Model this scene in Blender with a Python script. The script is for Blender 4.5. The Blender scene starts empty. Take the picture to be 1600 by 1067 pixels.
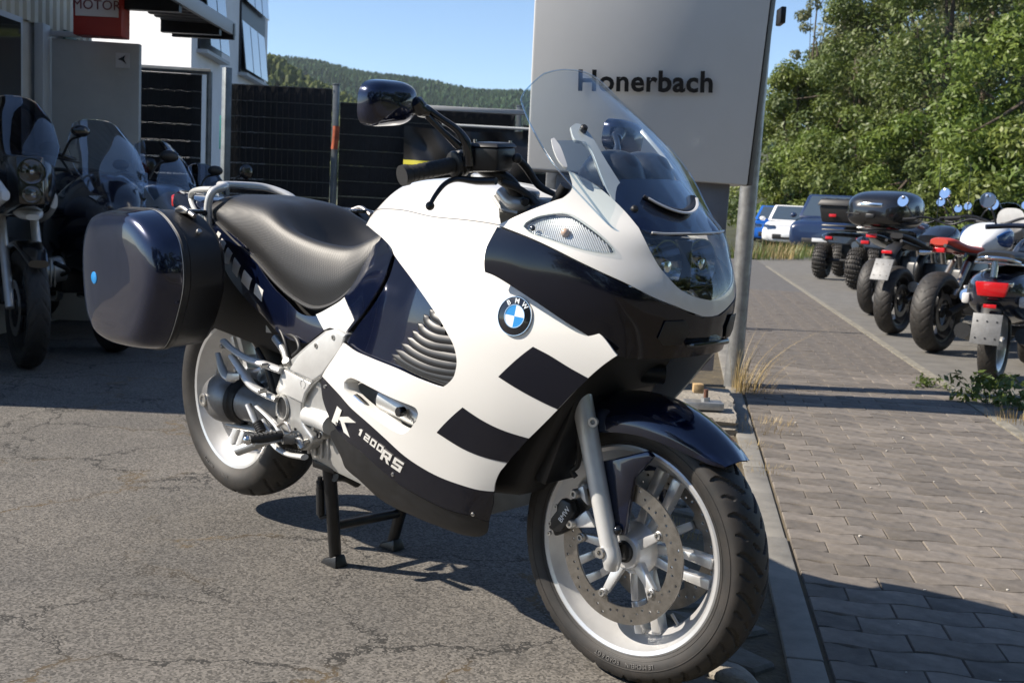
import bpy, bmesh, math, random
import numpy as np
from math import sin, cos, pi, radians, atan2, sqrt
from mathutils import Vector, Matrix, Quaternion
from mathutils.geometry import delaunay_2d_cdt

random.seed(7); np.random.seed(7)
scene = bpy.context.scene
COL = scene.collection

# ---------------------------------------------------------------- camera
CAM_POS = Vector((1.4445, -1.8741, 1.0053))
YAW, PITCH, ROLL = radians(135.017), radians(6.934), radians(2.8966)
fw = Vector((cos(YAW) * cos(PITCH), sin(YAW) * cos(PITCH), -sin(PITCH)))
rt = fw.cross(Vector((0, 0, 1))).normalized(); up = rt.cross(fw)
rt, up = cos(ROLL) * rt + sin(ROLL) * up, -sin(ROLL) * rt + cos(ROLL) * up
cd = bpy.data.cameras.new('camera'); cam = bpy.data.objects.new('camera', cd); COL.objects.link(cam)
M = Matrix((rt, up, -fw)).transposed().to_4x4(); M.translation = CAM_POS
cam.matrix_world = M
cd.sensor_width = 36; cd.lens = 36 * 1750 / 1600; cd.clip_start = .05; cd.clip_end = 6000
cd.dof.use_dof = True; cd.dof.focus_distance = 2.55; cd.dof.aperture_fstop = 11
scene.camera = cam

# ---------------------------------------------------------------- sky and sun
SUN_EL = radians(38.0); SUN_AZ = radians(229.0)      # azimuth of the sun in the xy plane, from +x
to_sun = Vector((cos(SUN_AZ) * cos(SUN_EL), sin(SUN_AZ) * cos(SUN_EL), sin(SUN_EL)))
world = bpy.data.worlds.new('World'); scene.world = world; world.use_nodes = True
wn = world.node_tree; bg = wn.nodes['Background']
sky = wn.nodes.new('ShaderNodeTexSky'); sky.sky_type = 'NISHITA'; sky.sun_disc = False
sky.sun_elevation = SUN_EL; sky.sun_rotation = atan2(to_sun.x, to_sun.y)
sky.altitude = 1800; sky.air_density = 1.0; sky.dust_density = .15; sky.ozone_density = 3.0
wn.links.new(sky.outputs[0], bg.inputs['Color']); bg.inputs['Strength'].default_value = .103
sl = bpy.data.lights.new('sun', 'SUN'); sl.energy = 5.0; sl.angle = radians(.53); sl.color = (1, .91, .785)
sun = bpy.data.objects.new('sun', sl); COL.objects.link(sun)
sun.rotation_euler = (-to_sun).to_track_quat('-Z', 'Y').to_euler(); sun.location = to_sun * 30
scene.view_settings.view_transform = 'Standard'; scene.view_settings.look = 'None'
scene.view_settings.exposure = 0.85; scene.view_settings.gamma = 1.0
scene.view_settings.use_curve_mapping = False
try:
    scene.cycles.transparent_max_bounces = 16; scene.cycles.max_bounces = 8
except Exception: pass
GR = Vector((cos(YAW - pi / 2), sin(YAW - pi / 2), 0)); GF = Vector((cos(YAW), sin(YAW), 0))   # rightwards and away across the yard

# ---------------------------------------------------------------- helpers
def tag(o, label=None, cat=None, group=None, kind=None):
    if label: o['label'] = label
    if cat: o['category'] = cat
    if group: o['group'] = group
    if kind: o['kind'] = kind
    return o
def empty(name, loc=(0, 0, 0), rz=0.0, label=None, cat=None, group=None):
    o = bpy.data.objects.new(name, None); COL.objects.link(o); o.location = loc; o.rotation_euler = (0, 0, rz)
    o.empty_display_size = .1
    return tag(o, label, cat, group)
def copy_tree(o, parent=None):
    c = o.copy(); COL.objects.link(c)
    if parent is not None: c.parent = parent
    for ch in [x for x in bpy.data.objects if x.parent == o]: copy_tree(ch, c)
    return c
def link(name, me, mat, parent=None, label=None, kind=None):
    o = bpy.data.objects.new(name, me); COL.objects.link(o)
    if mat is not None:
        for m in (mat if isinstance(mat, (list, tuple)) else [mat]): me.materials.append(m)
    if parent is not None: o.parent = parent
    tag(o, label, kind=kind)
    return o
class MB:
    """collects shapes into ONE mesh"""
    def __init__(s): s.v = []; s.f = []; s.m = []; s.mi = 0
    def add(s, V, F, M=None):
        k = len(s.v)
        for p in V:
            p = Vector(p)
            s.v.append(tuple(M @ p) if M is not None else tuple(p))
        for f in F: s.f.append([k + i for i in f]); s.m.append(s.mi)
        return s
    def bm(s, b, M=None):
        b.verts.index_update(); b.verts.ensure_lookup_table()
        s.add([v.co.copy() for v in b.verts], [[v.index for v in f.verts] for f in b.faces], M); b.free(); return s
    def box(s, c, size, M=None, bev=0, seg=2):
        b = bmesh.new(); bmesh.ops.create_cube(b, size=1, matrix=Matrix.Translation(c) @ Matrix.Diagonal((*size, 1)))
        if bev: bmesh.ops.bevel(b, geom=list(b.edges), offset=bev, segments=seg, affect='EDGES', profile=.5)
        return s.bm(b, M)
    def hexa(s, P, bev=0, M=None):                 # 8 corners: bottom loop 0-3, top loop 4-7
        b = bmesh.new(); vs = [b.verts.new(p) for p in P]
        for q in ((3, 2, 1, 0), (4, 5, 6, 7), (0, 1, 5, 4), (1, 2, 6, 5), (2, 3, 7, 6), (3, 0, 4, 7)): b.faces.new([vs[i] for i in q])
        bmesh.ops.recalc_face_normals(b, faces=list(b.faces))
        if bev: bmesh.ops.bevel(b, geom=list(b.edges), offset=bev, segments=2, affect='EDGES', profile=.5)
        return s.bm(b, M)
    def prism(s, poly, h, M=None, bev=0, seg=2):   # poly in the local xy plane, thickness h along +z
        b = bmesh.new(); vs = [b.verts.new((x, y, 0)) for x, y in poly]
        f = b.faces.new(vs); r = bmesh.ops.extrude_face_region(b, geom=[f])
        bmesh.ops.translate(b, vec=(0, 0, h), verts=[e for e in r['geom'] if isinstance(e, bmesh.types.BMVert)])
        bmesh.ops.recalc_face_normals(b, faces=list(b.faces))
        if bev: bmesh.ops.bevel(b, geom=[e for e in b.edges if e.calc_face_angle(0) > .6], offset=bev, segments=seg, affect='EDGES', profile=.5)
        return s.bm(b, M)
    def tube(s, pts, r, n=10, res=0, closed=False, flat=1.0):
        P = np.array(pts, float); R = np.full(len(P), r) if np.isscalar(r) else np.array(r, float)
        if res:
            t = np.linspace(0, len(P) - 1, (len(P) - 1) * res + 1); R = np.interp(t, np.arange(len(P)), R); P = catmull(P, t)
        T = np.gradient(P, axis=0); T /= np.linalg.norm(T, axis=1, keepdims=True)
        u = np.cross(T[0], (0, 0, 1)); u = np.cross(T[0], (0, 1, 0)) if np.linalg.norm(u) < .2 else u
        V = []; m = len(P)
        for i in range(m):
            u = u - T[i] * (u @ T[i]); u /= np.linalg.norm(u); w = np.cross(T[i], u)
            for k in range(n):
                a = 2 * pi * k / n; V.append(P[i] + R[i] * (cos(a) * u + flat * sin(a) * w))
        F = [[i * n + k, i * n + (k + 1) % n, (i + 1) * n + (k + 1) % n, (i + 1) * n + k] for i in range(m - 1) for k in range(n)]
        F.append(list(range(n))[::-1]); F.append([(m - 1) * n + k for k in range(n)])
        return s.add(V, F)
    def lathe(s, prof, M=None, n=32, arc=2 * pi, a0=0, closed=False):   # prof (r, h), axis local z
        full = abs(arc - 2 * pi) < 1e-6; N = n if full else n + 1; m = len(prof)
        V = [(r * cos(a0 + arc * k / n), r * sin(a0 + arc * k / n), h) for k in range(N) for r, h in prof]
        F = []
        for k in range(n):
            k2 = (k + 1) % N
            for i in range(m if closed else m - 1):
                j = (i + 1) % m; F.append([k * m + i, k2 * m + i, k2 * m + j, k * m + j])
        return s.add(V, F, M)
    def cyl(s, a, b, r, n=16, r2=None, bev=0):
        a = Vector(a); b = Vector(b); d = b - a; L = d.length
        M = Matrix.Translation(a) @ d.to_track_quat('Z', 'Y').to_matrix().to_4x4(); r2 = r if r2 is None else r2
        e = min(bev, r * .5, L * .4)
        pr = [(1e-5, 0), (r - e, 0), (r, e), (r2, L - e), (r2 - e, L), (1e-5, L)] if e else [(1e-5, 0), (r, 0), (r, 0), (r2, L), (r2, L), (1e-5, L)]
        return s.lathe(pr, M, n)
    def ball(s, c, r, n=16, M=None, sc=(1, 1, 1)):
        m = n // 2; pr = [(max(1e-5, sin(pi * i / m)), -cos(pi * i / m)) for i in range(m + 1)]
        Mx = Matrix.Translation(c) @ (M or Matrix()) @ Matrix.Diagonal((r * sc[0], r * sc[1], r * sc[2], 1))
        return s.lathe(pr, Mx, n)
    def grid(s, G, M=None, flip=False):            # G[i][j] points
        ni, nj = len(G), len(G[0])
        F = [[i * nj + j, (i + 1) * nj + j, (i + 1) * nj + j + 1, i * nj + j + 1] for i in range(ni - 1) for j in range(nj - 1)]
        if flip: F = [f[::-1] for f in F]
        return s.add([p for r in G for p in r], F, M)
    def mesh(s, name='m'):
        me = bpy.data.meshes.new(name); me.from_pydata(s.v, [], s.f); return me
    def build(s, name, mat, parent=None, label=None, sharp=38, kind=None, fix=True, M=None):
        me = s.mesh(name)
        if fix:
            b = bmesh.new(); b.from_mesh(me); bmesh.ops.remove_doubles(b, verts=b.verts, dist=1e-5)
            bmesh.ops.recalc_face_normals(b, faces=b.faces); b.to_mesh(me); b.free()
        if M is not None: me.transform(M)
        if any(s.m) and not fix: me.polygons.foreach_set('material_index', s.m)
        me.polygons.foreach_set('use_smooth', [sharp > 0] * len(me.polygons))
        if sharp > 0: me.set_sharp_from_angle(angle=radians(sharp))
        return link(name, me, mat, parent, label, kind)
def mirror_obj(o, parent, name=None):
    me = o.data.copy(); me.transform(Matrix.Diagonal((1, -1, 1, 1))); me.flip_normals()
    c = bpy.data.objects.new(name or o.name.split('.')[0], me); COL.objects.link(c); c.parent = parent
    return c
def text_mesh(s, size, M, name, mat, parent, depth=.0004, warp=None, shear=0, label=None, spacing=1.0, fat=0.0, wx=1.0):
    cu = bpy.data.curves.new(name, 'FONT'); cu.body = s; cu.size = size; cu.align_x = 'CENTER'; cu.align_y = 'CENTER'
    cu.extrude = depth; cu.shear = shear; cu.space_character = spacing; cu.offset = fat; cu.resolution_u = 3
    o = bpy.data.objects.new(name, cu); COL.objects.link(o)
    dg = bpy.context.evaluated_depsgraph_get(); me = bpy.data.meshes.new_from_object(o.evaluated_get(dg)); bpy.data.objects.remove(o)
    bpy.data.curves.remove(cu)
    if wx != 1.0: me.transform(Matrix.Diagonal((wx, 1, 1, 1)))
    if warp:
        for v in me.vertices: v.co = warp(v.co)
    if M is not None: me.transform(M)
    me.materials.clear()
    return link(name, me, mat, parent, label)

# ---------------------------------------------------------------- materials
def nd(nt, t, **kw):
    n = nt.nodes.new(t)
    for k, v in kw.items():
        if k in n.inputs: n.inputs[k].default_value = v
        else: setattr(n, k, v)
    return n
def material(name, col, rough=.5, metal=0, coat=0, bump=None, var=None, rvar=None, spec=None, flake=0, col2=None, coords='Object', coat_rough=.03, sss=0):
    m = bpy.data.materials.new(name); m.use_nodes = True; nt = m.node_tree; p = nt.nodes['Principled BSDF']; L = nt.links.new
    p.inputs['Base Color'].default_value = (*col, 1); p.inputs['Roughness'].default_value = rough; p.inputs['Metallic'].default_value = metal
    p.inputs['Coat Weight'].default_value = coat; p.inputs['Coat Roughness'].default_value = coat_rough
    if spec is not None: p.inputs['Specular IOR Level'].default_value = spec
    tc = nd(nt, 'ShaderNodeTexCoord')
    if var:                                        # (scale, amount) brightness variation, or towards col2
        n = nd(nt, 'ShaderNodeTexNoise', Scale=var[0], Detail=6.0, Roughness=.65); L(tc.outputs[coords], n.inputs['Vector'])
        r = nd(nt, 'ShaderNodeMapRange'); r.inputs['From Min'].default_value = .35; r.inputs['From Max'].default_value = .65; L(n.outputs['Fac'], r.inputs['Value'])
        mx = nd(nt, 'ShaderNodeMix', data_type='RGBA'); c2 = col2 or tuple(min(1, c * (1 + var[1])) for c in col); c1 = col if col2 else tuple(c * (1 - var[1]) for c in col)
        mx.inputs[6].default_value = (*c1, 1); mx.inputs[7].default_value = (*c2, 1)
        L(r.outputs[0], mx.inputs[0]); L(mx.outputs[2], p.inputs['Base Color'])
        if rvar:
            r2 = nd(nt, 'ShaderNodeMapRange'); r2.inputs['To Min'].default_value = max(0, rough - rvar); r2.inputs['To Max'].default_value = min(1, rough + rvar)
            L(n.outputs['Fac'], r2.inputs['Value']); L(r2.outputs[0], p.inputs['Roughness'])
    if bump:
        n = nd(nt, 'ShaderNodeTexNoise', Scale=bump[0], Detail=4.0, Roughness=.6); L(tc.outputs[coords], n.inputs['Vector'])
        b = nd(nt, 'ShaderNodeBump', Strength=bump[1], Distance=bump[2] if len(bump) > 2 else .002); L(n.outputs['Fac'], b.inputs['Height']); L(b.outputs[0], p.inputs['Normal'])
    if flake:
        vo = nd(nt, 'ShaderNodeTexVoronoi', Scale=1400.0); L(tc.outputs['Object'], vo.inputs['Vector'])
        hs = nd(nt, 'ShaderNodeSeparateColor'); L(vo.outputs['Color'], hs.inputs[0])
        mx = nd(nt, 'ShaderNodeMix', data_type='RGBA'); mx.inputs[6].default_value = (*[c * .55 for c in col], 1); mx.inputs[7].default_value = (*[c * (1 + flake) for c in col], 1)
        L(hs.outputs[0], mx.inputs[0]); L(mx.outputs[2], p.inputs['Base Color'])
    m['p'] = 1
    return m
def clear_material(name, tint=(1, 1, 1), gloss=1.0, rough=0.0, ior=1.45, base=0.0):
    """thin clear sheet: what it lets through and a Fresnel reflection"""
    m = bpy.data.materials.new(name); m.use_nodes = True; nt = m.node_tree; nt.nodes.clear(); L = nt.links.new
    t = nd(nt, 'ShaderNodeBsdfTransparent'); t.inputs[0].default_value = (*tint, 1)
    g = nd(nt, 'ShaderNodeBsdfGlossy'); g.inputs['Roughness'].default_value = rough; g.inputs[0].default_value = (gloss, gloss, gloss, 1)
    fr = nd(nt, 'ShaderNodeFresnel', IOR=ior); ad = nd(nt, 'ShaderNodeMath', operation='ADD'); ad.inputs[1].default_value = base; ad.use_clamp = True
    mx = nd(nt, 'ShaderNodeMixShader'); o = nd(nt, 'ShaderNodeOutputMaterial')
    gm = nd(nt, 'ShaderNodeNewGeometry'); ff = nd(nt, 'ShaderNodeMath', operation='SUBTRACT'); ff.inputs[0].default_value = 1; L(gm.outputs['Backfacing'], ff.inputs[1]); mu = nd(nt, 'ShaderNodeMath', operation='MULTIPLY')
    L(fr.outputs[0], ad.inputs[0]); L(ad.outputs[0], mu.inputs[0]); L(ff.outputs[0], mu.inputs[1]); L(mu.outputs[0], mx.inputs[0]); L(t.outputs[0], mx.inputs[1]); L(g.outputs[0], mx.inputs[2]); L(mx.outputs[0], o.inputs[0])
    return m
WHITE = material('white_paint', (.67, .66, .635), .28, coat=.6)
NAVY = material('navy_metallic_paint', (.0032, .0070, .028), .18, metal=.55, coat=1.0, flake=.9)
NAVYD = material('dark_navy_decal', (.0030, .0038, .0095), .14, coat=.3, spec=.35)
BLKP = material('black_plastic', (.014, .014, .015), .48, bump=(900, .08, .0005))
BLKG = material('black_gloss', (.008, .009, .012), .14, coat=.5)
BLKM = material('black_matt_metal', (.0105, .011, .0125), .40, metal=.1, bump=(400, .1, .0005), var=(30, .3))
SILV = material('silver_cast', (.50, .50, .49), .38, metal=.65, bump=(700, .05, .0004), var=(18, .10))
SILW = material('silver_paint', (.62, .62, .61), .35, metal=.35, coat=.2, var=(25, .05))
RIMM = material('wheel_silver', (.60, .60, .60), .33, metal=.55, coat=.3, var=(14, .06))
CHROME = material('polished_steel', (.72, .72, .72), .12, metal=1.0)
STEEL = material('brushed_steel', (.36, .34, .32), .38, metal=.9, bump=(1200, .1, .0003), var=(40, .2))
BOLT = material('bolt_zinc', (.42, .41, .39), .36, metal=.85, var=(200, .2))
RUBB = material('tyre_rubber', (.016, .0155, .015), .60, bump=(600, .25, .0006), var=(22, .35), col2=(.030, .026, .023))
GRIPR = material('grip_rubber', (.02, .02, .021), .6, bump=(500, .3, .001))
CLEAR = clear_material('clear_screen', (.94, .965, .97), .9, .0, 1.5)
LENS = clear_material('clear_lens', (.93, .95, .95), 1.0, .02, 1.5, .03)
EMBW = material('emblem_white', (.75, .77, .78), .25, metal=.2); EMBB = material('emblem_blue', (.02, .22, .55), .25)
RED = material('red_lens', (.45, .012, .012), .2, coat=.5)
# ---- smooth panels are regions (u, v) of a few lofted hull surfaces, right half, bike frame: x forward, y left, z up
def catmull(P, t):
    P = np.asarray(P, float); n = len(P); t = np.asarray(t, float)
    i = np.clip(np.floor(t).astype(int), 0, n - 2); f = t - i
    def at(k):
        k = np.asarray(k); kk = np.clip(k, 0, n - 1); r = P[kk].copy()
        lo = k < 0; hi = k > n - 1
        if lo.any(): r[lo] = 2 * P[0] - P[1]
        if hi.any(): r[hi] = 2 * P[n - 1] - P[n - 2]
        return r
    p0, p1, p2, p3 = at(i - 1), at(i), at(i + 1), at(i + 2)
    f = f.reshape(f.shape + (1,) * (P.ndim - 1)); g = np.clip(f, 0, 1)
    val = .5 * (2 * p1 + (p2 - p0) * g + (2 * p0 - 5 * p1 + 4 * p2 - p3) * g ** 2 + (3 * p1 - p0 - 3 * p2 + p3) * g ** 3)
    der = .5 * ((p2 - p0) + 2 * (2 * p0 - 5 * p1 + 4 * p2 - p3) * g + 3 * (3 * p1 - p0 - 3 * p2 + p3) * g ** 2)
    return val + der * (f - g)

class Loft:
    def __init__(self, rows, sgn=1):                # rows[i][j] = (x, y, z)
        self.P = np.array(rows, float); self.nu, self.nv = self.P.shape[:2]; self.sgn = sgn
    def __call__(self, u, v):
        u = np.atleast_1d(np.asarray(u, float)); v = np.atleast_1d(np.asarray(v, float))
        C = catmull(self.P, u)                      # (n, nv, 3)
        n = self.nv; j = np.clip(np.floor(v).astype(int), 0, n - 2); f = (v - j)[:, None]; k = np.arange(len(v))
        def at(q):
            qq = np.clip(q, 0, n - 1); r = C[k, qq].copy()
            lo = q < 0; hi = q > n - 1
            r[lo] = 2 * C[lo, 0] - C[lo, 1]; r[hi] = 2 * C[hi, n - 1] - C[hi, n - 2]
            return r
        p0, p1, p2, p3 = at(j - 1), at(j), at(j + 1), at(j + 2); g = np.clip(f, 0, 1)
        val = .5 * (2 * p1 + (p2 - p0) * g + (2 * p0 - 5 * p1 + 4 * p2 - p3) * g ** 2 + (3 * p1 - p0 - 3 * p2 + p3) * g ** 3)
        der = .5 * ((p2 - p0) + 2 * (2 * p0 - 5 * p1 + 4 * p2 - p3) * g + 3 * (3 * p1 - p0 - 3 * p2 + p3) * g ** 2)
        return val + der * (f - g)
    def normal(self, u, v, e=.01):
        u = np.atleast_1d(np.asarray(u, float)); v = np.atleast_1d(np.asarray(v, float))
        a = self(u + e, v) - self(u - e, v); b = self(u, v + e) - self(u, v - e)
        n = np.cross(a, b) * self.sgn
        return n / np.maximum(np.linalg.norm(n, axis=1, keepdims=True), 1e-9)

def body_rows():
    S = [(-.86, [(0, .93), (.085, .92), (.15, .87), (.185, .78), (.205, .68), (.215, .52), (.19, .33), (0, .25)]),
         (-.78, [(0, 1.0), (.085, .985), (.155, .92), (.19, .81), (.215, .69), (.23, .52), (.20, .31), (0, .225)]),
         (-.70, [(0, 1.04), (.10, 1.022), (.172, .95), (.21, .83), (.235, .70), (.25, .52), (.205, .285), (0, .195)]),
         (-.58, [(0, 1.05), (.11, 1.035), (.188, .968), (.235, .84), (.265, .70), (.272, .52), (.205, .265), (0, .175)]),
         (-.45, [(0, 1.045), (.115, 1.03), (.20, .965), (.255, .85), (.285, .70), (.28, .52), (.20, .255), (0, .165)]),
         (-.32, [(0, 1.025), (.115, 1.01), (.20, .955), (.258, .85), (.285, .70), (.268, .52), (.185, .265), (0, .18)]),
         (-.20, [(0, .99), (.11, .975), (.19, .93), (.245, .84), (.268, .70), (.245, .52), (.155, .33), (0, .26)]),
         (-.08, [(0, .95), (.10, .94), (.18, .90), (.222, .82), (.237, .70), (.208, .53), (.13, .38), (0, .33)]),
         (.04, [(0, .91), (.09, .90), (.16, .87), (.188, .80), (.197, .70), (.168, .55), (.11, .43), (0, .39)]),
         (.15, [(0, .87), (.08, .86), (.14, .84), (.150, .78), (.155, .70), (.13, .57), (.09, .47), (0, .44)])]
    return [[(x, -y, z) for y, z in s] for x, s in S]
def nose_rows():                                     # u: rear .. nose centre, v: low .. high
    S = [(.70, [(-.12, .20), (-.02, .19), (.052, .166), (.10, .116), (.125, .06), (.133, 0)]),
         (.75, [(-.17, .24), (-.04, .225), (.06, .178), (.115, .12), (.14, .06), (.148, 0)]),
         (.80, [(-.21, .272), (-.06, .25), (.06, .196), (.122, .125), (.146, .062), (.154, 0)]),
         (.85, [(-.24, .287), (-.09, .264), (.045, .21), (.122, .122), (.142, .06), (.149, 0)]),
         (.90, [(-.26, .288), (-.12, .268), (.015, .218), (.103, .128), (.124, .065), (.131, 0)]),
         (.95, [(-.27, .274), (-.14, .258), (-.02, .213), (.078, .136), (.098, .068), (.105, 0)]),
         (1.0, [(-.26, .252), (-.16, .24), (-.058, .2), (.030, .130), (.056, .066), (.066, 0)]),
         (1.06, [(-.25, .222), (-.17, .215), (-.09, .182), (-.025, .122), (.0, .06), (.008, 0)])]
    return [[(S[j][1][i][0], -S[j][1][i][1], S[j][0]) for j in range(len(S))] for i in range(6)]
def screen_rows():                                   # u: centre .. right edge, v: low .. high
    S = [(.955, .100, .155, 1.1), (1.04, .030, .19, 1.0), (1.127, -.048, .217, .80), (1.20, -.128, .200, 1.0), (1.25, -.190, .172, 1.3), (1.285, -.235, .150, 1.4)]
    R = []
    for s in (0, .25, .5, .75, 1.0):
        R.append([(xc - k * (s * h) ** 2, -s * h, z - .22 * (s * h) * s) for z, xc, h, k in S])
    return R
def tail_rows():                                     # u: rear .. front, v: top .. bottom
    S = [(-1.80, [(.07, .945), (.10, .93), (.11, .90), (.10, .86)]), (-1.62, [(.10, .95), (.135, .925), (.145, .885), (.135, .84)]),
         (-1.45, [(.12, .94), (.157, .90), (.167, .85), (.155, .78)]), (-1.28, [(.13, .90), (.170, .84), (.180, .77), (.168, .69)]),
         (-1.12, [(.14, .84), (.178, .76), (.190, .68), (.18, .60)]), (-.98, [(.14, .80), (.180, .71), (.192, .64), (.18, .56)]),
         (-.86, [(.13, .80), (.172, .72), (.188, .64), (.18, .56)]), (-.76, [(.12, .88), (.165, .80), (.19, .68), (.19, .58)]), (-.68, [(.12, .92), (.170, .84), (.20, .71), (.20, .6)])]
    return [[(x, -y, z) for y, z in s] for x, s in S]
def seat_rows():                                     # u: rear .. front, v: centre .. skirt
    S = [(-1.60, [(0, .945), (.05, .944), (.09, .938), (.115, .925), (.12, .915)]),
         (-1.555, [(0, .972), (.06, .971), (.105, .962), (.138, .94), (.14, .918)]),
         (-1.48, [(0, .982), (.07, .981), (.122, .968), (.156, .935), (.155, .905)]),
         (-1.36, [(0, .975), (.075, .975), (.135, .958), (.168, .90), (.165, .858)]),
         (-1.24, [(0, .950), (.075, .955), (.142, .94), (.175, .865), (.172, .812)]),
         (-1.13, [(0, .852), (.075, .872), (.146, .903), (.180, .82), (.177, .758)]),
         (-1.04, [(0, .828), (.07, .846), (.142, .880), (.178, .79), (.176, .722)]),
         (-.96, [(0, .830), (.065, .845), (.13, .866), (.168, .78), (.170, .708)]),
         (-.89, [(0, .855), (.06, .862), (.115, .862), (.150, .79), (.155, .73)]),
         (-.83, [(0, .895), (.055, .895), (.10, .885), (.13, .83), (.135, .78)]),
         (-.79, [(0, .925), (.05, .922), (.085, .905), (.11, .86), (.115, .82)])]
    return [[(x, -y, z) for y, z in s] for x, s in S]
SURF = dict(BODY=Loft(body_rows(), 1), NOSE=Loft(nose_rows(), 1), SCREEN=Loft(screen_rows(), 1), TAIL=Loft(tail_rows(), 1), SEAT=Loft(seat_rows(), 1))
for _s in SURF.values():                             # outward normals
    _m = _s(_s.nu / 2 - .5, _s.nv / 2 - .5)[0]; _n = _s.normal(_s.nu / 2 - .5, _s.nv / 2 - .5)[0]
    if _n @ (_m - np.array([-.6, 0, .6])) < 0: _s.sgn = -_s.sgn
SCR_N = SURF['SCREEN'].normal(0.5, 2.)[0]
if SCR_N[0] < 0: SURF['SCREEN'].sgn *= -1


# ================================================================ ground, path, kerb
GO = Vector((CAM_POS.x, CAM_POS.y, 0))
def W(X, D, z=0.0): return GO + GR * X + GF * D + Vector((0, 0, z))        # X to the right, D away, across the yard
def asphalt_mat():
    m = bpy.data.materials.new('asphalt'); m.use_nodes = True; nt = m.node_tree; L = nt.links.new; p = nt.nodes['Principled BSDF']; p.inputs['Roughness'].default_value = .85
    tc = nd(nt, 'ShaderNodeTexCoord')
    n1 = nd(nt, 'ShaderNodeTexNoise', Scale=1.1, Detail=5.0, Roughness=.6); n2 = nd(nt, 'ShaderNodeTexVoronoi', Scale=185.0); n3 = nd(nt, 'ShaderNodeTexNoise', Scale=38.0, Detail=5.0, Roughness=.7)
    for n in (n1, n2, n3): L(tc.outputs['Object'], n.inputs['Vector'])
    cr = nd(nt, 'ShaderNodeValToRGB'); cr.color_ramp.elements[0].position = .3; cr.color_ramp.elements[0].color = (.084, .079, .073, 1); cr.color_ramp.elements[1].position = .72; cr.color_ramp.elements[1].color = (.148, .135, .118, 1)
    L(n1.outputs['Fac'], cr.inputs[0])
    sep = nd(nt, 'ShaderNodeSeparateColor'); L(n2.outputs['Color'], sep.inputs[0])
    st = nd(nt, 'ShaderNodeMapRange'); st.inputs['To Min'].default_value = .42; st.inputs['To Max'].default_value = 1.58; L(sep.outputs[0], st.inputs['Value'])
    mx = nd(nt, 'ShaderNodeMix', data_type='RGBA', blend_type='MULTIPLY'); mx.inputs[0].default_value = 1; L(cr.outputs[0], mx.inputs[6]); L(st.outputs[0], mx.inputs[7])
    # cracks: warped cell edges, only in worn patches; moss and rust-brown dirt in some of them
    wv = nd(nt, 'ShaderNodeTexNoise', Scale=2.6, Detail=6.0, Roughness=.7); L(tc.outputs['Object'], wv.inputs['Vector'])
    va = nd(nt, 'ShaderNodeVectorMath', operation='MULTIPLY_ADD'); va.inputs[1].default_value = (.55, .55, .55); L(wv.outputs['Color'], va.inputs[0]); L(tc.outputs['Object'], va.inputs[2])
    ve = nd(nt, 'ShaderNodeTexVoronoi', feature='DISTANCE_TO_EDGE', Scale=1.9); L(va.outputs[0], ve.inputs['Vector'])
    pm = nd(nt, 'ShaderNodeTexNoise', Scale=.9, Detail=2.0); L(tc.outputs['Object'], pm.inputs['Vector'])
    pr = nd(nt, 'ShaderNodeMapRange'); pr.inputs['From Min'].default_value = .34; pr.inputs['From Max'].default_value = .52; pr.inputs['To Max'].default_value = .012; L(pm.outputs['Fac'], pr.inputs['Value'])
    cw = nd(nt, 'ShaderNodeMath', operation='LESS_THAN'); L(ve.outputs['Distance'], cw.inputs[0]); L(pr.outputs[0], cw.inputs[1])
    dm = nd(nt, 'ShaderNodeTexNoise', Scale=1.7, Detail=2.0); L(tc.outputs['Object'], dm.inputs['Vector'])
    dc = nd(nt, 'ShaderNodeValToRGB'); dc.color_ramp.elements[0].position = .52; dc.color_ramp.elements[0].color = (.03, .028, .025, 1); dc.color_ramp.elements[1].position = .62; dc.color_ramp.elements[1].color = (.12, .082, .04, 1); L(dm.outputs['Fac'], dc.inputs[0])
    m2 = nd(nt, 'ShaderNodeMix', data_type='RGBA'); L(cw.outputs[0], m2.inputs[0]); L(mx.outputs[2], m2.inputs[6]); L(dc.outputs[0], m2.inputs[7])
    # brown stain around the cracks
    sw = nd(nt, 'ShaderNodeMapRange'); sw.inputs['From Max'].default_value = .05; sw.inputs['To Min'].default_value = .35; sw.inputs['To Max'].default_value = 0; L(ve.outputs['Distance'], sw.inputs['Value'])
    sm = nd(nt, 'ShaderNodeMath', operation='MULTIPLY'); pr2 = nd(nt, 'ShaderNodeMapRange'); pr2.inputs['From Min'].default_value = .5; pr2.inputs['From Max'].default_value = .62; L(dm.outputs['Fac'], pr2.inputs['Value']); L(sw.outputs[0], sm.inputs[0]); L(pr2.outputs[0], sm.inputs[1])
    m3 = nd(nt, 'ShaderNodeMix', data_type='RGBA'); m3.inputs[7].default_value = (.16, .115, .06, 1); L(sm.outputs[0], m3.inputs[0]); L(m2.outputs[2], m3.inputs[6]); L(m3.outputs[2], p.inputs['Base Color'])
    hb = nd(nt, 'ShaderNodeMath', operation='MULTIPLY_ADD'); hb.inputs[1].default_value = -1.6; L(cw.outputs[0], hb.inputs[0]); 
    hs = nd(nt, 'ShaderNodeMath', operation='MULTIPLY_ADD'); hs.inputs[1].default_value = .45; L(n3.outputs['Fac'], hs.inputs[0]); L(sep.outputs[1], hs.inputs[2]); L(hs.outputs[0], hb.inputs[2])
    bp = nd(nt, 'ShaderNodeBump', Strength=.75, Distance=.004); L(hb.outputs[0], bp.inputs['Height']); L(bp.outputs[0], p.inputs['Normal'])
    return m
ASPH = asphalt_mat()
g = MB(); N_ = 12
g.grid([[(-700 + 1400 * i / N_, -700 + 1400 * j / N_, -.03) for j in range(N_ + 1)] for i in range(N_ + 1)])
g.build('ground', material('dry_meadow', (.10, .10, .045), .95, var=(.3, .4)), kind='structure')
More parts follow.
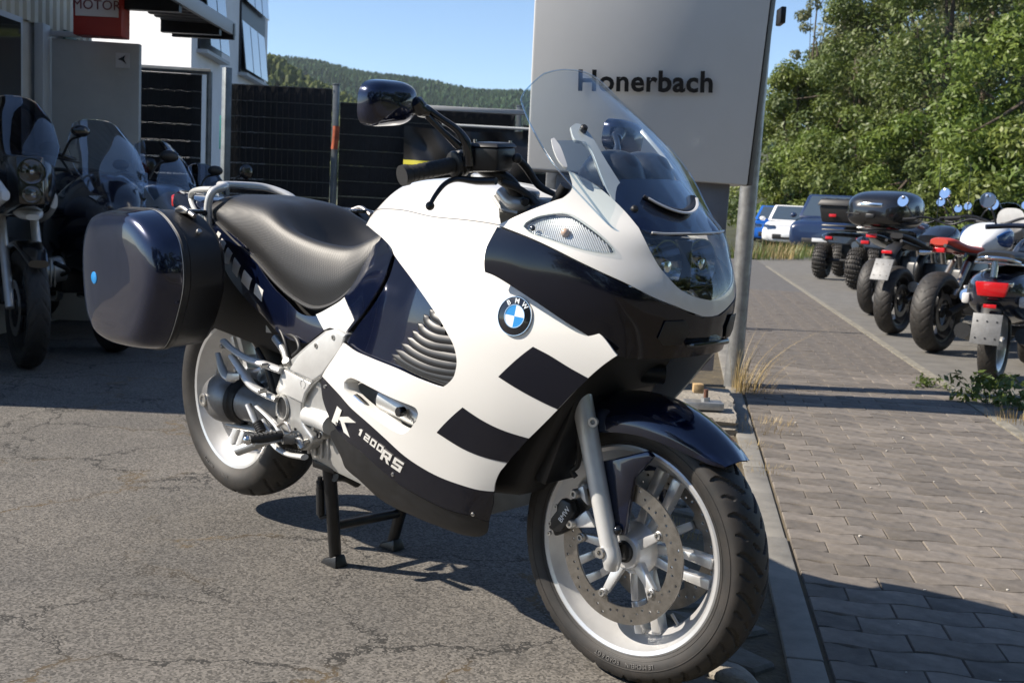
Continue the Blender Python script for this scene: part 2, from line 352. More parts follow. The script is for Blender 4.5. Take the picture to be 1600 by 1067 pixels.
PT_ = (GF + GR * .15).normalized(); PW_ = Vector((PT_.y, -PT_.x, 0))         # along the path, across it to the right
KP = W(.385, 0)                                                               # a point of the path's left edge
def PA(w, t, z=0.0): return KP + PW_ * w + PT_ * t + Vector((0, 0, z))
# yard surface: left of the kerb, a sheet that ends at the edging
def sheet(name, loops, mat, z, kind='structure', parent=None):
    b = MB(); b.add([Vector((p.x, p.y, z)) for p in loops], [list(range(len(loops)))]); return b.build(name, mat, parent, kind=kind, sharp=0)
edge = []
rnd = random.Random(3)
for i in range(60):
    t = -8 + i * .3; edge.append(PA(-.44 + rnd.uniform(-.025, .025), t))
edge += [PA(-.42, 12), PA(-.42, 40)]
yard = sheet('asphalt_yard', [W(-40, -12), W(-3, -12)] + [p for p in edge] + [W(-20, 42), W(-40, 42)], ASPH, 0.0)
SOIL = material('edge_soil', (.060, .050, .036), .95, bump=(60, .9, .01), var=(9, .5), col2=(.12, .095, .055))
sheet('edge_strip', [PA(-.60, -8), PA(-.03, -8), PA(-.03, 40), PA(-.60, 40)], SOIL, -.012)
# kerb of flush edging stones
KERBM = material('kerb_concrete', (.185, .175, .155), .85, bump=(160, .5, .002), var=(7, .22), rvar=.1)
kb = MB(); kb.add([PA(-.09, -7.99, -.014), PA(.008, -7.99, -.014), PA(.008, 39.9, -.014), PA(-.09, 39.9, -.014)], [[0, 1, 2, 3]])
MOSS = material('mossy_joint', (.085, .075, .03), .95, bump=(120, .8, .004), var=(6, .45), col2=(.15, .11, .045))
kerb = kb.build('kerb', MOSS, kind='structure', sharp=0)
kme = MB().box((0, 0, 0), (.086, .992, .12), None, .006).mesh('kerb_stone'); kme.materials.append(KERBM)
kme.polygons.foreach_set('use_smooth', [True] * len(kme.polygons)); kme.set_sharp_from_angle(angle=radians(35))
for i in range(32):
    o = bpy.data.objects.new('kerb_stone', kme); COL.objects.link(o); o.parent = kerb; p = PA(-.046 + rnd.uniform(-.002, .002), -7 + i * 1.0, -.056 + rnd.uniform(-.002, .003)); o.location = p
    o.rotation_euler = (rnd.uniform(-.003, .003), rnd.uniform(-.006, .006), atan2(PT_.y, PT_.x) - pi / 2 + rnd.uniform(-.002, .002))
# toothed edging pavers between kerb and asphalt
def tooth_mesh(seed):
    r = random.Random(seed); P = []
    for x, y in (((-.13, -.055), (.02, -.075), (.13, -.02), (.07, .03), (.13, .075), (-.02, .06), (-.13, .085), (-.08, .015)) if seed % 2 else ((-.12, -.07), (-.02, -.035), (.09, -.08), (.12, .0), (.03, .055), (-.06, .03), (-.12, .07))): P.append((x + r.uniform(-.015, .015), y + r.uniform(-.012, .012)))
    b = MB(); b.prism(P, .06, None, .008, 1); me = b.mesh('edging_paver'); return me
EDGP = material('old_concrete', (.15, .142, .125), .9, bump=(140, .6, .003), var=(11, .35), col2=(.09, .08, .06))
tms = [tooth_mesh(s) for s in range(4)]
strip = bpy.data.objects['edge_strip']
for m_ in tms: m_.materials.append(EDGP)
for i in range(56):
    t = .4 + i * .175
    if rnd.random() < .10 or t > 5.3: continue
    o = bpy.data.objects.new('edging_paver', tms[i % 4]); COL.objects.link(o); o.parent = strip
    o.location = PA(-.25 + rnd.uniform(-.02, .02), t, -.058 + rnd.uniform(-.012, .003)); o.rotation_euler = (rnd.uniform(-.05, .05), rnd.uniform(-.05, .05), atan2(PW_.y, PW_.x) + rnd.uniform(-.35, .35))
# paved path: wavy interlocking pavers, the near ones each an object
PL, PWD = .212, .110
PAVM = material('paver_concrete', (.152, .133, .114), .88, bump=(210, .55, .002), var=(16, .24), rvar=.06)
nt = PAVM.node_tree; p_ = nt.nodes['Principled BSDF']; src = p_.inputs['Base Color'].links[0].from_socket
oi = nd(nt, 'ShaderNodeObjectInfo'); mr = nd(nt, 'ShaderNodeMapRange'); mr.inputs['To Min'].default_value = .74; mr.inputs['To Max'].default_value = 1.20; nt.links.new(oi.outputs['Random'], mr.inputs['Value'])
mm = nd(nt, 'ShaderNodeMix', data_type='RGBA', blend_type='MULTIPLY'); mm.inputs[0].default_value = 1; nt.links.new(src, mm.inputs[6]); nt.links.new(mr.outputs[0], mm.inputs[7]); nt.links.new(mm.outputs[2], p_.inputs['Base Color'])
path = sheet('paved_path', [PA(.0, -8), PA(1.29, -8), PA(1.29, 40), PA(.0, 40)], material('joint_sand', (.088, .075, .056), .95, bump=(200, .8, .003), var=(8, .4), col2=(.14, .11, .065)), -.006)
def wave(x): return .0105 * sin(2 * pi * x / PL + .5) + .004 * sin(6 * pi * x / PL)
def paver_poly(x0, gap=.0030):
    xs = np.linspace(x0 + gap / 2, x0 + PL - gap / 2, 7)
    return [(x, wave(x) + gap / 2) for x in xs] + [(x, PWD + wave(x) - gap / 2) for x in xs[::-1]]
def paver_geo(x0):
    P = paver_poly(x0); c = np.mean(P, 0); n = len(P); V = []
    for k, z in ((1.0, -.02), (1.0, -.0035), (.955, 0.0)):
        V += [(c[0] + (x - c[0]) * (1 - (1 - k) * .5), c[1] + (y - c[1]) * k, z) for x, y in P]
    F = [[j * n + i, j * n + (i + 1) % n, (j + 1) * n + (i + 1) % n, (j + 1) * n + i] for j in range(2) for i in range(n)] + [[2 * n + i for i in range(n)]]
    return V, F
pm_ = []
for x0 in (0, PL / 2):
    V, F = paver_geo(x0); V = [(x - x0, y, z) for x, y, z in V]; b = MB(); b.add(V, F); me = b.mesh('paver'); me.materials.append(PAVM)
    me.polygons.foreach_set('use_smooth', [True] * len(me.polygons)); me.set_sharp_from_angle(angle=radians(50)); pm_.append(me)
rest = MB(); cnt = 0; ang = atan2(PW_.y, PW_.x)
for r_ in range(0, 330):
    t = 1.95 + r_ * PWD; odd = r_ % 2
    for c_ in range(-1, 7):
        x = c_ * PL + (PL / 2 if odd else 0)
        if x < -.001 or x + PL > 1.28: 
            continue
        dz = rnd.uniform(-.0016, .0016); tx, ty = rnd.uniform(-.005, .005), rnd.uniform(-.005, .005)
        p = PA(x + .008, t, .004 + dz)
        if r_ < 53 and cnt < 300:
            o = bpy.data.objects.new('paver', pm_[odd]); COL.objects.link(o); o.parent = path; o.location = p; o.rotation_euler = (tx, ty, ang); cnt += 1
        elif t < 16:
            Mx = Matrix.Translation(p) @ Matrix.Rotation(ang, 4, 'Z') @ Matrix.Rotation(ty, 4, 'Y') @ Matrix.Rotation(tx, 4, 'X')
            rest.add([v.co.copy() for v in pm_[odd].vertices], [list(f.vertices) for f in pm_[odd].polygons], Mx)
    if odd:                                             # half stones closing the rows
        for x, w_ in ((.008, PL / 2), (5 * PL + PL / 2 + .008, PL / 2)):
            Mx = Matrix.Translation(PA(x, t, .004)) @ Matrix.Rotation(ang, 4, 'Z') @ Matrix.Diagonal((.5, 1, 1, 1))
            if t < 16: rest.add([v.co.copy() for v in pm_[0].vertices], [list(f.vertices) for f in pm_[0].polygons], Mx)
rest.build('paver', PAVM, path, kind='stuff', sharp=50, fix=False)
sheet('far_path', [PA(.0, 15.9), PA(1.29, 15.9), PA(1.29, 40), PA(.0, 40)], material('far_pavers', (.10, .095, .09), .9, var=(9, .2)), -.001)
# parking strip right of the path
PARK = material('parking_surface', (.135, .128, .115), .9, bump=(90, .6, .003), var=(5, .18), rvar=.05)
sheet('parking_strip', [PA(1.30, -8), PA(7.2, -8), PA(7.2, 40), PA(1.30, 40)], PARK, -.004)
eb = MB(); eb.box((0, 0, 0), (.06, 30, .06)); sb = eb.build('border_kerb', material('border_stone', (.20, .185, .15), .9, var=(12, .3), bump=(120, .6, .003)), kind='structure', M=Matrix.Translation(PA(1.325, 9, -.026)) @ Matrix.Rotation(atan2(PT_.y, PT_.x) - pi / 2, 4, 'Z'))
sheet('far_road', [PA(-2, 39.9), PA(14, 39.9), PA(14, 70), PA(-2, 70)], PARK, -.003)

# ================================================================ sign pylon
SGN = empty('sign_pylon', W(.65, 6.3), 0, 'grey dealer sign pylon with dark lettering standing behind the motorcycle', 'sign')
SGN.rotation_euler = (0, 0, atan2(GR.y, GR.x))                # local x to the right, y away
SIGNM = material('sign_silver_grey', (.60, .60, .595), .45, metal=.1, coat=.1, var=(.8, .05))
ANTH = material('anthracite_panel', (.15, .15, .168), .38, metal=.2, coat=.2, var=(3, .15))
GALV = material('galvanised_steel', (.34, .35, .36), .45, metal=.7, bump=(60, .2, .001), var=(16, .22))
def lx(X, D, z): return (X - .65, D - 6.3, z)
def lx2(X, D, z): return lx(X * .947, D * .947, 1.005 + (z - 1.005) * .947)
b = MB(); b.hexa([lx2(.035, 6.25, 1.205), lx2(1.245, 6.20, 1.175), lx2(1.26, 6.60, 1.175), lx2(.05, 6.65, 1.205), lx2(.02, 6.25, 3.6), lx2(1.37, 6.20, 3.6), lx2(1.385, 6.60, 3.6), lx2(.035, 6.65, 3.6)], .012)
PANEL = b.build('sign_panel', SIGNM, SGN)
b = MB(); b.hexa([lx2(1.249, 6.205, 1.176), lx2(1.285, 6.26, 1.178), lx2(1.285, 6.50, 1.178), lx2(1.249, 6.40, 1.176), lx2(1.373, 6.205, 3.6), lx2(1.41, 6.26, 3.6), lx2(1.41, 6.5, 3.6), lx2(1.373, 6.42, 3.6)], .006); b.build('side_trim', material('dark_trim', (.05, .05, .052), .5), PANEL)
b = MB(); b.hexa([lx2(.20, 6.30, .13), lx2(1.145, 6.27, .13), lx2(1.145, 6.60, .13), lx2(.20, 6.63, .13), lx2(.20, 6.30, 1.19), lx2(1.165, 6.27, 1.19), lx2(1.165, 6.60, 1.19), lx2(.20, 6.63, 1.19)], .01); b.build('base_cladding', ANTH, SGN)
b = MB(); b.tube([lx(1.325, 6.60, 0), lx(1.335, 6.60, 1.2), lx(1.36, 6.6, 3.4)], .052, 24, 3); b.build('sign_post', GALV, SGN)
b = MB(); b.box(lx(.2, 6.6, 1.2), (.10, .10, 2.4), None, .005); b.build('sign_post', GALV, SGN)
for z in (2.12, 2.3): b = MB(); b.box(lx(1.405, 6.42, z), (.03, .12, .09), None, .006); b.build('post_clamp', BLKM, SGN)
text_mesh('Honerbach', .182, Matrix.Translation((0, 0, 0)), 'sign_lettering', material('letter_black', (.006, .006, .0065), .6, spec=.2), PANEL, depth=.0015, spacing=1.06, fat=.005)
TXT = bpy.data.objects['sign_lettering']; xs = [v.co.x for v in TXT.data.vertices]; wd = max(xs) - min(xs); pL, pR = W(0, 0), None
tl_, tr_ = (-2.53,2.482,1.651), (-2.03,2.955,1.674)
tl_ = Vector(tl_); tr_ = Vector(tr_); SI = SGN.matrix_basis.inverted(); tl_ = SI @ tl_; tr_ = SI @ tr_; sc = (tr_ - tl_).length / wd
xd_ = (tr_ - tl_).normalized(); yd_ = Vector((0, 0, 1)); yd_ = (yd_ - xd_ * yd_.dot(xd_)).normalized(); nd_ = xd_.cross(yd_); Mx = Matrix((xd_ * sc, yd_ * sc, nd_)).transposed().to_4x4(); Mx.translation = (tl_ + tr_) / 2 + Vector((0, -.012, 0)); TXT.data.transform(Mx)
# foot channel, threaded stud, wedge of wood, concrete footing
slabM = material('rough_concrete', (.30, .275, .235), .9, bump=(45, .9, .012), var=(6, .3), col2=(.20, .18, .15))
b = bmesh.new(); bmesh.ops.create_cube(b, size=1); bmesh.ops.subdivide_edges(b, edges=list(b.edges), cuts=9, use_grid_fill=True)
for v in b.verts: v.co = Vector((v.co.x * 1.02 + rnd.uniform(-.012, .012), v.co.y * .95 + rnd.uniform(-.015, .015), v.co.z * .10 + rnd.uniform(-.006, .006)))
k = MB().bm(b); o = k.build('concrete_footing', slabM, M=Matrix.Translation(PA(-.60, 5.66, .018)) @ Matrix.Rotation(atan2(PW_.y, PW_.x), 4, 'Z')); tag(o, 'rough pale concrete footing slab under the sign pylon', 'footing')
CHN = empty('foot_channel', (0, 0, 0)); CHN.parent = SGN
p = Vector(SI @ Vector((-1.674,2.57,0.07))); b = MB(); b.box((p.x, p.y, .095), (.185, .10, .035), None, .004); b.build('channel', GALV, CHN)
b = MB(); b.cyl((p.x + .01, p.y, .11), (p.x + .01, p.y, .17), .011, 12); b.build('threaded_stud', material('rust', (.10, .042, .025), .8, var=(90, .4)), CHN)
b = MB(); b.lathe([(.011, .0), (.021, 0), (.021, .018), (.011, .018)], Matrix.Translation((p.x + .01, p.y, .113)), 6, closed=True); b.build('nut', GALV, CHN)
b = MB(); b.box((p.x - .02, p.y + .06, .165), (.05, .05, .045), None, .004); b.build('wood_wedge', material('raw_wood', (.38, .26, .13), .8, var=(40, .3)), CHN)

# ================================================================ fence
FNCM = material('fence_strip_plastic', (.010, .011, .014), .55, bump=(30, .25, .003), var=(14, .3))
WIREM = material('fence_wire', (.10, .105, .11), .5, metal=.6)
POSTM = material('fence_post_steel', (.20, .22, .23), .5, metal=.6, var=(10, .2))
def fence_panel(a, b_, z1, n, label, post_top, wires=True):
    root = empty('slat_fence', a, 0, label, 'fence', 'fence panels across the back of the yard'); d = b_ - a; L_ = d.length; root.rotation_euler = (0, 0, atan2(d.y, d.x)); h = z1 - .08; st = h / n
    me = None
    for i in range(n):
        if me is None:
            q = MB(); N_ = max(8, int(L_ / .05)); G = []
            for k in range(N_ + 1):
                x = L_ * k / N_; y = .006 * (1 if k % 2 else -1); G.append([(x, y - .001, .004), (x, y - .003, st * .5), (x, y - .001, st - .004)])
            q.grid(G); q.build('strip', FNCM, root, sharp=60); o = bpy.data.objects[-1] if False else [c for c in root.children][-1]; me = o.data; o.location = (0, 0, .08)
        else:
            o = bpy.data.objects.new('strip', me); COL.objects.link(o); o.parent = root; o.location = (0, 0, .08 + i * st)
    w_ = MB()
    for i in range(n + 1):
        for y in (-.010, .010): w_.box((L_ / 2, y, .08 + i * st), (L_, .005, .006))
    w_.build('horizontal_wire', WIREM, root, sharp=0)
    v_ = MB()
    for k in range(int(L_ / .05)): v_.box((.025 + .05 * k, -.0145, .08 + h / 2), (.0045, .0035, h))
    v_.build('vertical_wire', FNCM, root, sharp=0)
    if post_top: p_ = MB(); p_.box((L_ + .03, .02, post_top / 2), (.05, .05, post_top), None, .004); p_.box((L_ + .03, .02, post_top + .006), (.054, .054, .012), None, .003); p_.build('post', POSTM, root)
    return root
f1 = fence_panel(W(-3.05, 9.0), W(-2.56, 9.05), 1.90, 14, 'short dark fence panel with a steel frame beside the open door', 0)
b = MB()
for x0, z0, x1, z1 in ((-.02, 1.93, .56, 1.93), (.55, .05, .55, 1.93)): b.tube([(x0, 0, z0), (x1, 0, z1)], .024, 8)
b.build('gate_frame', POSTM, f1)
p0 = W(-2.44, 9.35); o = MB(); o.box((p0.x, p0.y, 1.0), (.06, .06, 2.0), None, .004); o = o.build('gate_post', POSTM); tag(o, 'galvanised gate post left of the turquoise notice', 'post')
fence_panel(W(-2.48, 9.5), W(-1.60, 9.5), 1.885, 14, 'dark slatted fence panel between the gate post and the post with an orange rag', 1.92)
fence_panel(W(-1.57, 9.75), W(-.68, 9.95), 1.80, 13, 'dark slatted fence panel behind the right mirror of the front motorcycle', 0)
fence_panel(W(-.68, 9.97), W(-.07, 9.97), 1.795, 13, 'dark slatted fence panel partly covered by the black banner', 1.86)
fence_panel(W(-.0, 10.0), W(.9, 10.0), 1.70, 12, 'lower dark fence panel running behind the grey sign', 1.75)
b = MB(); b.box((0, 0, 0), (.92, .06, .04), None, .004); o = b.build('fence_rail', material('pale_rail', (.45, .46, .46), .5), M=Matrix.Translation(W(-.45, 9.85, 1.80)) @ Matrix.Rotation(atan2(GR.y, GR.x), 4, 'Z')); tag(o, 'pale rail along the top of the fence behind the mirror stalk', 'rail')
# black banner with yellow stripes
BAN = empty('banner', W(-.5, 9.7), atan2(GR.y, GR.x), 'black banner with yellow stripes hung on the fence behind the handlebar', 'banner')
bl = [(-6.13,4.269,1.633), (-5.337,4.991,1.634), (-5.32,5.008,1.167), (-6.132,4.267,1.151)]
BI = BAN.matrix_basis.inverted(); bl = [BI @ Vector(p) for p in bl]; G = []
for i in range(25):
    u = i / 24; row = []
    for j in range(15):
        v = j / 14; p = (bl[0] * (1 - u) + bl[1] * u) * (1 - v) + (bl[3] * (1 - u) + bl[2] * u) * v
        p = p + Vector((0, .035 * sin(9 * u + 4 * v) * (.3 + v) + .02 * sin(23 * u - 7 * v), -.03 * sin(pi * u) * (1 - v))); row.append(p)
    G.append(row)
b = MB(); b.grid(G); b.build('banner_cloth', material('banner_vinyl', (.012, .012, .013), .38, coat=.15), BAN, sharp=80)
for v0, v1 in ((.60, .68), (.74, .80)):
    G2 = [[G[i][0].lerp(G[i][14], v) + Vector((0, -.030, 0)) for v in (v0, v1)] for i in range(0, 12)]
    G2 = []
    for i in range(0, 7):
        j = v0 * 14; a = G[i][int(j)].lerp(G[i][int(j) + 1], j - int(j)); j = v1 * 14; c = G[i][int(j)].lerp(G[i][int(j) + 1], j - int(j)); G2.append([a + Vector((0, -.004, 0)), c + Vector((0, -.004, 0))])
    b = MB(); b.grid(G2); b.build('stripe', material('banner_yellow', (.50, .46, .03), .5), BAN, sharp=80)
b = MB(); b.tube([bl[0].lerp(bl[1], .3) + Vector((0, .0, .02)), bl[1] + Vector((0, 0, .015))], .012, 8); b.build('banner_pole', material('pale_pole', (.5, .52, .52), .5), BAN)
# orange and white rag on the post, turquoise notice behind the gate
b = MB(); G = [[Vector((x + .01 * sin(9 * z), -.035 - .012 * cos(3 * x * 20), z)) for x in np.linspace(-.025, .03, 5)] for z in np.linspace(1.58, 1.39, 9)]; b.grid(G)
o = b.build('rag', material('orange_cloth', (.42, .10, .045), .8, var=(14, .3)), M=Matrix.Translation(W(-1.56, 9.47)) @ Matrix.Rotation(atan2(GR.y, GR.x), 4, 'Z')); tag(o, 'faded orange rag tied to the fence post', 'rag')
b = MB(); b.box((0, 0, 0), (.20, .008, .30), None, .002); o = b.build('notice_board', material('turquoise_print', (.03, .28, .27), .5), M=Matrix.Translation(W(-2.62, 10.2, 1.52)) @ Matrix.Rotation(atan2(GR.y, GR.x), 4, 'Z')); tag(o, 'small turquoise notice seen between the gate posts', 'notice')
b = MB(); b.box((0, -.006, .02), (.10, .004, .06), None, .001); b.build('white_print', EMBW, o, M=Matrix.Translation(W(-2.62, 10.2, 1.52)) @ Matrix.Rotation(atan2(GR.y, GR.x), 4, 'Z'))

# ================================================================ workshop on the left
RZG = atan2(GR.y, GR.x); WM = Matrix.Translation(GO) @ Matrix.Rotation(RZG, 4, 'Z')      # local (X, D, z)
SHED = empty('workshop', (0, 0, 0), 0, 'cream corrugated workshop with a canopy on the left of the yard', 'building')
CRM = material('cream_cladding', (.50, .47, .38), .55, var=(2, .1))
GREYC = material('pale_grey_frame', (.42, .44, .45), .5)
CORR = material('canopy_sheet', (.16, .155, .15), .6, metal=.2, var=(5, .25))
XW = -3.32; G = []
pro = []
y = 4.85
while y < 8.75:
    pro += [(y, 0), (y + .055, 0), (y + .067, .022), (y + .108, .022)]; y += .12
b = MB(); b.grid([[(XW - h, d, z) for z in (2.06, 2.72)] for d, h in pro]); b.build('cladding', CRM, SHED, M=WM, sharp=30)
b = MB(); b.box((XW - .16, 6.8, 1.03), (.26, 3.9, 2.06)); b.box((XW - 2.1, 4.95, 1.35), (4.0, .2, 2.7)); b.box((XW - 2.1, 8.65, 1.35), (4.0, .2, 2.7)); b.box((XW - .2, 6.8, 2.38), (.3, 3.9, .66)); b.build('wall', material('workshop_render', (.46, .45, .42), .8, var=(3, .1)), SHED, M=WM, sharp=0)
b = MB(); b.box((XW - 2.1, 6.8, 2.76), (4.5, 4.2, .08)); b.build('roof', CORR, SHED, M=WM, sharp=0)
wf = MB(); wf.box((XW + .02, 7.22, 1.55), (.05, .46, 1.0), None, .005); wf = wf.build('window', GREYC, SHED, M=WM)
b = MB(); b.box((XW + .047, 7.22, 1.55), (.012, .36, .92)); b.build('pane', BLKG, wf, M=WM)
b = MB(); b.box((XW + .03, 7.78, 1.03), (.06, .12, 2.06), None, .004); b.box((XW + .03, 6.86, 1.03), (.06, .14, 2.06), None, .004); b.build('door_jamb', GREYC, SHED, M=WM)
dr = MB(); dr.hexa([(XW + .06, 7.86, .04), (-2.68, 7.93, .04), (-2.68, 7.98, .04), (XW + .06, 7.91, .04), (XW + .06, 7.86, 1.98), (-2.68, 7.93, 1.98), (-2.68, 7.98, 1.98), (XW + .06, 7.91, 1.98)], .004); DOOR = dr.build('door', material('door_grey', (.40, .405, .395), .5, var=(3, .08)), SHED, M=WM)
b = MB(); b.box((-2.79, 7.912, 1.86), (.095, .006, .10)); b.build('sticker', material('sticker_white', (.55, .56, .58), .4), DOOR, M=WM, sharp=0)
b = MB(); b.prism([(-.03, 0), (.02, .03), (.012, .004), (.03, -.03), (.0, -.008)], .003, Matrix.Translation((-2.79, 7.908, 1.865)) @ Matrix.Rotation(pi / 2, 4, 'X')); b.build('sticker_mark', BLKG, DOOR, M=WM)
b = MB(); b.cyl((-2.74, 7.925, 1.03), (-2.74, 7.88, 1.03), .012, 10); b.box((-2.78, 7.875, 1.03), (.11, .014, .02), None, .004); b.build('door_handle', BLKM, DOOR, M=WM)
b = MB(); b.box((-3.2, 7.85, 2.01), (.28, .04, .035), None, .004); b.build('door_closer', GREYC, DOOR, M=WM)
# canopy: ribbed sheet on purlins with a fascia
G = []; y = 5.2
while y < 8.95:
    for dy, h in ((0, 0), (.06, 0), (.075, .03), (.125, .03)): G.append([(x, y + dy, 2.26 + h - (x + 3.3) * .03) for x in (-2.74, -2.30)])
    y += .14
b = MB(); b.grid(G); CAN = b.build('canopy', CORR, SHED, M=WM, sharp=30)
b = MB(); b.box((-2.30, 7.1, 2.255), (.03, 3.8, .10), None, .004); b.build('fascia', GREYC, CAN, M=WM)
for d in (5.6, 6.6, 7.6, 8.6): b = MB(); b.box((-2.52, d, 2.20), (.44, .06, .09)); b.build('purlin', BLKM, CAN, M=WM, sharp=0)
b = MB(); b.box((-2.52, 8.93, 2.23), (.48, .04, .12)); b.build('end_board', BLKM, CAN, M=WM, sharp=0)
# red box sign
RS = empty('box_sign', (0, 0, 0), 0, 'red projecting box sign with pale lettering on the workshop wall', 'sign')
b = MB(); b.box((-2.82, 7.6, 2.20), (.32, .16, .46), None, .006); b.build('sign_box', material('sign_red', (.34, .026, .018), .45), RS, M=WM)
b = MB(); b.box((-2.82, 7.514, 2.165), (.28, .010, .15)); b.build('sign_face', material('sign_cream', (.62, .55, .50), .5), RS, M=WM, sharp=0)
text_mesh('MOTOR', .088, WM @ Matrix.Translation((-2.82, 7.505, 2.16)) @ Matrix.Rotation(pi / 2, 4, 'X'), 'sign_lettering', material('faded_red', (.16, .03, .03), .6), RS, depth=.001)
b = MB(); b.box((XW + .08, 6.95, 2.35), (.16, .4, .18), None, .01); o = b.build('wall_lamp', GREYC, SHED, M=WM)
b = MB(); b.box((XW + .03, 8.25, 2.02), (.02, .2, .12), None, .004); b.build('house_plate', material('plate_green', (.02, .06, .04), .5), SHED, M=WM)

# ================================================================ white building behind the fence
HS = empty('office_building', (0, 0, 0), 0, 'white rendered office building with dark framed windows behind the fence', 'building')
WR = material('white_render', (.72, .72, .72), .8, var=(2.5, .05), bump=(40, .2, .003))
def col(px, D): return (px - 800) / 1750 * D
c0, c1, c2 = (-4.80, 16.6), (-5.2, 23.0), (-9.5, 21.5)
c0, c1, c2 = (col(288, 16.5), 16.5), (col(404, 22.5), 22.5), (col(-60, 19.5), 19.5)
b = MB(); q = [c0, c1, (c1[0] - 4, c1[1] + 3), c2]; b.hexa([(x, y, 0) for x, y in q] + [(x, y, 6.2) for x, y in q]); b.build('wall', WR, HS, M=WM, sharp=0)
fr = Vector((c1[0] - c0[0], c1[1] - c0[1], 0)); Lr = fr.length; fr.normalize(); nr = Vector((fr.y, -fr.x, 0))
RM = WM @ Matrix.Translation((c0[0], c0[1], 0)) @ Matrix((fr, -nr, (0, 0, 1))).transposed().to_4x4()      # x along the right wall, -y outwards
DKF = material('dark_window_frame', (.018, .02, .026), .4); GLS = material('window_glass', (.05, .07, .09), .03, metal=0.0, spec=1.0, coat=1.0)
def window(x0, x1, z0, z1, nx, nz):
    b = MB(); b.box(((x0 + x1) / 2, .0, (z0 + z1) / 2), (x1 - x0, .08, z1 - z0)); w = b.build('window', DKF, HS, M=RM, sharp=0)
    for i in range(nx):
        for k in range(nz):
            a = x0 + .06 + (x1 - x0 - .06) * i / nx; c = x0 + (x1 - x0 - .06) * (i + 1) / nx; e = z0 + .06 + (z1 - z0 - .06) * k / nz; f = z0 + (z1 - z0 - .06) * (k + 1) / nz
            p = MB(); p.box((0, 0, 0), (c - a, .02, f - e)); p.build('pane', GLS, w, M=RM @ Matrix.Translation(((a + c) / 2, -.06, (e + f) / 2)) @ Matrix.Rotation(radians(-6), 4, 'X'), sharp=0)
    p = MB(); p.box(((x0 + x1) / 2, -.08, z0 - .03), (x1 - x0 + .1, .16, .05)); p.build('sill', GREYC, w, M=RM, sharp=0)
window(.55 * Lr, .92 * Lr, 3.05, 5.4, 3, 2); window(.06 * Lr, .30 * Lr, 3.05, 5.4, 2, 1)
b = MB(); b.cyl((.80 * Lr, -.1, 1.2), (.80 * Lr, -.1, 2.6), .04, 10); b.build('downpipe', GREYC, HS, M=RM)

# ================================================================ far hill, wood, trees
def leaf_material(name, dark, light, rnd_w=.5, trans=.32, spec=.5, nsc=.55):
    m = bpy.data.materials.new(name); m.use_nodes = True; nt = m.node_tree; nt.nodes.clear(); L = nt.links.new
    ge = nd(nt, 'ShaderNodeNewGeometry'); cr = nd(nt, 'ShaderNodeValToRGB'); cr.color_ramp.elements[0].color = (*dark, 1); cr.color_ramp.elements[1].color = (*light, 1)
    tc = nd(nt, 'ShaderNodeTexCoord'); n = nd(nt, 'ShaderNodeTexNoise', Scale=nsc, Detail=3.0); L(tc.outputs['Object'], n.inputs['Vector'])
    a = nd(nt, 'ShaderNodeMath', operation='MULTIPLY_ADD'); a.inputs[1].default_value = rnd_w; L(ge.outputs['Random Per Island'], a.inputs[0]); 
    b = nd(nt, 'ShaderNodeMath', operation='MULTIPLY_ADD'); b.inputs[1].default_value = 1.6; b.inputs[2].default_value = -.55; L(n.outputs['Fac'], b.inputs[0]); L(b.outputs[0], a.inputs[2]); L(a.outputs[0], cr.inputs[0])
    d = nd(nt, 'ShaderNodeBsdfPrincipled', Roughness=.5); L(cr.outputs[0], d.inputs['Base Color'])
    t = nd(nt, 'ShaderNodeBsdfTranslucent'); L(cr.outputs[0], t.inputs[0]); mx = nd(nt, 'ShaderNodeMixShader'); mx.inputs[0].default_value = trans; d.inputs['Specular IOR Level'].default_value = spec; o = nd(nt, 'ShaderNodeOutputMaterial')
    L(d.outputs[0], mx.inputs[1]); L(t.outputs[0], mx.inputs[2]); L(mx.outputs[0], o.inputs[0]); return m
LEAF = [leaf_material('leaf_olive', (.058, .098, .018), (.200, .232, .045)), leaf_material('leaf_deep_green', (.042, .074, .018), (.150, .185, .040)), leaf_material('leaf_grey_green', (.090, .108, .050), (.235, .245, .120)), leaf_material('leaf_bright_green', (.062, .112, .018), (.190, .245, .040))]
BARK = material('bark', (.085, .065, .048), .9, bump=(14, .8, .03), var=(5, .3))
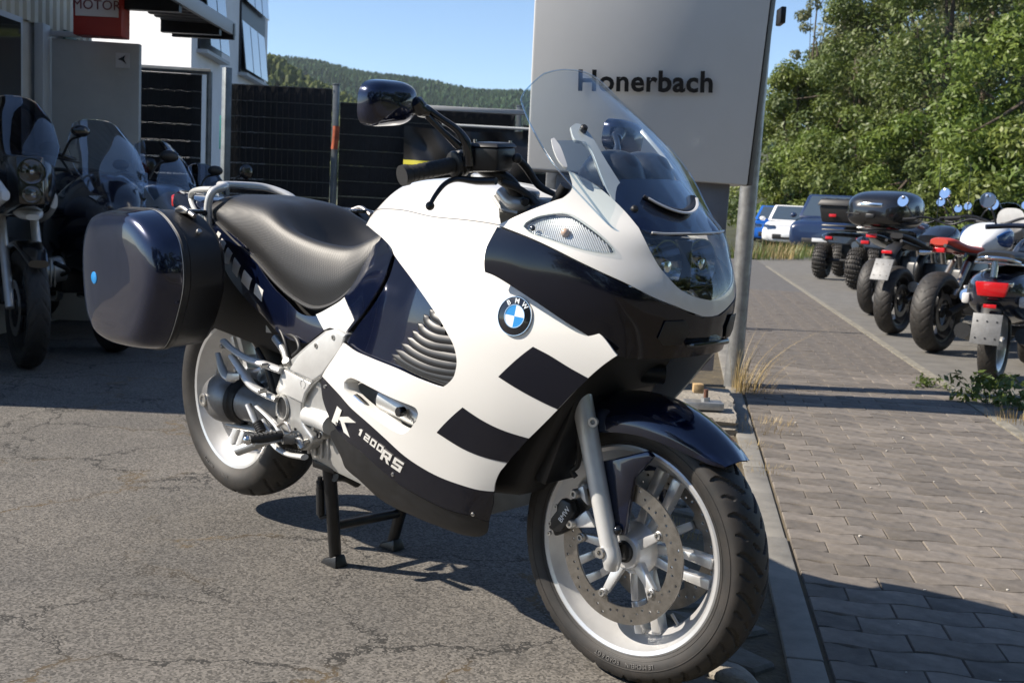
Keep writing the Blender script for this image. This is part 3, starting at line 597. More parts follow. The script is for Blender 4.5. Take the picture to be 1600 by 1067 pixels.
def leaves_mesh(name, centres, radii, per, size, mat, seed, droop=0.0, up=.35):
    r = np.random.RandomState(seed); C_, N_, S_ = [], [], []
    for c, R in zip(centres, radii):
        d = r.normal(size=(per, 3)); d /= np.linalg.norm(d, axis=1, keepdims=True); rad = R * r.uniform(.35, 1.0, (per, 1)) ** .55
        p = np.array(c) + d * rad * np.array([1, 1, .75]); p[:, 2] -= droop * rad[:, 0] * r.uniform(0, 1, per)
        n = d + r.normal(scale=.55, size=(per, 3)) + np.array([0, 0, up]); n /= np.linalg.norm(n, axis=1, keepdims=True); C_.append(p); N_.append(n); S_.append(size * r.uniform(.6, 1.35, per))
    C_, N_, S_ = np.concatenate(C_), np.concatenate(N_), np.concatenate(S_); k = len(C_)
    t = np.cross(N_, r.normal(size=(k, 3))); t /= np.linalg.norm(t, axis=1, keepdims=True); w = np.cross(N_, t)
    h = S_[:, None]; bend = N_ * h * .18
    V = np.stack([C_ - t * h, C_ + w * h * .42 - bend * .3, C_ + t * h - bend, C_ - w * h * .42 - bend * .3], 1).reshape(-1, 3)
    me = bpy.data.meshes.new(name); me.vertices.add(4 * k); me.vertices.foreach_set('co', V.ravel()); me.loops.add(4 * k); me.loops.foreach_set('vertex_index', np.arange(4 * k, dtype=np.int32)); me.polygons.add(k)
    me.polygons.foreach_set('loop_start', np.arange(0, 4 * k, 4, dtype=np.int32)); me.polygons.foreach_set('loop_total', np.full(k, 4, np.int32)); me.update(); me.validate()
    me.materials.append(mat); return me
def tree(name, label, x, y, h, w, mat, seed, base=.16, n=46, per=150, size=.15, lean=0.0, group='trees on the slope behind the parked vehicles', cat='tree', z0=0.0, shape=1.0, trunk=True):
    r = random.Random(seed); root = empty(name, (x, y, z0), r.uniform(0, 6.28), label, cat, group); cs, rs = [], []
    for i in range(n):
        t = r.uniform(base, 1.0); a = r.uniform(0, 2 * pi); prof = sin(pi * min(1, ((t - base) / (1 - base)) * .86 + .14)) ** (.55 * shape); q = prof * w / 2 * sqrt(r.uniform(.15, 1.0))
        cs.append((q * cos(a) + lean * t * h, q * sin(a), t * h * .93)); rs.append(w * r.uniform(.10, .19))
    me = leaves_mesh('crown', cs, rs, per, size, mat, seed, .25); o = bpy.data.objects.new('crown', me); COL.objects.link(o); o.parent = root
    if trunk:
        b = MB(); b.tube([(0, 0, -.3), (lean * .2 * h, .05, h * .3), (lean * .5 * h, -.08, h * .6), (lean * .85 * h, 0, h * .9)], [w * .035, w * .026, w * .017, w * .005], 9, 3)
        for i in range(9):
            t = r.uniform(.2, .75); c = cs[i * 3 % n]; p0 = Vector((lean * t * h, 0, t * h)); b.tube([p0, p0.lerp(Vector(c), .5) + Vector((0, 0, -.1)), Vector(c)], [w * .012, w * .008, w * .003], 6, 2)
        b.build('trunk', BARK, root)
    return root
# slope under the wood
def hx(X, D): return max(0.0, min(1.0, (D - 46 + (12 - X) * .25) / 60)) ** 1.1 * 9 * max(0, min(1, (X - 7) / 22))
b = MB(); G = []
for i in range(31):
    X = 2 + i * 3.2; G.append([W(X, 27 + j * 5, -.04 + hx(X, 27 + j * 5) + .25 * sin(X * 1.3 + j)) for j in range(24)])
b.grid(G); b.build('wooded_slope', material('leaf_litter', (.035, .038, .014), .95, var=(.8, .5)), kind='structure')
KIND = ['olive green tree with loose feathery foliage', 'dark green dense broadleaf tree', 'grey green willow like tree', 'bright green leafy tree']
WHERE = ['left of the wood right behind the sign post', 'left of the wood above the white car', 'above the black quad bikes', 'above the big black top case', 'above the red quad rack', 'above the round mirror', 'at the right edge of the picture', 'at the upper right corner of the wood', 'high on the slope in the middle', 'high on the left by the strip of sky', 'highest on the slope behind the others', 'high on the slope above the round mirror', 'behind the bushes in the centre of the wood', 'behind the tall tree at the right edge']
TS = [(1222, 50, 8.4, 5.0, 0), (1262, 52, 8.6, 5.6, 0), (1315, 49, 11.5, 6.6, 1), (1375, 49, 13, 7, 2), (1435, 42, 12.0, 6.8, 1), (1500, 44, 13, 7, 2), (1585, 33, 9.5, 5.6, 3), (1560, 52, 15, 8.0, 3), (1400, 60, 17, 9.0, 2), (1285, 64, 11, 6.0, 1), (1345, 66, 15.5, 8.5, 0), (1490, 64, 17.5, 9.5, 2), (1420, 50, 9, 6.5, 0), (1640, 42, 12, 7.0, 1)]
for i, (px, D, h, w, k) in enumerate(TS):
    X = (px - 800) / 1750 * D; p = W(X, D); z = hx(X, D)
    tree('wood_tree', KIND[k] + ' ' + WHERE[i], p.x, p.y, h, w, LEAF[k], 40 + i, base=.10, n=52, per=430 if D < 53 else 260, size=.098 if D < 53 else .145, z0=z - .2, lean=random.Random(i).uniform(-.05, .05))
for i, (px, D, h) in enumerate(((1238, 60, 15.5), (1276, 58, 15), (1303, 61, 16))):
    X = (px - 800) / 1750 * D; p = W(X, D)
    tree('wood_tree', ['thin sparse tree against the strip of sky next to the sign post', 'second thin sparse tree from the sign post at the top of the wood', 'thin sparse tree where the strip of sky meets the dense wood'][i], p.x, p.y, h, 3.0, LEAF[2], 140 + i, base=.30, n=22, per=110, size=.12, z0=hx(X, D) - .2)
BW_ = ['behind the white car', 'beside the dark van', 'behind the big black box of the quad bike', 'behind the black top case', 'behind the red rack', 'behind the parked motorcycles', 'behind the white fuel tank', 'behind the round mirror', 'at the right edge']
for i, px in enumerate((1215, 1262, 1310, 1362, 1412, 1462, 1512, 1562, 1618)):
    D = 47 - i * 1.9; X = (px - 800) / 1750 * D; p = W(X, D)
    tree('shrub', ['dark green', 'mid green', 'yellowish green'][i % 3] + ' bushy shrub ' + BW_[i], p.x, p.y, 4.4 + (i * 7 % 5) * .3, 4.6, LEAF[(1, 3, 0)[i % 3]], 90 + i, base=.0, n=26, per=360, size=.10, z0=hx(X, D) - .2, group='shrubs at the foot of the wood', cat='shrub', shape=.7, trunk=True)
# far hill with its forest
def hill_z(X, D):
    a = max(0, min(1, (D - 700) / 800)); a = a * a * (3 - 2 * a); ridge = 166 - .083 * (X + 343) + 3 * sin(X / 60.) + 2 * sin(X / 23. + 1)
    return a * ridge
b = MB(); G = []
for i in range(60):
    X = -900 + i * 30; G.append([W(X, 650 + j * 40, -2 + hill_z(X, 650 + j * 40)) for j in range(32)])
HILLM = material('forest_floor', (.022, .036, .018), .95, var=(.01, .4))
b.grid(G); b.build('far_hill', HILLM, kind='structure')
b = MB(); G = []
def hill2_z(X, D): a = max(0, min(1, (D - 330) / 220)); a = a * a * (3 - 2 * a); return a * max(0, 66 - .60 * max(0, X + 125) + 3 * sin(X / 15.))
for i in range(40):
    X = -300 + i * 8; G.append([W(X, 320 + j * 16, -2 + hill2_z(X, 320 + j * 16)) for j in range(18)])
b.grid(G); b.build('near_hill', HILLM, kind='structure')
def forest(name, n, seed, xr, dr, zf, hr, mat, conif):
    r = np.random.RandomState(seed); V, F = [], []
    for i in range(n):
        X, D = r.uniform(*xr), r.uniform(*dr); z = zf(X, D)
        if z < 6: continue
        h = r.uniform(*hr); c = W(X, D, z - 2); cn = r.uniform() < conif; wd = h * (.17 if cn else .30); k = len(V); m = 5
        prof = [(0.0, .05), (1.0, .1), (.62, .45), (.36, .72), (.02, 1.0)] if cn else [(.1, .0), (.8, .25), (1.0, .55), (.7, .85), (.05, 1.0)]
        a0 = r.uniform(0, 6)
        for rr, hh in prof:
            for j in range(m):
                q = wd * rr * r.uniform(.7, 1.25); V.append((c.x + q * cos(a0 + 2 * pi * j / m), c.y + q * sin(a0 + 2 * pi * j / m), c.z + h * hh * r.uniform(.94, 1.06)))
        for s in range(4):
            for j in range(m): F.append((k + s * m + j, k + s * m + (j + 1) % m, k + (s + 1) * m + (j + 1) % m, k + (s + 1) * m + j))
    me = bpy.data.meshes.new(name); me.from_pydata(V, [], F); return link(name, me, mat, None, kind='stuff')
FOR1 = leaf_material('forest_far', (.013, .036, .016), (.042, .080, .030), .45, .0, .05, .012); FOR2 = leaf_material('forest_near', (.024, .042, .013), (.085, .100, .03), .6, .0, .05, .03)
o = forest('far_forest', 32000, 5, (-480, 380), (1060, 1530), hill_z, (6, 12), FOR1, .88); tag(o, 'dense mixed forest covering the far hill', 'forest')
o = forest('near_forest', 3600, 6, (-260, 0), (380, 600), hill2_z, (5, 9), FOR2, .15); tag(o, 'darker broadleaf forest on the nearer hill by the white building', 'forest')

# unseen trees added behind the camera to cut sky fill and darken paint reflections
r_ = np.random.RandomState(21); cs, rs = [], []
for i in range(170):
    a = radians(r_.uniform(-92, 62)); R_ = r_.uniform(15, 24); h = r_.uniform(.5, 11) * (1 - .25 * abs(sin(a * 3)))
    cs.append((R_ * cos(a), R_ * sin(a), h)); rs.append(r_.uniform(1.5, 2.6))
me = leaves_mesh('added_tree_belt', cs, rs, 110, .42, LEAF[1], 22); o = bpy.data.objects.new('added_tree_belt', me); COL.objects.link(o); tag(o, 'unseen belt of dense trees added behind the camera to darken fill and reflections', 'trees', kind='stuff')

# ---------------------------------------------------------------- the air: pale even haze round the whole scene
hz = MB(); hz.box((-700, 500, 118), (3600, 3600, 246)); hm = bpy.data.materials.new('haze'); hm.use_nodes = True; nt = hm.node_tree; nt.nodes.clear()
pv = nd(nt, 'ShaderNodeVolumePrincipled', Density=.00008, Anisotropy=.25); pv.inputs['Color'].default_value = (.82, .90, 1, 1); oo = nd(nt, 'ShaderNodeOutputMaterial'); nt.links.new(pv.outputs[0], oo.inputs['Volume'])
hz.build('haze', hm, kind='stuff', sharp=0)

# ================================================================ the touring motorcycle in front
# bike frame: x forward, y left, z up, origin under the front axle
FZ, RZ = .2762, .3638
BIKE = empty('touring_motorcycle', (0, 0, .017), 0, 'white and navy sport touring motorcycle with hard panniers parked on its centre stand in front', 'motorcycle')
BIKE.rotation_euler = (radians(1.95), 0, 0)
ST = Matrix.Translation((0, 0, FZ)) @ Matrix.Rotation(radians(4.95), 4, Vector((-sin(radians(27.3)), 0, cos(radians(27.3)))))

def spline_uv(spec, step=6):
    pts = [p[:2] for p in spec]; cor = [len(p) > 2 for p in spec]; n = len(pts)
    if not any(cor): cor[0] = True
    k0 = cor.index(True); pts = pts[k0:] + pts[:k0]; cor = cor[k0:] + cor[:k0]; pts.append(pts[0]); cor.append(True)
    out = []; i = 0
    while i < n:
        j = i + 1
        while not cor[j]: j += 1
        seg = np.array(pts[i:j + 1])
        if len(seg) == 2: t = np.linspace(0, 1, 9)[:-1]
        else: t = np.linspace(0, len(seg) - 1, (len(seg) - 1) * step + 1)[:-1]
        out += [tuple(p) for p in catmull(seg, t)]
        i = j
    return out
def inside(poly, P):
    poly = np.asarray(poly); P = np.asarray(P); x, y = P[:, 0], P[:, 1]; c = np.zeros(len(P), bool); n = len(poly)
    for i in range(n):
        x1, y1 = poly[i]; x2, y2 = poly[i - 1]
        m = ((y1 > y) != (y2 > y)); 
        with np.errstate(divide='ignore', invalid='ignore'): xx = (x2 - x1) * (y - y1) / (y2 - y1) + x1
        c ^= m & (x < xx)
    return c
def cdt(loops, step, sv):
    """triangles of the outer loop minus the holes, with lattice points inside; coordinates scaled by sv"""
    sc = np.array(sv); L = [np.array(l) * sc for l in loops]; V = []; E = []
    for l in L:
        q = [l[0]]
        for p in l[1:]:
            if np.hypot(*(p - q[-1])) > step * .12: q.append(p)
        if np.hypot(*(q[-1] - q[0])) < step * .12: q.pop()
        k = len(V); V += [tuple(p) for p in q]; E += [(k + i, k + (i + 1) % len(q)) for i in range(len(q))]
    lo, hi = L[0].min(0), L[0].max(0)
    g = np.stack(np.meshgrid(np.arange(lo[0] + step / 2, hi[0], step), np.arange(lo[1] + step / 2, hi[1], step)), -1).reshape(-1, 2)
    if len(g):
        k = inside(L[0], g)
        for l in L[1:]: k &= ~inside(l, g)
        B = np.array(V); g = g[k]
        if len(g):
            d = np.min(np.hypot(g[:, None, 0] - B[None, :, 0], g[:, None, 1] - B[None, :, 1]), 1); V += [tuple(p) for p in g[d > step * .45]]
    r = delaunay_2d_cdt([Vector(p) for p in V], E, [], 0, 1e-7)
    P = np.array([(p.x, p.y) for p in r[0]]); F = [list(f) for f in r[2]]
    c = np.array([P[f].mean(0) for f in F]); k = inside(L[0], c)
    for l in L[1:]: k &= ~inside(l, c)
    F = [f for f, a in zip(F, k) if a]
    return P / sc, F
SVS = dict(BODY=(.12, .12), NOSE=(.08, .055), SCREEN=(.05, .07), TAIL=(.14, .06), SEAT=(.09, .05))
def panel(name, surf, spec, mat, parent=None, holes=(), off=0.0, th=.004, step=.014, label=None, mirror=False, sub=6, raw=False):
    parent = BIKE if parent is None else parent
    s = SURF[surf]; loops = [spline_uv(spec, sub) if not raw else spec] + [spline_uv(h, sub) for h in holes]
    P, F = cdt(loops, step, SVS[surf])
    X = s(P[:, 0], P[:, 1]); N = s.normal(P[:, 0], P[:, 1]); mid_ = np.abs(X[:, 1]) < .004; N[mid_, 1] = 0; N /= np.linalg.norm(N, axis=1, keepdims=True); X = X + N * off; n = len(X)
    if F:                                           # wind outwards
        a = X[[f[0] for f in F]]; b = X[[f[1] for f in F]]; c = X[[f[2] for f in F]]; fn = np.cross(b - a, c - a)
        F = [f if d > 0 else f[::-1] for f, d in zip(F, np.einsum('ij,ij->i', fn, N[[f[0] for f in F]]))]
    cnt = {}
    for f in F:
        for i in range(3):
            e = (f[i], f[(i + 1) % 3]); cnt[e] = 1
    bd = [e for e in cnt if (e[1], e[0]) not in cnt]
    V = list(X) + list(X - N * th); NN = list(N) + list(-N); FF = [list(f) for f in F] + [[i + n for i in f[::-1]] for f in F]
    for a, b in bd:
        w = np.cross(X[b] - X[a], N[a]); w = w / max(1e-9, np.linalg.norm(w)); k = len(V)
        ra, rb = X[a] - N[a] * .0008, X[b] - N[b] * .0008
        V += [X[a], X[b], X[b] - N[b] * th, X[a] - N[a] * th]; NN += [(w + N[a] * .6), (w + N[b] * .6), w, w]; FF.append([k + 1, k, k + 3, k + 2])
    me = bpy.data.meshes.new(name); me.from_pydata([tuple(p) for p in V], [], FF)
    me.polygons.foreach_set('use_smooth', [True] * len(me.polygons))
    NN = [tuple(np.asarray(q) / max(1e-9, np.linalg.norm(q))) for q in NN]
    me.normals_split_custom_set_from_vertices(NN)
    o = link(name, me, mat, parent, label)
    if mirror:
        m2 = bpy.data.meshes.new(name); m2.from_pydata([(p[0], -p[1], p[2]) for p in V], [], [f[::-1] for f in FF])
        m2.polygons.foreach_set('use_smooth', [True] * len(m2.polygons)); m2.normals_split_custom_set_from_vertices([(q[0], -q[1], q[2]) for q in NN])
        link(name, m2, mat, parent, label)
    return o
def on(surf, u, v, off=0.0):
    s = SURF[surf]; p = s(u, v)[0]; n = s.normal(u, v)[0]; return Vector(p + n * off), Vector(n)
def frame_on(surf, u, v, off=0.0, upv=(0, 0, 1)):
    p, n = on(surf, u, v, off); y = (Vector(upv) - n * n.dot(Vector(upv))).normalized(); x = y.cross(n)
    M = Matrix((x, y, n)).transposed().to_4x4(); M.translation = p; return M

# ---------------------------------------------------------------- side panels, tank, decals
SLOT = [(1.522,4.851),(1.839,4.782),(2.193,4.759),(2.885,4.789),(3.657,4.841),(4.144,4.871),(4.269,4.904),(4.265,4.975),(4.124,5.076),(3.904,5.161),(3.686,5.19),(3.283,5.158),(2.746,5.1),(2.133,5.03),(1.625,4.958)]
WSIDE = [(1.136,1.979,1),(2.751,2.589),(3.124,2.801),(3.697,3.084),(4.18,3.334),(4.537,3.533),(4.811,3.7),(5.025,3.864),(5.191,4.016),(5.265,4.191),(5.235,4.333),(5.158,4.438),(4.97,4.547),(4.828,4.569),(4.307,4.523),(3.701,4.459),(2.812,4.423),(2.054,4.406),(1.168,4.324,1),(0.562,4.58),(-0.154,4.867,1),(0.847,5.009),(1.833,5.107),(2.651,5.189),(3.235,5.274),(3.761,5.37),(4.35,5.447),(5.005,5.509),(5.394,5.569),(5.657,5.61,1),(5.732,5.524),(5.881,5.421),(6.072,5.326),(6.616,5.013),(7.212,4.637),(7.761,4.237),(8.262,3.852,1),(7.918,3.483),(7.266,3.14),(6.618,2.929),(6.174,2.775,1),(5.921,2.44),(5.573,2.003),(5.05,1.323,1),(5.45,0.0,1),(4.0,0.0),(3.0,0.0),(2.0,0.0),(1.4,0.0),(0.75,0.0,1)]
panel('side_panel', 'BODY', WSIDE, WHITE, holes=[SLOT], th=.005, step=.015, mirror=True)
LOWB = [(-0.154,4.878,1),(0.846,5.018),(1.832,5.114),(2.649,5.195),(3.233,5.28),(3.759,5.375),(4.347,5.452),(5.002,5.514),(5.391,5.574),(5.653,5.617,1),(5.611,5.667),(5.523,5.774),(5.353,5.906,1),(5.025,5.787),(4.464,5.734),(3.938,5.684),(3.395,5.64),(2.793,5.56),(2.179,5.495),(1.351,5.489),(0.845,5.447,1),(0.345,5.36),(-0.125,5.183),(-0.238,4.963)]
LB = panel('lower_panel', 'BODY', LOWB, NAVYD, th=.005, step=.015, mirror=True)
BELLY = [(0.717,5.465,1),(1.341,5.509),(2.169,5.513),(2.781,5.578),(3.381,5.658),(3.924,5.702),(4.45,5.753),(5.012,5.806),(5.33,5.926,1),(5.192,6.051),(4.985,6.101),(4.743,6.101),(4.438,6.078),(3.96,6.039),(3.298,6.037),(2.443,6.116),(2.089,5.975),(1.641,5.94),(0.812,6.04),(0.855,5.798),(0.302,5.593)]
panel('belly_pan', 'BODY', BELLY, BLKM, off=-.004, th=.004, step=.016, mirror=True)
for spec in ("@760,460,.3 62,428c 243,272c 330,318 430,380 530,438c 460,505 372,596c 280,555 160,490", "@480,580,.2811 720,340c 864,200c 960,265 1080,325 1235,372c 1170,440 1108,512c 1000,480 860,425"):
    pass
SQ = [[(6.157,4.314,1),(6.816,3.879,1),(7.119,3.976),(7.446,4.115),(7.771,4.241,1),(7.521,4.417),(7.207,4.638,1),(6.91,4.553),(6.507,4.43)], [(4.666,5.094,1),(5.349,4.756,1),(5.705,4.847),(6.119,4.936),(6.609,5.02,1),(6.345,5.177),(6.082,5.319,1),(5.696,5.273),(5.187,5.197)]]
for q in SQ: panel('check_decal', 'BODY', q, NAVYD, off=.0007, th=.0005, step=.014, mirror=True)
INNER = [(2.992,2.753,1),(2.906,3.196),(2.479,3.688),(1.855,4.036),(1.052,4.298,1),(2.139,4.434),(2.886,4.457),(3.714,4.499),(4.312,4.564),(4.894,4.627),(5.233,4.493),(5.39,4.196),(5.232,3.963),(5.026,3.771),(4.661,3.544),(4.142,3.26),(3.459,2.862)]
panel('knee_panel', 'BODY', INNER, NAVY, off=-.012, th=.004, mirror=True)
FINS = ["775,420 790,465 830,492 850,515", "735,455 750,505 800,545 872,562", "695,510 725,565 800,608 915,626", "660,558 690,610 775,655 905,672 942,684", "625,600 670,655 770,705 900,734 952,740", "588,640 650,700 760,755 880,785 956,790", "550,680 620,740 740,800 870,828 952,834", "525,710 610,770 730,830 850,865 932,874", "530,735 620,790 720,840 820,880 900,906"]
def fin(uv, name):
    q = np.array([p[:2] for p in uv]); t = np.linspace(0, len(q) - 1, 22); c = catmull(q, t); G = []
    s = SURF['BODY']; P = s(c[:, 0], c[:, 1]); N = s.normal(c[:, 0], c[:, 1])
    for i in range(len(P)):
        k = sin(pi * min(1, i / 4) / 2); d = Vector(P[min(i + 1, len(P) - 1)] - P[max(i - 1, 0)]).normalized(); n = Vector(N[i]); w = n.cross(d); w = w if w.z > 0 else -w
        a = Vector(P[i]) + n * (-.006) ; dep = .017 * k + .002; b = .0075 * k + .001
        G.append([a - n * dep - w * b * .8, a - n * .002 - w * b, a - w * b * .6, a + w * b * .2, a - n * .004 + w * b, a - n * dep + w * b * .6, a - n * dep - w * b * .8])
    return MB().grid(G).build(name, FINM, BIKE, fix=True, sharp=50)
FINM = material('louvre_grey', (.014, .0145, .016), .42, bump=(700, .1, .0005))
for q in ([(4.49,3.58),(4.573,3.668),(4.739,3.711),(4.823,3.751)], [(4.35,3.666),(4.435,3.765),(4.646,3.829),(4.922,3.839)], [(4.213,3.795),(4.359,3.897),(4.664,3.956),(5.096,3.954)], [(4.083,3.908),(4.229,4.002),(4.578,4.061),(5.066,4.05),(5.202,4.062)], [(3.941,4.01),(4.157,4.103),(4.567,4.165),(5.053,4.177),(5.243,4.171)], [(3.783,4.111),(4.083,4.206),(4.535,4.272),(4.982,4.288),(5.258,4.27)], [(3.614,4.216),(3.962,4.303),(4.462,4.373),(4.944,4.378),(5.241,4.358)], [(3.501,4.293),(3.924,4.371),(4.424,4.439),(4.868,4.461),(5.165,4.445)], [(3.536,4.342),(3.972,4.407),(4.386,4.463),(4.757,4.502),(5.043,4.522)]):
    fin(q, 'vent_louvre')
# white moulded rim of the slot and the engine cover behind it
def slot_rim():
    q = spline_uv(SLOT, 5); s = SURF['BODY']; q = np.array(q); P = s(q[:, 0], q[:, 1]); N = s.normal(q[:, 0], q[:, 1]); c = P.mean(0); G = []
    for k in range(len(P) + 1):
        p, n = P[k % len(P)], N[k % len(P)]; w = (c - p); w -= n * (w @ n); w /= np.linalg.norm(w)
        G.append([tuple(p - w * .001 + n * .0), tuple(p + w * .002 - n * .003), tuple(p + w * .004 - n * .012), tuple(p + w * .003 - n * .035)])
    return MB().grid(G).build('slot_rim', WHITE, BIKE)
slot_rim()
a = Vector((-0.6152,-0.245,0.5308)); b = Vector((-0.4695,-0.235,0.4996))
M_ = MB(); M_.cyl(a + Vector((0, .03, 0)), b + Vector((0, .03, 0)), .032, 24, bev=.006); M_.build('engine_cover', SILV, BIKE)
p_ = Vector((-0.5078,-0.262,0.5174)); MB().cyl(p_ + Vector((0, .02, 0)), p_, .0115, 20, bev=.002).build('oil_plug', BLKG, BIKE)
MB().tube([(-0.7007,-0.235,0.5223), (-0.6089,-0.24,0.4913), (-0.5581,-0.238,0.4693)], .008, 10, 4, flat=.6).build('trim_strip', CHROME, BIKE)
text_mesh('BMW', .016, Matrix.Translation((-0.448,-0.268,0.5107)) @ Matrix.Rotation(pi / 2, 4, 'X') @ Matrix.Rotation(radians(-28), 4, 'Z'), 'engine_lettering', BLKM, BIKE)

# roundel on the side panel
def roundel(M, R, parent, name='badge', letters=True):
    root = MB().lathe([(1e-5, .0015), (R * .97, .0015), (R, .0008), (R, -.001), (1e-5, -.001)], M, 48).build(name, BLKG, parent)
    MB().lathe([(R * .965, .0012), (R * .975, .0026), (R * 1.0, .0026), (R * 1.02, -.001)], M, 48).build('badge_ring', CHROME, root)
    for k in range(4):
        n = 10; poly = [(0, 0)] + [(R * .56 * cos(k * pi / 2 + i * pi / 2 / n), R * .56 * sin(k * pi / 2 + i * pi / 2 / n)) for i in range(n + 1)]
        MB().prism(poly, .0022, M).build('badge_quarter', EMBB if k % 2 else EMBW, root)
    MB().lathe([(R * .56, .0015), (R * .565, .003), (R * .60, .003), (R * .605, .0015)], M, 40).build('badge_ring', CHROME, root)
    if letters:
        for ch, a in (('B', 38), ('M', 0), ('W', -38)):
            T = M @ Matrix.Rotation(radians(a), 4, 'Z') @ Matrix.Translation((0, R * .77, .002))
            text_mesh(ch, R * .36, T, 'badge_letter', EMBW, root, depth=.0006, fat=.0003)
    return root
RU = [(6.431,3.478)][0]
roundel(frame_on('BODY', RU[0], RU[1], .001, (.10, 0, 1)), .040, BIKE, 'badge')

# model lettering along the lower panel
def deck_text(s, spec, size, name, mat, shear=.0, fat=0.0, wx=1.0):
    (u0, v0), (u1, v1) = spec[0][:2], spec[1][:2]; s0 = SURF['BODY']
    def warp(co):
        f = co.x; uu = u0 + (u1 - u0) * f; vv = v0 + (v1 - v0) * f
        p = s0(uu, vv)[0]; n = s0.normal(uu, vv)[0]; d = s0(u1, v1)[0] - s0(u0, v0)[0]; d /= np.linalg.norm(d); w = np.cross(n, d); w = w if w[2] > 0 else -w
        return Vector(p + w * co.y + n * (.0012 + co.z))
    cu = bpy.data.curves.new(name, 'FONT'); cu.body = s; cu.size = size; cu.align_y = 'CENTER'; cu.shear = shear; cu.offset = fat; cu.extrude = .0004; cu.resolution_u = 3
    o = bpy.data.objects.new(name, cu); COL.objects.link(o); dg = bpy.context.evaluated_depsgraph_get(); me = bpy.data.meshes.new_from_object(o.evaluated_get(dg)); bpy.data.objects.remove(o)
    xs = [v.co.x for v in me.vertices]; lo, hi = min(xs), max(xs)
    for v in me.vertices: v.co.x = (v.co.x - lo) / (hi - lo); v.co = warp(v.co)
    me.materials.clear(); return link(name, me, mat, BIKE)
DEC = material('silver_decal', (.66, .65, .62), .35, metal=.15)
BARS = dict(K=[[(0, 0), (.30, 0), (.30, 1), (0, 1)], [(.30, .40), (.50, .40), (1.08, 1), (.72, 1), (.30, .58)], [(.40, .40), (.62, .52), (1.08, 0), (.74, 0)]],
    one=[[(.22, 0), (.62, 0), (.62, 1), (.30, 1), (0, .78), (0, .60), (.22, .70)]], two=[[(0, .8), (1, .8), (1, 1), (0, 1)], [(.74, .58), (1, .58), (1, .8), (.74, .8)], [(0, .40), (1, .40), (1, .58), (0, .58)], [(0, .2), (.26, .2), (.26, .40), (0, .40)], [(0, 0), (1, 0), (1, .2), (0, .2)]],
    zero=[[(0, .8), (1, .8), (1, 1), (0, 1)], [(.74, .2), (1, .2), (1, .8), (.74, .8)], [(0, .2), (.26, .2), (.26, .8), (0, .8)], [(0, 0), (1, 0), (1, .2), (0, .2)]],
    R=[[(0, 0), (.28, 0), (.28, .8), (0, .8)], [(0, .8), (1, .8), (1, 1), (0, 1)], [(.74, .56), (1, .56), (1, .8), (.74, .8)], [(.28, .38), (1, .38), (1, .56), (.28, .56)], [(.44, .38), (.74, .38), (1.08, 0), (.76, 0)]],
    S=[[(0, .8), (1, .8), (1, 1), (0, 1)], [(0, .58), (.28, .58), (.28, .8), (0, .8)], [(0, .40), (1, .40), (1, .58), (0, .58)], [(.72, .2), (1, .2), (1, .40), (.72, .40)], [(0, 0), (1, 0), (1, .2), (0, .2)]])
def block_text(chars, p0, p1, h, slant=.45):
    """slanted block letters laid on the panel; p0, p1 = (u, v) of the baseline ends"""
    s0 = SURF['BODY']; n = len(chars); gap = .22
    for i, ch in enumerate(chars):
        b = MB()
        for poly in BARS[ch]:
            V = []
            for lay in (0, .0007):
                for x, y in poly:
                    f = (i + (x + slant * (y - .5)) * (1 - gap)) / n; uu, vv = p0[0] + (p1[0] - p0[0]) * f, p0[1] + (p1[1] - p0[1]) * f
                    q = s0(uu, vv)[0]; nn = s0.normal(uu, vv)[0]; d = s0(p1[0], p1[1])[0] - s0(p0[0], p0[1])[0]; d /= np.linalg.norm(d); w = np.cross(nn, d); w = w if w[2] > 0 else -w
                    V.append(Vector(q + w * y * h + nn * (.0006 + lay)))
            m = len(poly); b.add(V, [list(range(m, 2 * m))] + [[k, (k + 1) % m, m + (k + 1) % m, m + k] for k in range(m)])
        b.build('model_letter', DEC, BIKE, sharp=0)
_k = [(0.717,5.4),(2.241,5.433)]; block_text(['K'], _k[0], _k[1], .050, .25)
_k = [(2.3,5.349),(3.161,5.429)]; block_text(['one', 'two', 'zero', 'zero'], _k[0], _k[1], .021)
_k = [(3.052,5.48),(3.684,5.541)]; block_text(['R', 'S'], _k[0], _k[1], .034)
for u, v in [p[:2] for p in [(0.942,5.377),(3.322,5.574),(5.113,5.78),(0.069,5.007)]]:
    M = frame_on('BODY', u, v, 0); MB().lathe([(1e-5, .0015), (.002, .0015), (.0025, .003), (.0042, .003), (.005, 0)], M, 14).build('fairing_screw', BOLT, BIKE)

# ---------------------------------------------------------------- nose fairing
NW = [(0.618,5.141,1),(1.162,5.693),(1.678,6.106),(1.91,6.248,1),(2.082,6.464),(2.145,6.711),(2.122,7.126,1),(2.385,6.951),(2.627,6.651),(2.814,6.253),(2.931,5.821),(3.002,5.244,1),(2.994,4.954),(3.012,4.278),(3.121,3.6),(3.442,3.01),(4.079,2.637),(4.75,2.46),(5.0,2.42,1),(5.0,1.78,1),(4.7,1.8),(4.463,1.855),(3.589,2.208),(2.819,2.619),(2.285,3.283),(1.906,3.819),(1.506,4.388),(1.123,4.778)]
SIG = [(1.106,5.125),(1.171,5.306),(1.424,5.565),(1.829,5.699),(2.034,5.568),(2.213,5.187),(2.346,4.766),(2.41,4.39),(2.371,4.262),(2.174,4.274),(1.893,4.408),(1.537,4.683),(1.238,4.891)]
panel('nose_fairing', 'NOSE', NW, WHITE, holes=[SIG], th=.005, step=.011, mirror=True)
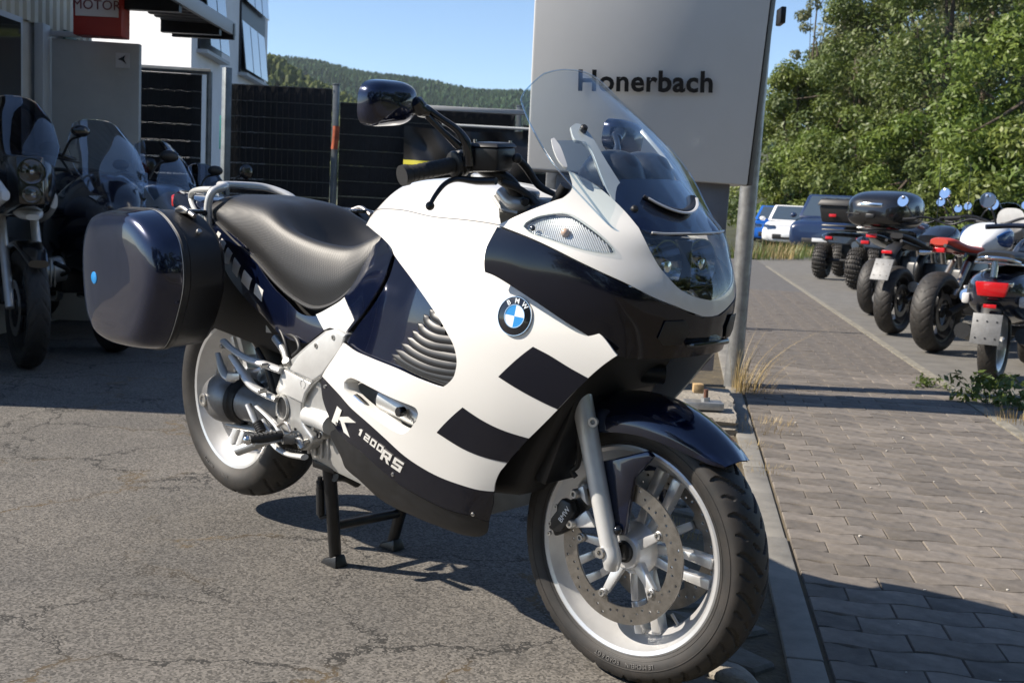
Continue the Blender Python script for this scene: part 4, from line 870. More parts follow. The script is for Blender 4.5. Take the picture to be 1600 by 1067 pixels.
NB = [(0.612,5.047,1),(1.121,4.708),(1.499,4.319),(1.893,3.75),(2.273,3.215),(2.82,2.55),(3.597,2.137),(4.47,1.783),(4.7,1.77),(5.0,1.75,1),(5.0,0.2,1),(4.608,0.187),(3.898,0.169),(3.196,0.176),(2.41,0.17),(2.001,0.262,1),(1.667,0.684),(1.219,1.431),(0.891,2.182),(0.626,2.756),(0.43,3.083),(0.268,3.223,1),(0.333,3.738),(0.405,4.179),(0.508,4.599)]
panel('nose_lower', 'NOSE', NB, NAVYD, off=.001, th=.006, step=.012, mirror=True)
# deck above the headlight, under the screen
ND = [(5.0,5.03,1),(4.5,5.03),(4.0,5.03),(3.5,5.04),(3.019,5.294,1),(2.986,5.824),(2.891,6.173),(2.72,6.615,1),(3.0,6.9),(4.0,7.0),(5.0,7.0,1)]
panel('dash_deck', 'NOSE', ND, NAVY, off=-.006, th=.004, step=.012, mirror=True)
# headlight: reflector bowl, clear glass
HL = [(5.0,4.97,1),(4.5,4.97),(4.0,4.97),(3.007,5.225,1),(2.994,4.954),(3.012,4.278),(3.121,3.6),(3.442,3.01),(4.079,2.637),(4.75,2.46),(5.0,2.42,1)]
hg = panel('headlight', 'NOSE', HL, LENS, off=-.001, th=.003, step=.012)
panel('headlight_glass', 'NOSE', HL, LENS, off=-.001, th=.003, step=.012, parent=hg).data.transform(Matrix.Diagonal((1, -1, 1, 1)))
[o for o in bpy.data.objects if o.name == 'headlight_glass'][0].data.flip_normals()
HLR = material('reflector', (.32, .33, .36), .08, metal=1.0, bump=(60, .1, .004))
HLD = material('headlight_dark', (.02, .021, .023), .3)
MB().box((-.02, 0, .885), (.02, .25, .13), None, .01).build('headlight_back', HLD, hg)
for y, z, r in ((-.058, .885, .050), (.058, .885, .050)):
    M = Matrix.Translation((.03, y, z)) @ Matrix.Rotation(pi / 2, 4, 'Y')
    MB().lathe([(.008, 0), (.02, .004), (.036, .018), (r, .05), (r + .003, .05), (r + .004, .0)], M, 32).build('reflector', HLR, hg)
    MB().lathe([(1e-5, .055), (.012, .053), (.017, .045), (.017, 0)], M, 20).build('bulb_shield', CHROME, hg)
MB().box((.06, 0, .885), (.075, .005, .1), None, .002).build('divider', HLD, hg)
MB().box((.055, 0, .842), (.07, .21, .004), None, .001).build('light_shelf', HLR, hg)
# trim line over the headlight
q = np.array([(5, 5.0), (4.5, 5.0), (4, 5.0), (3.6, 5.01), (3.25, 5.05)]); s_ = SURF['NOSE']; c_ = catmull(q, np.linspace(0, 4, 20)); P_ = s_(c_[:, 0], c_[:, 1]) + s_.normal(c_[:, 0], c_[:, 1]) * .002
P_ = [tuple(p) for p in P_[::-1]] + [(p[0], -p[1], p[2]) for p in P_[1:]]
MB().tube(P_, .0022, 8).build('headlight_trim', SILW, BIKE)
# turn signal: ridged reflector under a clear lens
SGR = material('signal_reflector', (.72, .70, .70), .22, metal=.35)
sg = panel('turn_signal', 'NOSE', SIG, LENS, off=.0015, th=.003, step=.010)
SIGI = [((p[0] - 2.0) * 1.0 + 2.0, p[1]) for p in SIG]
panel('signal_back', 'NOSE', SIG, SGR, off=-.012, th=.002, step=.008, parent=sg)
su = np.array([p[:2] for p in SIG]); lo_, hi_ = su.min(0), su.max(0); loop_ = spline_uv(SIG)
rb = MB()
for u in np.linspace(lo_[0] + .06, hi_[0] - .05, 36):
    vs = [v for v in np.linspace(lo_[1], hi_[1], 60) if inside(loop_, [(u, v)])[0]]
    if len(vs) > 3:
        pts = [on('NOSE', u, v, -.0095)[0] for v in np.linspace(vs[1], vs[-2], 8)]; rb.tube(pts, .0019, 6)
rb.build('lens_ribs', SGR, sg)
AMB = material('amber_bulb', (.50, .36, .28), .2)
bu = [(1.788,5.003)][0]; MB().ball(on('NOSE', bu[0], bu[1], -.006)[0], .009, 14).build('bulb', AMB, sg)
tu = [(1.274,5.07)][0]; M = frame_on('NOSE', tu[0], tu[1], .001); MB().lathe([(1e-5, .004), (.0035, .004), (.0055, .003), (.006, 0)], M, 16).build('lens_screw', BLKG, sg)
# rim of the signal
q = spline_uv(SIG, 5); P_ = [on('NOSE', u, v, .0025)[0] for u, v in q]; P_.append(P_[0]); P_.append(P_[1])
MB().tube(P_, .0028, 8).build('lens_rim', LENS, sg)
panel('turn_signal', 'NOSE', SIG, SGR, off=-.002, th=.003, step=.012).data.transform(Matrix.Diagonal((1, -1, 1, 1)))
# chin: dark intake mouths and the lower lip
for sy in (1, -1):
    for k, (y, z) in enumerate(((-.10, .782),)):
        poly = [(-.034, -.012), (-.02, -.026), (.02, -.026), (.036, .0), (.022, .024), (-.024, .024)]
        p, n = on('NOSE', 3.45, 1.25, .0015)
        M = frame_on('NOSE', 3.45, 1.25, .002) if sy == 1 else Matrix.Diagonal((1, -1, 1, 1)) @ frame_on('NOSE', 3.45, 1.25, .002)
        MB().prism(poly, .002, M, .001).build('air_intake', BLKP, BIKE)
MB().box((.135, 0, .735), (.05, .12, .012), None, .005).build('chin_lip', BLKG, BIKE)
# black innards between the panels
DARK = material('inner_black', (.008, .008, .009), .6)
MB().hexa([(-.22, -.15, .36), (-.22, .15, .36), (-.80, .15, .27), (-.80, -.15, .27), (.02, -.17, .78), (.02, .17, .78), (-.74, .15, .80), (-.74, -.15, .80)], .03).build('inner_fairing', DARK, BIKE)
MB().hexa([(-.16, -.135, .40), (-.16, .135, .40), (-.20, .13, .40), (-.20, -.13, .40), (-.06, -.13, .66), (-.06, .13, .66), (-.10, .13, .66), (-.10, -.13, .66)], .004).build('radiator', BLKM, BIKE)

# ---------------------------------------------------------------- windscreen, brackets, dash
sr = SURF['SCREEN']; su_, sv_ = np.linspace(0, 4, 33), np.linspace(0, 5, 41)
def scr(u, v, off=0.0, side=1):
    vv = v if v < 4.2 else v
    um = 4.0
    if v > 4.1: um = 4.0 - 1.6 * ((v - 4.1) / .9) ** 2.2             # rounded top corners
    if v < .6: um = 4.0 - .55 * ((.6 - v) / .6) ** 1.5
    uu = u / 4.0 * um
    vt = v - .42 * (uu / 4) ** 3 * max(0, (v - 3) / 2)
    p = sr(uu, vt)[0] + sr.normal(uu, vt)[0] * off; return (p[0], p[1] * side, p[2])
G = []
for v in sv_:
    row = [scr(u, v) for u in su_[::-1]] + [scr(u, v, 0, -1) for u in su_[1:]]; G.append(row)
G2 = [[scr(u, v, -.004) for u in su_[::-1]] + [scr(u, v, -.004, -1) for u in su_[1:]] for v in sv_]
b = MB(); b.grid(G); b.grid(G2, flip=True)
WSC = b.build('windscreen', CLEAR, BIKE, fix=True, sharp=80)
edge = [G[i][0] for i in range(len(G))] + list(G[-1][1:]) + [G[i][-1] for i in range(len(G) - 2, -1, -1)]
EDGE = clear_material('screen_edge', (.75, .85, .92), 1.0, .05, 1.5, .3)
MB().tube(edge, .0018, 8).build('screen_edge', EDGE, WSC)
def strut(spec, name, mat, off, th, mirror=True, parent=None): return panel(name, 'SCREEN', spec, mat, off=off, th=th, step=.012, mirror=mirror, parent=parent)
strut([(2.497,2.722,1),(2.202,2.773),(2.011,2.724),(1.923,2.588),(1.89,2.321),(2.012,1.792),(2.132,1.256),(2.223,0.861),(2.312,0.559,1),(2.647,0.516),(2.807,0.576),(2.882,0.749),(2.924,1.083),(2.326,1.988),(2.403,2.29),(2.64,2.429)], 'screen_bracket', SILW, -.010, .008)
WINGM = clear_material('smoked_wing', (.80, .84, .88), 1.0, .05, 1.5, .12)
strut([(3.564,2.528,1),(3.253,2.472),(2.669,2.354),(2.326,2.259,1),(2.549,1.867),(2.971,1.265,1),(3.268,1.496),(3.543,1.735),(3.665,1.855,1)], 'wind_deflector', WINGM, -.007, .004)
strut([(3.579,2.511,1),(3.458,2.508,1),(3.44,2.256),(3.635,1.878),(3.761,1.86,1),(3.782,2.039),(3.709,2.272)], 'deflector_lip', SILW, .002, .005)
for p in ((429, 271), (625, 586)):
    pass
for u, v in ([(2.107,2.548)][0], [(2.524,0.691)][0]):
    M = frame_on('SCREEN', u, v, -.008); MB().lathe([(1e-5, .012), (.005, .0115), (.0075, .009), (.008, 0)], M, 16).build('bracket_screw', BLKP, WSC)
# gauge pods and dash top
DASH = material('dash_black', (.012, .014, .022), .38, coat=.2, bump=(800, .1, .0005))
for y in (-.045, .052):
    MB().tube([(-.13, y, 1.02), (-.10, y, 1.055), (-.055, y, 1.055), (-.005, y, 1.012)], [.045, .056, .054, .02], 22, 5).build('gauge_pod', DASH, BIKE)
MB().hexa([(-.24, -.17, .96), (-.24, .17, .96), (.04, .10, .955), (.04, -.10, .955), (-.22, -.16, 1.0), (-.22, .16, 1.0), (.01, .08, .99), (.01, -.08, .99)], .02).build('dashboard', DASH, BIKE)
# crescent vent on the deck
vp = [on('NOSE', 5 - t, 5.75 + .5 * (t / 1.2) ** 2, .006)[0] for t in np.linspace(0, 1.2, 8)]
vp = [p for p in vp[::-1]] + [Vector((p.x, -p.y, p.z)) for p in vp[1:]]
MB().tube(vp, .005, 8, flat=.5).build('vent_lip', SILW, BIKE)
vp2 = [Vector((p.x - .012, p.y, p.z + .004)) for p in vp]; MB().tube(vp2, .009, 8, flat=.4).build('vent_slot', BLKP, BIKE)

# ---------------------------------------------------------------- wheels
def tyre_mesh(R, W, rb, NA, groove):
    """rim seat radius rb, crown radius R, width W; grooves cut into the tread"""
    pf = []
    h = R - rb
    for t in np.linspace(-1, 1, 61):
        a = abs(t)
        if a < .60: s = a / .60; y = W / 2 * .97 * sin(s * pi / 2 * .93); r = R - (W * .62) * (1 - cos(s * pi / 2 * .78)) * .62
        else:
            s = (a - .60) / .40; y0 = W / 2 * .97 * sin(pi / 2 * .93); r0 = R - (W * .62) * (1 - cos(pi / 2 * .78)) * .62
            r = r0 + (rb - r0) * s; y = y0 + (W / 2 - y0) * sin(pi * min(1, s * 1.3)) * .6 - (W * .11) * s ** 2.2
        pf.append((copysign_(y, t), r, a))
    pf = np.array(pf); A = np.linspace(0, 2 * pi, NA, endpoint=False); V = []
    nrm = []
    for i in range(len(pf)):
        d = pf[min(i + 1, len(pf) - 1), :2] - pf[max(i - 1, 0), :2]; n = np.array([-d[1], d[0]]); n = n / np.linalg.norm(n); n = n if n[1] > -.2 else -n; nrm.append(n)
    nrm = np.array(nrm)
    Y = np.repeat(pf[None, :, 0], NA, 0); RR = np.repeat(pf[None, :, 1], NA, 0); AA = np.repeat(A[:, None], len(pf), 1)
    D = groove(AA, Y / (W / 2)) * (np.repeat(pf[None, :, 2], NA, 0) < .62)
    Y = Y - nrm[None, :, 0] * D; RR = RR - nrm[None, :, 1] * D
    V = np.stack([RR * np.cos(AA), Y, RR * np.sin(AA)], -1).reshape(-1, 3); m = len(pf)
    F = [[i * m + j, i * m + j + 1, ((i + 1) % NA) * m + j + 1, ((i + 1) % NA) * m + j] for i in range(NA) for j in range(m - 1)]
    return V, F
def copysign_(a, b): return a if b >= 0 else -a
def seg_d(px, py, ax, ay, bx, by, sx):
    px, ax, bx = px * sx, ax * sx, bx * sx
    dx, dy = bx - ax, by - ay; t = np.clip(((px - ax) * dx + (py - ay) * dy) / (dx * dx + dy * dy), 0, 1); return np.hypot(px - ax - t * dx, py - ay - t * dy)
def groove_front(A, Y):
    n = 22; D = np.zeros_like(A); R = .295; Wm = .06
    for side in (1, -1):
        ph = (A * n / (2 * pi) + (0 if side > 0 else .5)) % 1; yy = Y * side * Wm; L = 2 * pi * R / n
        for (a0, y0, a1, y1, w, d) in ((.10, .008, .42, .030, .0042, .0050), (.46, .031, .68, .050, .0048, .0048), (.70, .012, .88, .024, .0028, .004), (.02, .038, .18, .051, .0028, .0035)):
            for k in (-1, 0, 1):
                d_ = seg_d((ph + k) * L, yy, a0 * L, y0, a1 * L, y1, 1.0); D = np.maximum(D, d * np.clip((w - d_) / .0012 + .5, 0, 1))
    return D
def side_y(W, R, rb, r):
    y0 = W / 2 * .97 * sin(pi / 2 * .93); r0 = R - (W * .62) * (1 - cos(pi / 2 * .78)) * .62; s = max(0, (r0 - r) / (r0 - rb)); return y0 + (W / 2 - y0) * sin(pi * min(1, s * 1.3)) * .6 - (W * .11) * s ** 2.2
def text_on_tyre(s, size, R, y, a_mid, name, parent, M, side=-1):
    def warp(co):
        a = a_mid - co.x / R; r = R + co.y
        return Vector((r * cos(a), side * (side_y(*y, r) + .0016 + co.z), r * sin(a)))
    return text_mesh(s, size, M, name, SIDEW, parent, depth=.0005, warp=warp)
SIDEW = material('sidewall_lettering', (.11, .105, .10), .6)
SIDED = material('sidewall_band', (.012, .0115, .011), .7)
WHEEL_AX = Matrix.Rotation(pi / 2, 4, 'X')                  # local z of a lathe to the axle (-y)
def ring_band(r0, r1, a0, a1, y, M, name, mat, parent):
    G = [[(r * cos(a), y, r * sin(a)) for r in np.linspace(r0, r1, 4)] for a in np.linspace(a0, a1, 40)]
    return MB().grid(G).build(name, mat, parent, M=M)

def rim_mesh(b, hw, M, depth):
    R = .2255
    pr = [(R - .004, hw), (R, hw - .002), (R, hw - .010), (R - .010, hw - .014), (R - .016, hw - .024), (R - .030, hw - .045), (R - .034, 0), (R - .030, -hw + .045), (R - .016, -hw + .024), (R - .010, -hw + .014), (R, -hw + .010), (R, -hw + .002), (R - .004, -hw),
          (R - .012, -hw + .003), (R - .018, -hw + .014), (R - .028, -hw + .028), (R - .044, -hw + .05), (R - .046, 0), (R - .044, hw - .05), (R - .028, hw - .028), (R - .018, hw - .014), (R - .012, hw - .003)]
    b.lathe([(r, h) for r, h in pr], M @ WHEEL_AX, 96, closed=True)
FW = empty('front_wheel', (0, 0, 0)); FW.parent = BIKE
V, F = tyre_mesh(.293, .122, .218, 820, groove_front)
b = MB(); b.add(V, F, ST @ Matrix.Rotation(.13, 4, 'Y')); TY = b.build('tyre', RUBB, FW, fix=False, sharp=32)
b = MB(); rim_mesh(b, .053, ST, 0)
RIM = b.build('rim', RIMM, FW, sharp=30)
# five pairs of spokes on a hub
SPK0 = radians(-4)
def spoke_pair(b, a0, M, r0, r1, gap, w0, w1, y0, y1, t):
    for s in (-1, 1):
        P = []
        for k, (r, w) in enumerate(((r0, w0), ((r0 + r1) / 2, w1), (r1, w1 * 1.3))):
            off = s * (gap * (.55 + .45 * min(1, k / 1.0))); yc = y0 + (y1 - y0) * k / 2
            P.append([(r, off - w, yc - t), (r, off + w, yc - t), (r, off + w * .7, yc + t), (r, off - w * .7, yc + t)])
        for k in range(2):
            A, B = P[k], P[k + 1]
            b.hexa([(p[0] * cos(a0) - p[1] * sin(a0), p[2], p[0] * sin(a0) + p[1] * cos(a0)) for p in (A[0], A[1], A[2], A[3], B[0], B[1], B[2], B[3])], .003, M)
for k in range(5):
    b = MB(); spoke_pair(b, SPK0 + k * 2 * pi / 5, ST, .045, .186, .022, .012, .0088, 0, 0, .019); b.build('spoke', RIMM, FW, sharp=40)
b = MB(); b.lathe([(.018, -.062), (.034, -.062), (.040, -.055), (.046, -.03), (.058, -.02), (.058, .02), (.046, .03), (.040, .055), (.034, .062), (.018, .062)], ST @ WHEEL_AX, 40, closed=True)
for k in range(5):
    a = SPK0 + (k + .5) * 2 * pi / 5
    for s in (-1, 1):
        b.hexa([(r * cos(a) - o * sin(a), y, r * sin(a) + o * cos(a)) for (r, o, y) in ((.035, -.012, s * .035), (.035, .012, s * .035), (.035, .012, s * .055), (.035, -.012, s * .055), (.106, -.008, s * .054), (.106, .008, s * .054), (.106, .008, s * .068), (.106, -.008, s * .068))], .003, ST)
b.build('hub', RIMM, FW, sharp=40)
DISCM = material('brake_disc_steel', (.27, .25, .225), .32, metal=.9, bump=(500, .12, .0003), var=(60, .15), rvar=.1)
def disc(y, name):
    n = 110; out = [(.1525 * cos(2 * pi * i / n), .1525 * sin(2 * pi * i / n)) for i in range(n)]; inn = []
    for i in range(200):
        a = 2 * pi * i / 200; k = cos((a - (SPK0 + pi / 5)) * 5); r = .1165 - .016 * max(0, (k - .72) / .28) ** .8; inn.append((r * cos(a), r * sin(a)))
    holes = []
    for i in range(48):
        a = 2 * pi * i / 48
        r = (.1255, .1345, .1435, .1300)[i % 4]
        holes.append([(r * cos(a) + .0031 * cos(2 * pi * j / 8), r * sin(a) + .0031 * sin(2 * pi * j / 8)) for j in range(8)])
    P, Fc = cdt([out, inn] + holes, .012, (1, 1)); b = MB(); th = .0022
    V = [(p[0], y - th, p[1]) for p in P] + [(p[0], y + th, p[1]) for p in P]; m = len(P)
    FF = [f for f in Fc] + [[i + m for i in f[::-1]] for f in Fc]; ed = set()
    for f in Fc:
        for i in range(3): ed.add((f[i], f[(i + 1) % 3]))
    FF += [[a_, b_, b_ + m, a_ + m] for a_, b_ in ed if (b_, a_) not in ed]
    b.add(V, FF, ST); o = b.build(name, DISCM, FW, sharp=30); return o
disc(-.070, 'brake_disc'); disc(.070, 'brake_disc')
for k in range(5):
    a = SPK0 + (k + .5) * 2 * pi / 5
    for s in (-1, 1):
        M = ST @ Matrix.Translation((.106 * cos(a), s * .068, .106 * sin(a))) @ Matrix.Rotation(pi / 2 * (1 if s < 0 else -1), 4, 'X')
        b = MB(); b.lathe([(1e-5, .006), (.004, .006), (.0045, .010), (.007, .010), (.008, .006), (.010, .005), (.0105, 0)], M, 18); b.build('disc_bolt', BOLT, FW)
for s_, a_, sz in (('ROAD 6 GT', -1.74, .0125), ('MICHELIN', -1.43, .0125), ('LE', -1.27, .0125)):
    text_on_tyre(s_, sz, .243, (.122, .293, .218), a_ + .06, 'sidewall_lettering', FW, ST)
for rr in (.2325, .2535):
    G = [[ST @ Vector((q * cos(a), -(side_y(.122, .293, .218, q) + e), q * sin(a))) for q, e in ((rr - .0016, -.0004), (rr - .0006, .0011), (rr + .0006, .0011), (rr + .0016, -.0004))] for a in np.linspace(0, 2 * pi, 181)]
    MB().grid(G).build('sidewall_rib', RUBB, FW)
MB().tube([ST @ Vector((.186 * cos(-.93), .0, .186 * sin(-.93))), ST @ Vector((.155 * cos(-.93), -.004, .155 * sin(-.93)))], .0035, 8).build('tyre_valve', BOLT, FW)
# rear wheel
RW = empty('rear_wheel', (0, 0, 0)); RW.parent = BIKE
RT = Matrix.Translation((-1.555, 0, RZ))
def groove_rear(A, Y):
    n = 20; D = np.zeros_like(A); R = .315; Wm = .088
    for side in (1, -1):
        ph = (A * n / (2 * pi) + (0 if side > 0 else .5)) % 1; yy = Y * side * Wm; L = 2 * pi * R / n
        for (a0, y0, a1, y1, w, d) in ((.05, .012, .45, .045, .004, .004), (.48, .048, .80, .072, .0045, .004), (.60, .020, .85, .036, .003, .0035)):
            for k in (-1, 0, 1):
                d_ = seg_d((ph + k) * L, yy, a0 * L, y0, a1 * L, y1, 1.0); D = np.maximum(D, d * np.clip((w - d_) / .0012 + .5, 0, 1))
    return D
V, F = tyre_mesh(.315, .180, .218, 620, groove_rear)
b = MB(); b.add(V, F, RT); b.build('tyre', RUBB, RW, fix=False, sharp=32)
b = MB(); rim_mesh(b, .070, RT, 0); b.build('rim', RIMM, RW, sharp=30)
for k in range(5):
    a0 = radians(178) + k * 2 * pi / 5; b = MB(); spoke_pair(b, a0, RT, .05, .188, .020, .014, .010, .012, -.006, .022); b.build('spoke', RIMM, RW, sharp=40)
b = MB(); b.lathe([(.02, -.05), (.07, -.05), (.085, -.03), (.085, .03), (.06, .05), (.02, .05)], RT @ WHEEL_AX, 40, closed=True); b.build('hub', RIMM, RW)
for s_, a_ in (('180/55 ZR 17', -2.02), ('RADIAL', -1.63)): text_on_tyre(s_, .0105, .248, (.180, .315, .218), a_, 'sidewall_lettering', RW, RT)
# ---------------------------------------------------------------- fork, calipers, fender
def both(f):                                        # build on the right, mirror about the steered wheel plane
    for s in (-1, 1): f(s)
FK = empty('front_fork', (0, 0, 0)); FK.parent = BIKE
STI = ST.inverted()
def stl(px, py, y):                                  # not used at run time
    return None
fa = STI @ Vector((-0.1022,-0.11,0.61)); fb = STI @ Vector((0.0051,-0.098,0.2719)); fa.y = fb.y = -.100
fd = (fb - fa)
for s in (-1, 1):
    A = ST @ Vector((fa.x, fa.y * -s, fa.z)); B = ST @ Vector((fb.x, fb.y * -s, fb.z)); A2 = A + (A - B) * .35; mid = A + (B - A) * .5
    MB().tube([A, mid, B], [.0235, .0205, .0195], 24, 6).build('fork_slider', SILW, FK)
    MB().tube([A2, A + (B - A) * .02], [.019, .019], 20).build('fork_tube', STEEL, FK)
    MB().lathe([(.0195, 0), (.026, .0), (.026, .03), (.0195, .034)], Matrix.Translation(A) @ (A - B).to_track_quat('Z', 'Y').to_matrix().to_4x4(), 24).build('dust_seal', BLKP, FK)
    # axle clamp and its bolt
    c = ST @ Vector((-.004, -.098 * -s, -.002)); b = MB(); b.tube([B + (A - B) * .08, B, c + Vector((0, 0, -.028))], [.0195, .021, .016], 18, 4); b.build('axle_clamp', SILW, FK)
    for (dx, dz, r) in ((-.012, .008, .0115),):
        p = c + Vector((dx, .018 * s, dz)); M = Matrix.Translation(p) @ (Matrix.Rotation(pi / 2 * (1 if s < 0 else -1), 4, 'X'))
        MB().lathe([(1e-5, .004), (.005, .004), (.0055, .010), (r, .010), (r + .001, .008), (r + .001, -.006)], M, 20).build('clamp_bolt', BOLT, FK)
    M = ST @ Matrix.Translation((.0, s * .058, .0)) @ Matrix.Rotation(pi / 2 * (1 if s < 0 else -1), 4, 'X')
    MB().lathe([(1e-5, .0), (.016, .0), (.017, .012), (.021, .012), (.024, .004), (.024, -.01)], M, 28).build('axle_end', BLKM, FK)
# eyelet on the slider
p_ = Vector((-0.0443,-0.118,0.5566)); M = Matrix.Translation(p_) @ Matrix.Rotation(pi / 2, 4, 'X') @ Matrix.Rotation(.35, 4, 'Y')
MB().lathe([(.0055, -.004), (.0055, .004), (.0105, .004), (.0105, -.004)], M, 20, closed=True).build('eyelet', SILW, FK)
# caliper: traced in the plane of the brake disc
def capoly(pts): return pts
def plane_poly(P, y0, th, name, mat, bev=.003, par=None):
    """P: bike points near a plane y = y0 of the steered wheel frame"""
    Q = [STI @ Vector(p) for p in P]; M = ST @ Matrix.Translation((0, y0, 0)) @ Matrix.Rotation(pi / 2, 4, 'X')
    return MB().prism([(q.x, q.z) for q in Q], th, M, bev).build(name, mat, par or FK)
cal_ = plane_poly([(-0.131,-0.095,0.373),(-0.1065,-0.095,0.3686),(-0.0981,-0.095,0.3464),(-0.1118,-0.095,0.3218),(-0.1241,-0.095,0.303),(-0.1445,-0.095,0.2951),(-0.1619,-0.095,0.2995),(-0.1573,-0.095,0.3238),(-0.1429,-0.095,0.343),(-0.1399,-0.095,0.3609)], -.088, .022, 'brake_caliper', BLKM, .005)
plane_poly([(-0.1557,-0.095,0.3328),(-0.1197,-0.095,0.3727),(-0.1036,-0.095,0.3451),(-0.1313,-0.095,0.2955),(-0.161,-0.095,0.2765),(-0.1715,-0.095,0.2971)], -.052, .036, 'brake_caliper_body', BLKM, .006, cal_)
for pts in ([(-0.1059,-0.095,0.3956),(-0.0863,-0.095,0.4083),(-0.0716,-0.095,0.3667),(-0.0886,-0.095,0.3783)], [(-0.1155,-0.095,0.3209),(-0.0747,-0.095,0.3561),(-0.0479,-0.095,0.3246),(-0.102,-0.095,0.3113)]):
    plane_poly(pts, -.082, .012, 'caliper_mount', SILW, .003)
for q in [(-0.101,-0.1,0.3877),(-0.1072,-0.1,0.321)]:
    q = STI @ Vector(q); M = ST @ Matrix.Translation((q.x, -.098, q.z)) @ Matrix.Rotation(pi / 2, 4, 'X')
    MB().lathe([(1e-5, .003), (.004, .003), (.0045, .009), (.0085, .009), (.0095, .006), (.011, .004), (.011, -.012)], M, 18).build('caliper_bolt', BOLT, cal_)
for q in [(-0.1443,-0.1,0.3523),(-0.1578,-0.1,0.3116),(-0.1587,-0.1,0.2897)]:
    q = STI @ Vector(q); M = ST @ Matrix.Translation((q.x, -.104, q.z)) @ Matrix.Rotation(pi / 2, 4, 'X')
    MB().lathe([(1e-5, .002), (.002, .002), (.0025, .006), (.0045, .006), (.005, 0)], M, 12).build('caliper_bolt', BOLT, cal_)
q = STI @ Vector((-0.1176,-0.11,0.3405)); text_mesh('BMW', .017, ST @ Matrix.Translation((q.x, -.1108, q.z)) @ Matrix.Rotation(pi / 2, 4, 'X') @ Matrix.Rotation(radians(58), 4, 'Z'), 'caliper_lettering', EMBW, cal_)
# brake hose
MB().tube([(-0.1294,-0.07,0.4131), (-0.1367,-0.075,0.4267), (-0.1251,-0.07,0.4425), (-0.1193,-0.075,0.494), (-0.133,-0.09,0.5639)], .006, 8, 5).build('brake_hose', BLKP, FK)
# fender
TH = np.radians([45.5, 50, 57, 64, 73, 82, 92, 102, 112, 122, 134, 148]); RLO = [.309, .294, .281, .273, .266, .262, .259, .258, .260, .266, .275, .285]; RHI = [.317, .319, .321, .323, .326, .329, .331, .332, .331, .329, .325, .318]; BW = [.048, .062, .070, .076, .082, .085, .087, .087, .086, .084, .08, .076]
tt = np.linspace(0, 11, 67); TH_, RLO_, RHI_, BW_ = [catmull(np.array(q, float), tt) for q in (TH, RLO, RHI, BW)]
G, G2 = [], []
for th, rl, rh, bw in zip(TH_, RLO_, RHI_, BW_):
    row, r2 = [], []
    for s in np.linspace(-1, 1, 31):
        c = cos(s * pi / 2); y = bw * copysign_(abs(sin(s * pi / 2)) ** .9, s); r = rl + (rh - rl) * c ** .75 + .004 * (1 - min(1, abs(s) * 3))
        row.append(ST @ Vector((r * cos(th), y, r * sin(th)))); r -= .004; y *= .95; r2.append(ST @ Vector((r * cos(th), y, r * sin(th))))
    G.append(row); G2.append(r2)
b = MB(); b.grid(G); b.grid(G2, flip=True)
FEN = b.build('front_fender', NAVY, FK, sharp=75)
stay = [(-0.0573,-0.092,0.4641),(-0.0055,-0.092,0.4827),(0.0658,-0.092,0.5102),(0.0811,-0.092,0.5),(0.039,-0.092,0.4485),(0.0302,-0.092,0.3897),(0.0235,-0.092,0.3223),(-0.0023,-0.092,0.3186),(-0.0204,-0.092,0.3641),(-0.0445,-0.092,0.421)]
for s in (-1, 1):
    Q = [STI @ Vector(p) for p in stay]; M = ST @ Matrix.Diagonal((1, -s, 1, 1)) @ Matrix.Translation((0, -.072, 0)) @ Matrix.Rotation(pi / 2, 4, 'X')
    MB().prism([(q.x, q.z) for q in Q], .016, M, .005).build('fender_stay', NAVY, FEN)
q = STI @ Vector((0.0092,-0.09,0.3321)); MB().ball(ST @ Vector((q.x, -.092, q.z)), .011, 16).build('stay_bolt', BLKG, FEN)
# upper fork bridge, telelever
MB().tube([(-0.109,-0.12,0.6402), (-0.1374,0.0,0.6445), (-.05, .12, .63)], [.022, .028, .022], 14, 5).build('fork_bridge', BLKM, FK)
# ---------------------------------------------------------------- tail, seat, pannier
SEATM = material('seat_vinyl', (.0135, .0135, .0145), .46, spec=.45)
nt = SEATM.node_tree; p = nt.nodes['Principled BSDF']; tc = nd(nt, 'ShaderNodeTexCoord')
def wavebump(rot, sc):
    mp = nd(nt, 'ShaderNodeMapping'); mp.inputs['Rotation'].default_value = rot; w = nd(nt, 'ShaderNodeTexWave', Scale=sc); w.wave_profile = 'SIN'
    nt.links.new(tc.outputs['Object'], mp.inputs[0]); nt.links.new(mp.outputs[0], w.inputs[0]); return w
w1 = wavebump((0, .6, .8), 110); w2 = wavebump((0, -.6, -.8), 110); ml = nd(nt, 'ShaderNodeMath', operation='MULTIPLY'); nt.links.new(w1.outputs['Fac'], ml.inputs[0]); nt.links.new(w2.outputs['Fac'], ml.inputs[1])
bp = nd(nt, 'ShaderNodeBump', Strength=.35, Distance=.0008); nt.links.new(ml.outputs[0], bp.inputs['Height']); nt.links.new(bp.outputs[0], p.inputs['Normal'])
s_ = SURF['SEAT']; U = np.linspace(0, 10, 71); Vv = np.linspace(0, 4, 25); G = []
for u in U:
    r = [s_(u, v)[0] for v in Vv]; G.append([Vector(q) for q in r[::-1]] + [Vector((q[0], -q[1], q[2])) for q in r[1:]])
b = MB(); b.grid(G); k = [G[0], G[-1]]
for row, inwards in ((G[0], .04), (G[-1], -.03)):
    c = Vector((sum(q.x for q in row) / len(row) + inwards, 0, sum(q.z for q in row) / len(row))); b.add([c] + list(row), [[0, i + 1, i + 2] for i in range(len(row) - 1)])
ST_ = b.build('seat', SEATM, BIKE, sharp=70)
for sd in (1, -1):
    MB().tube([Vector((q[0], q[1] * sd, q[2] - .004)) for q in [s_(u, 4)[0] for u in np.linspace(0, 10, 40)]], .006, 8).build('seat_edge', BLKP, ST_)
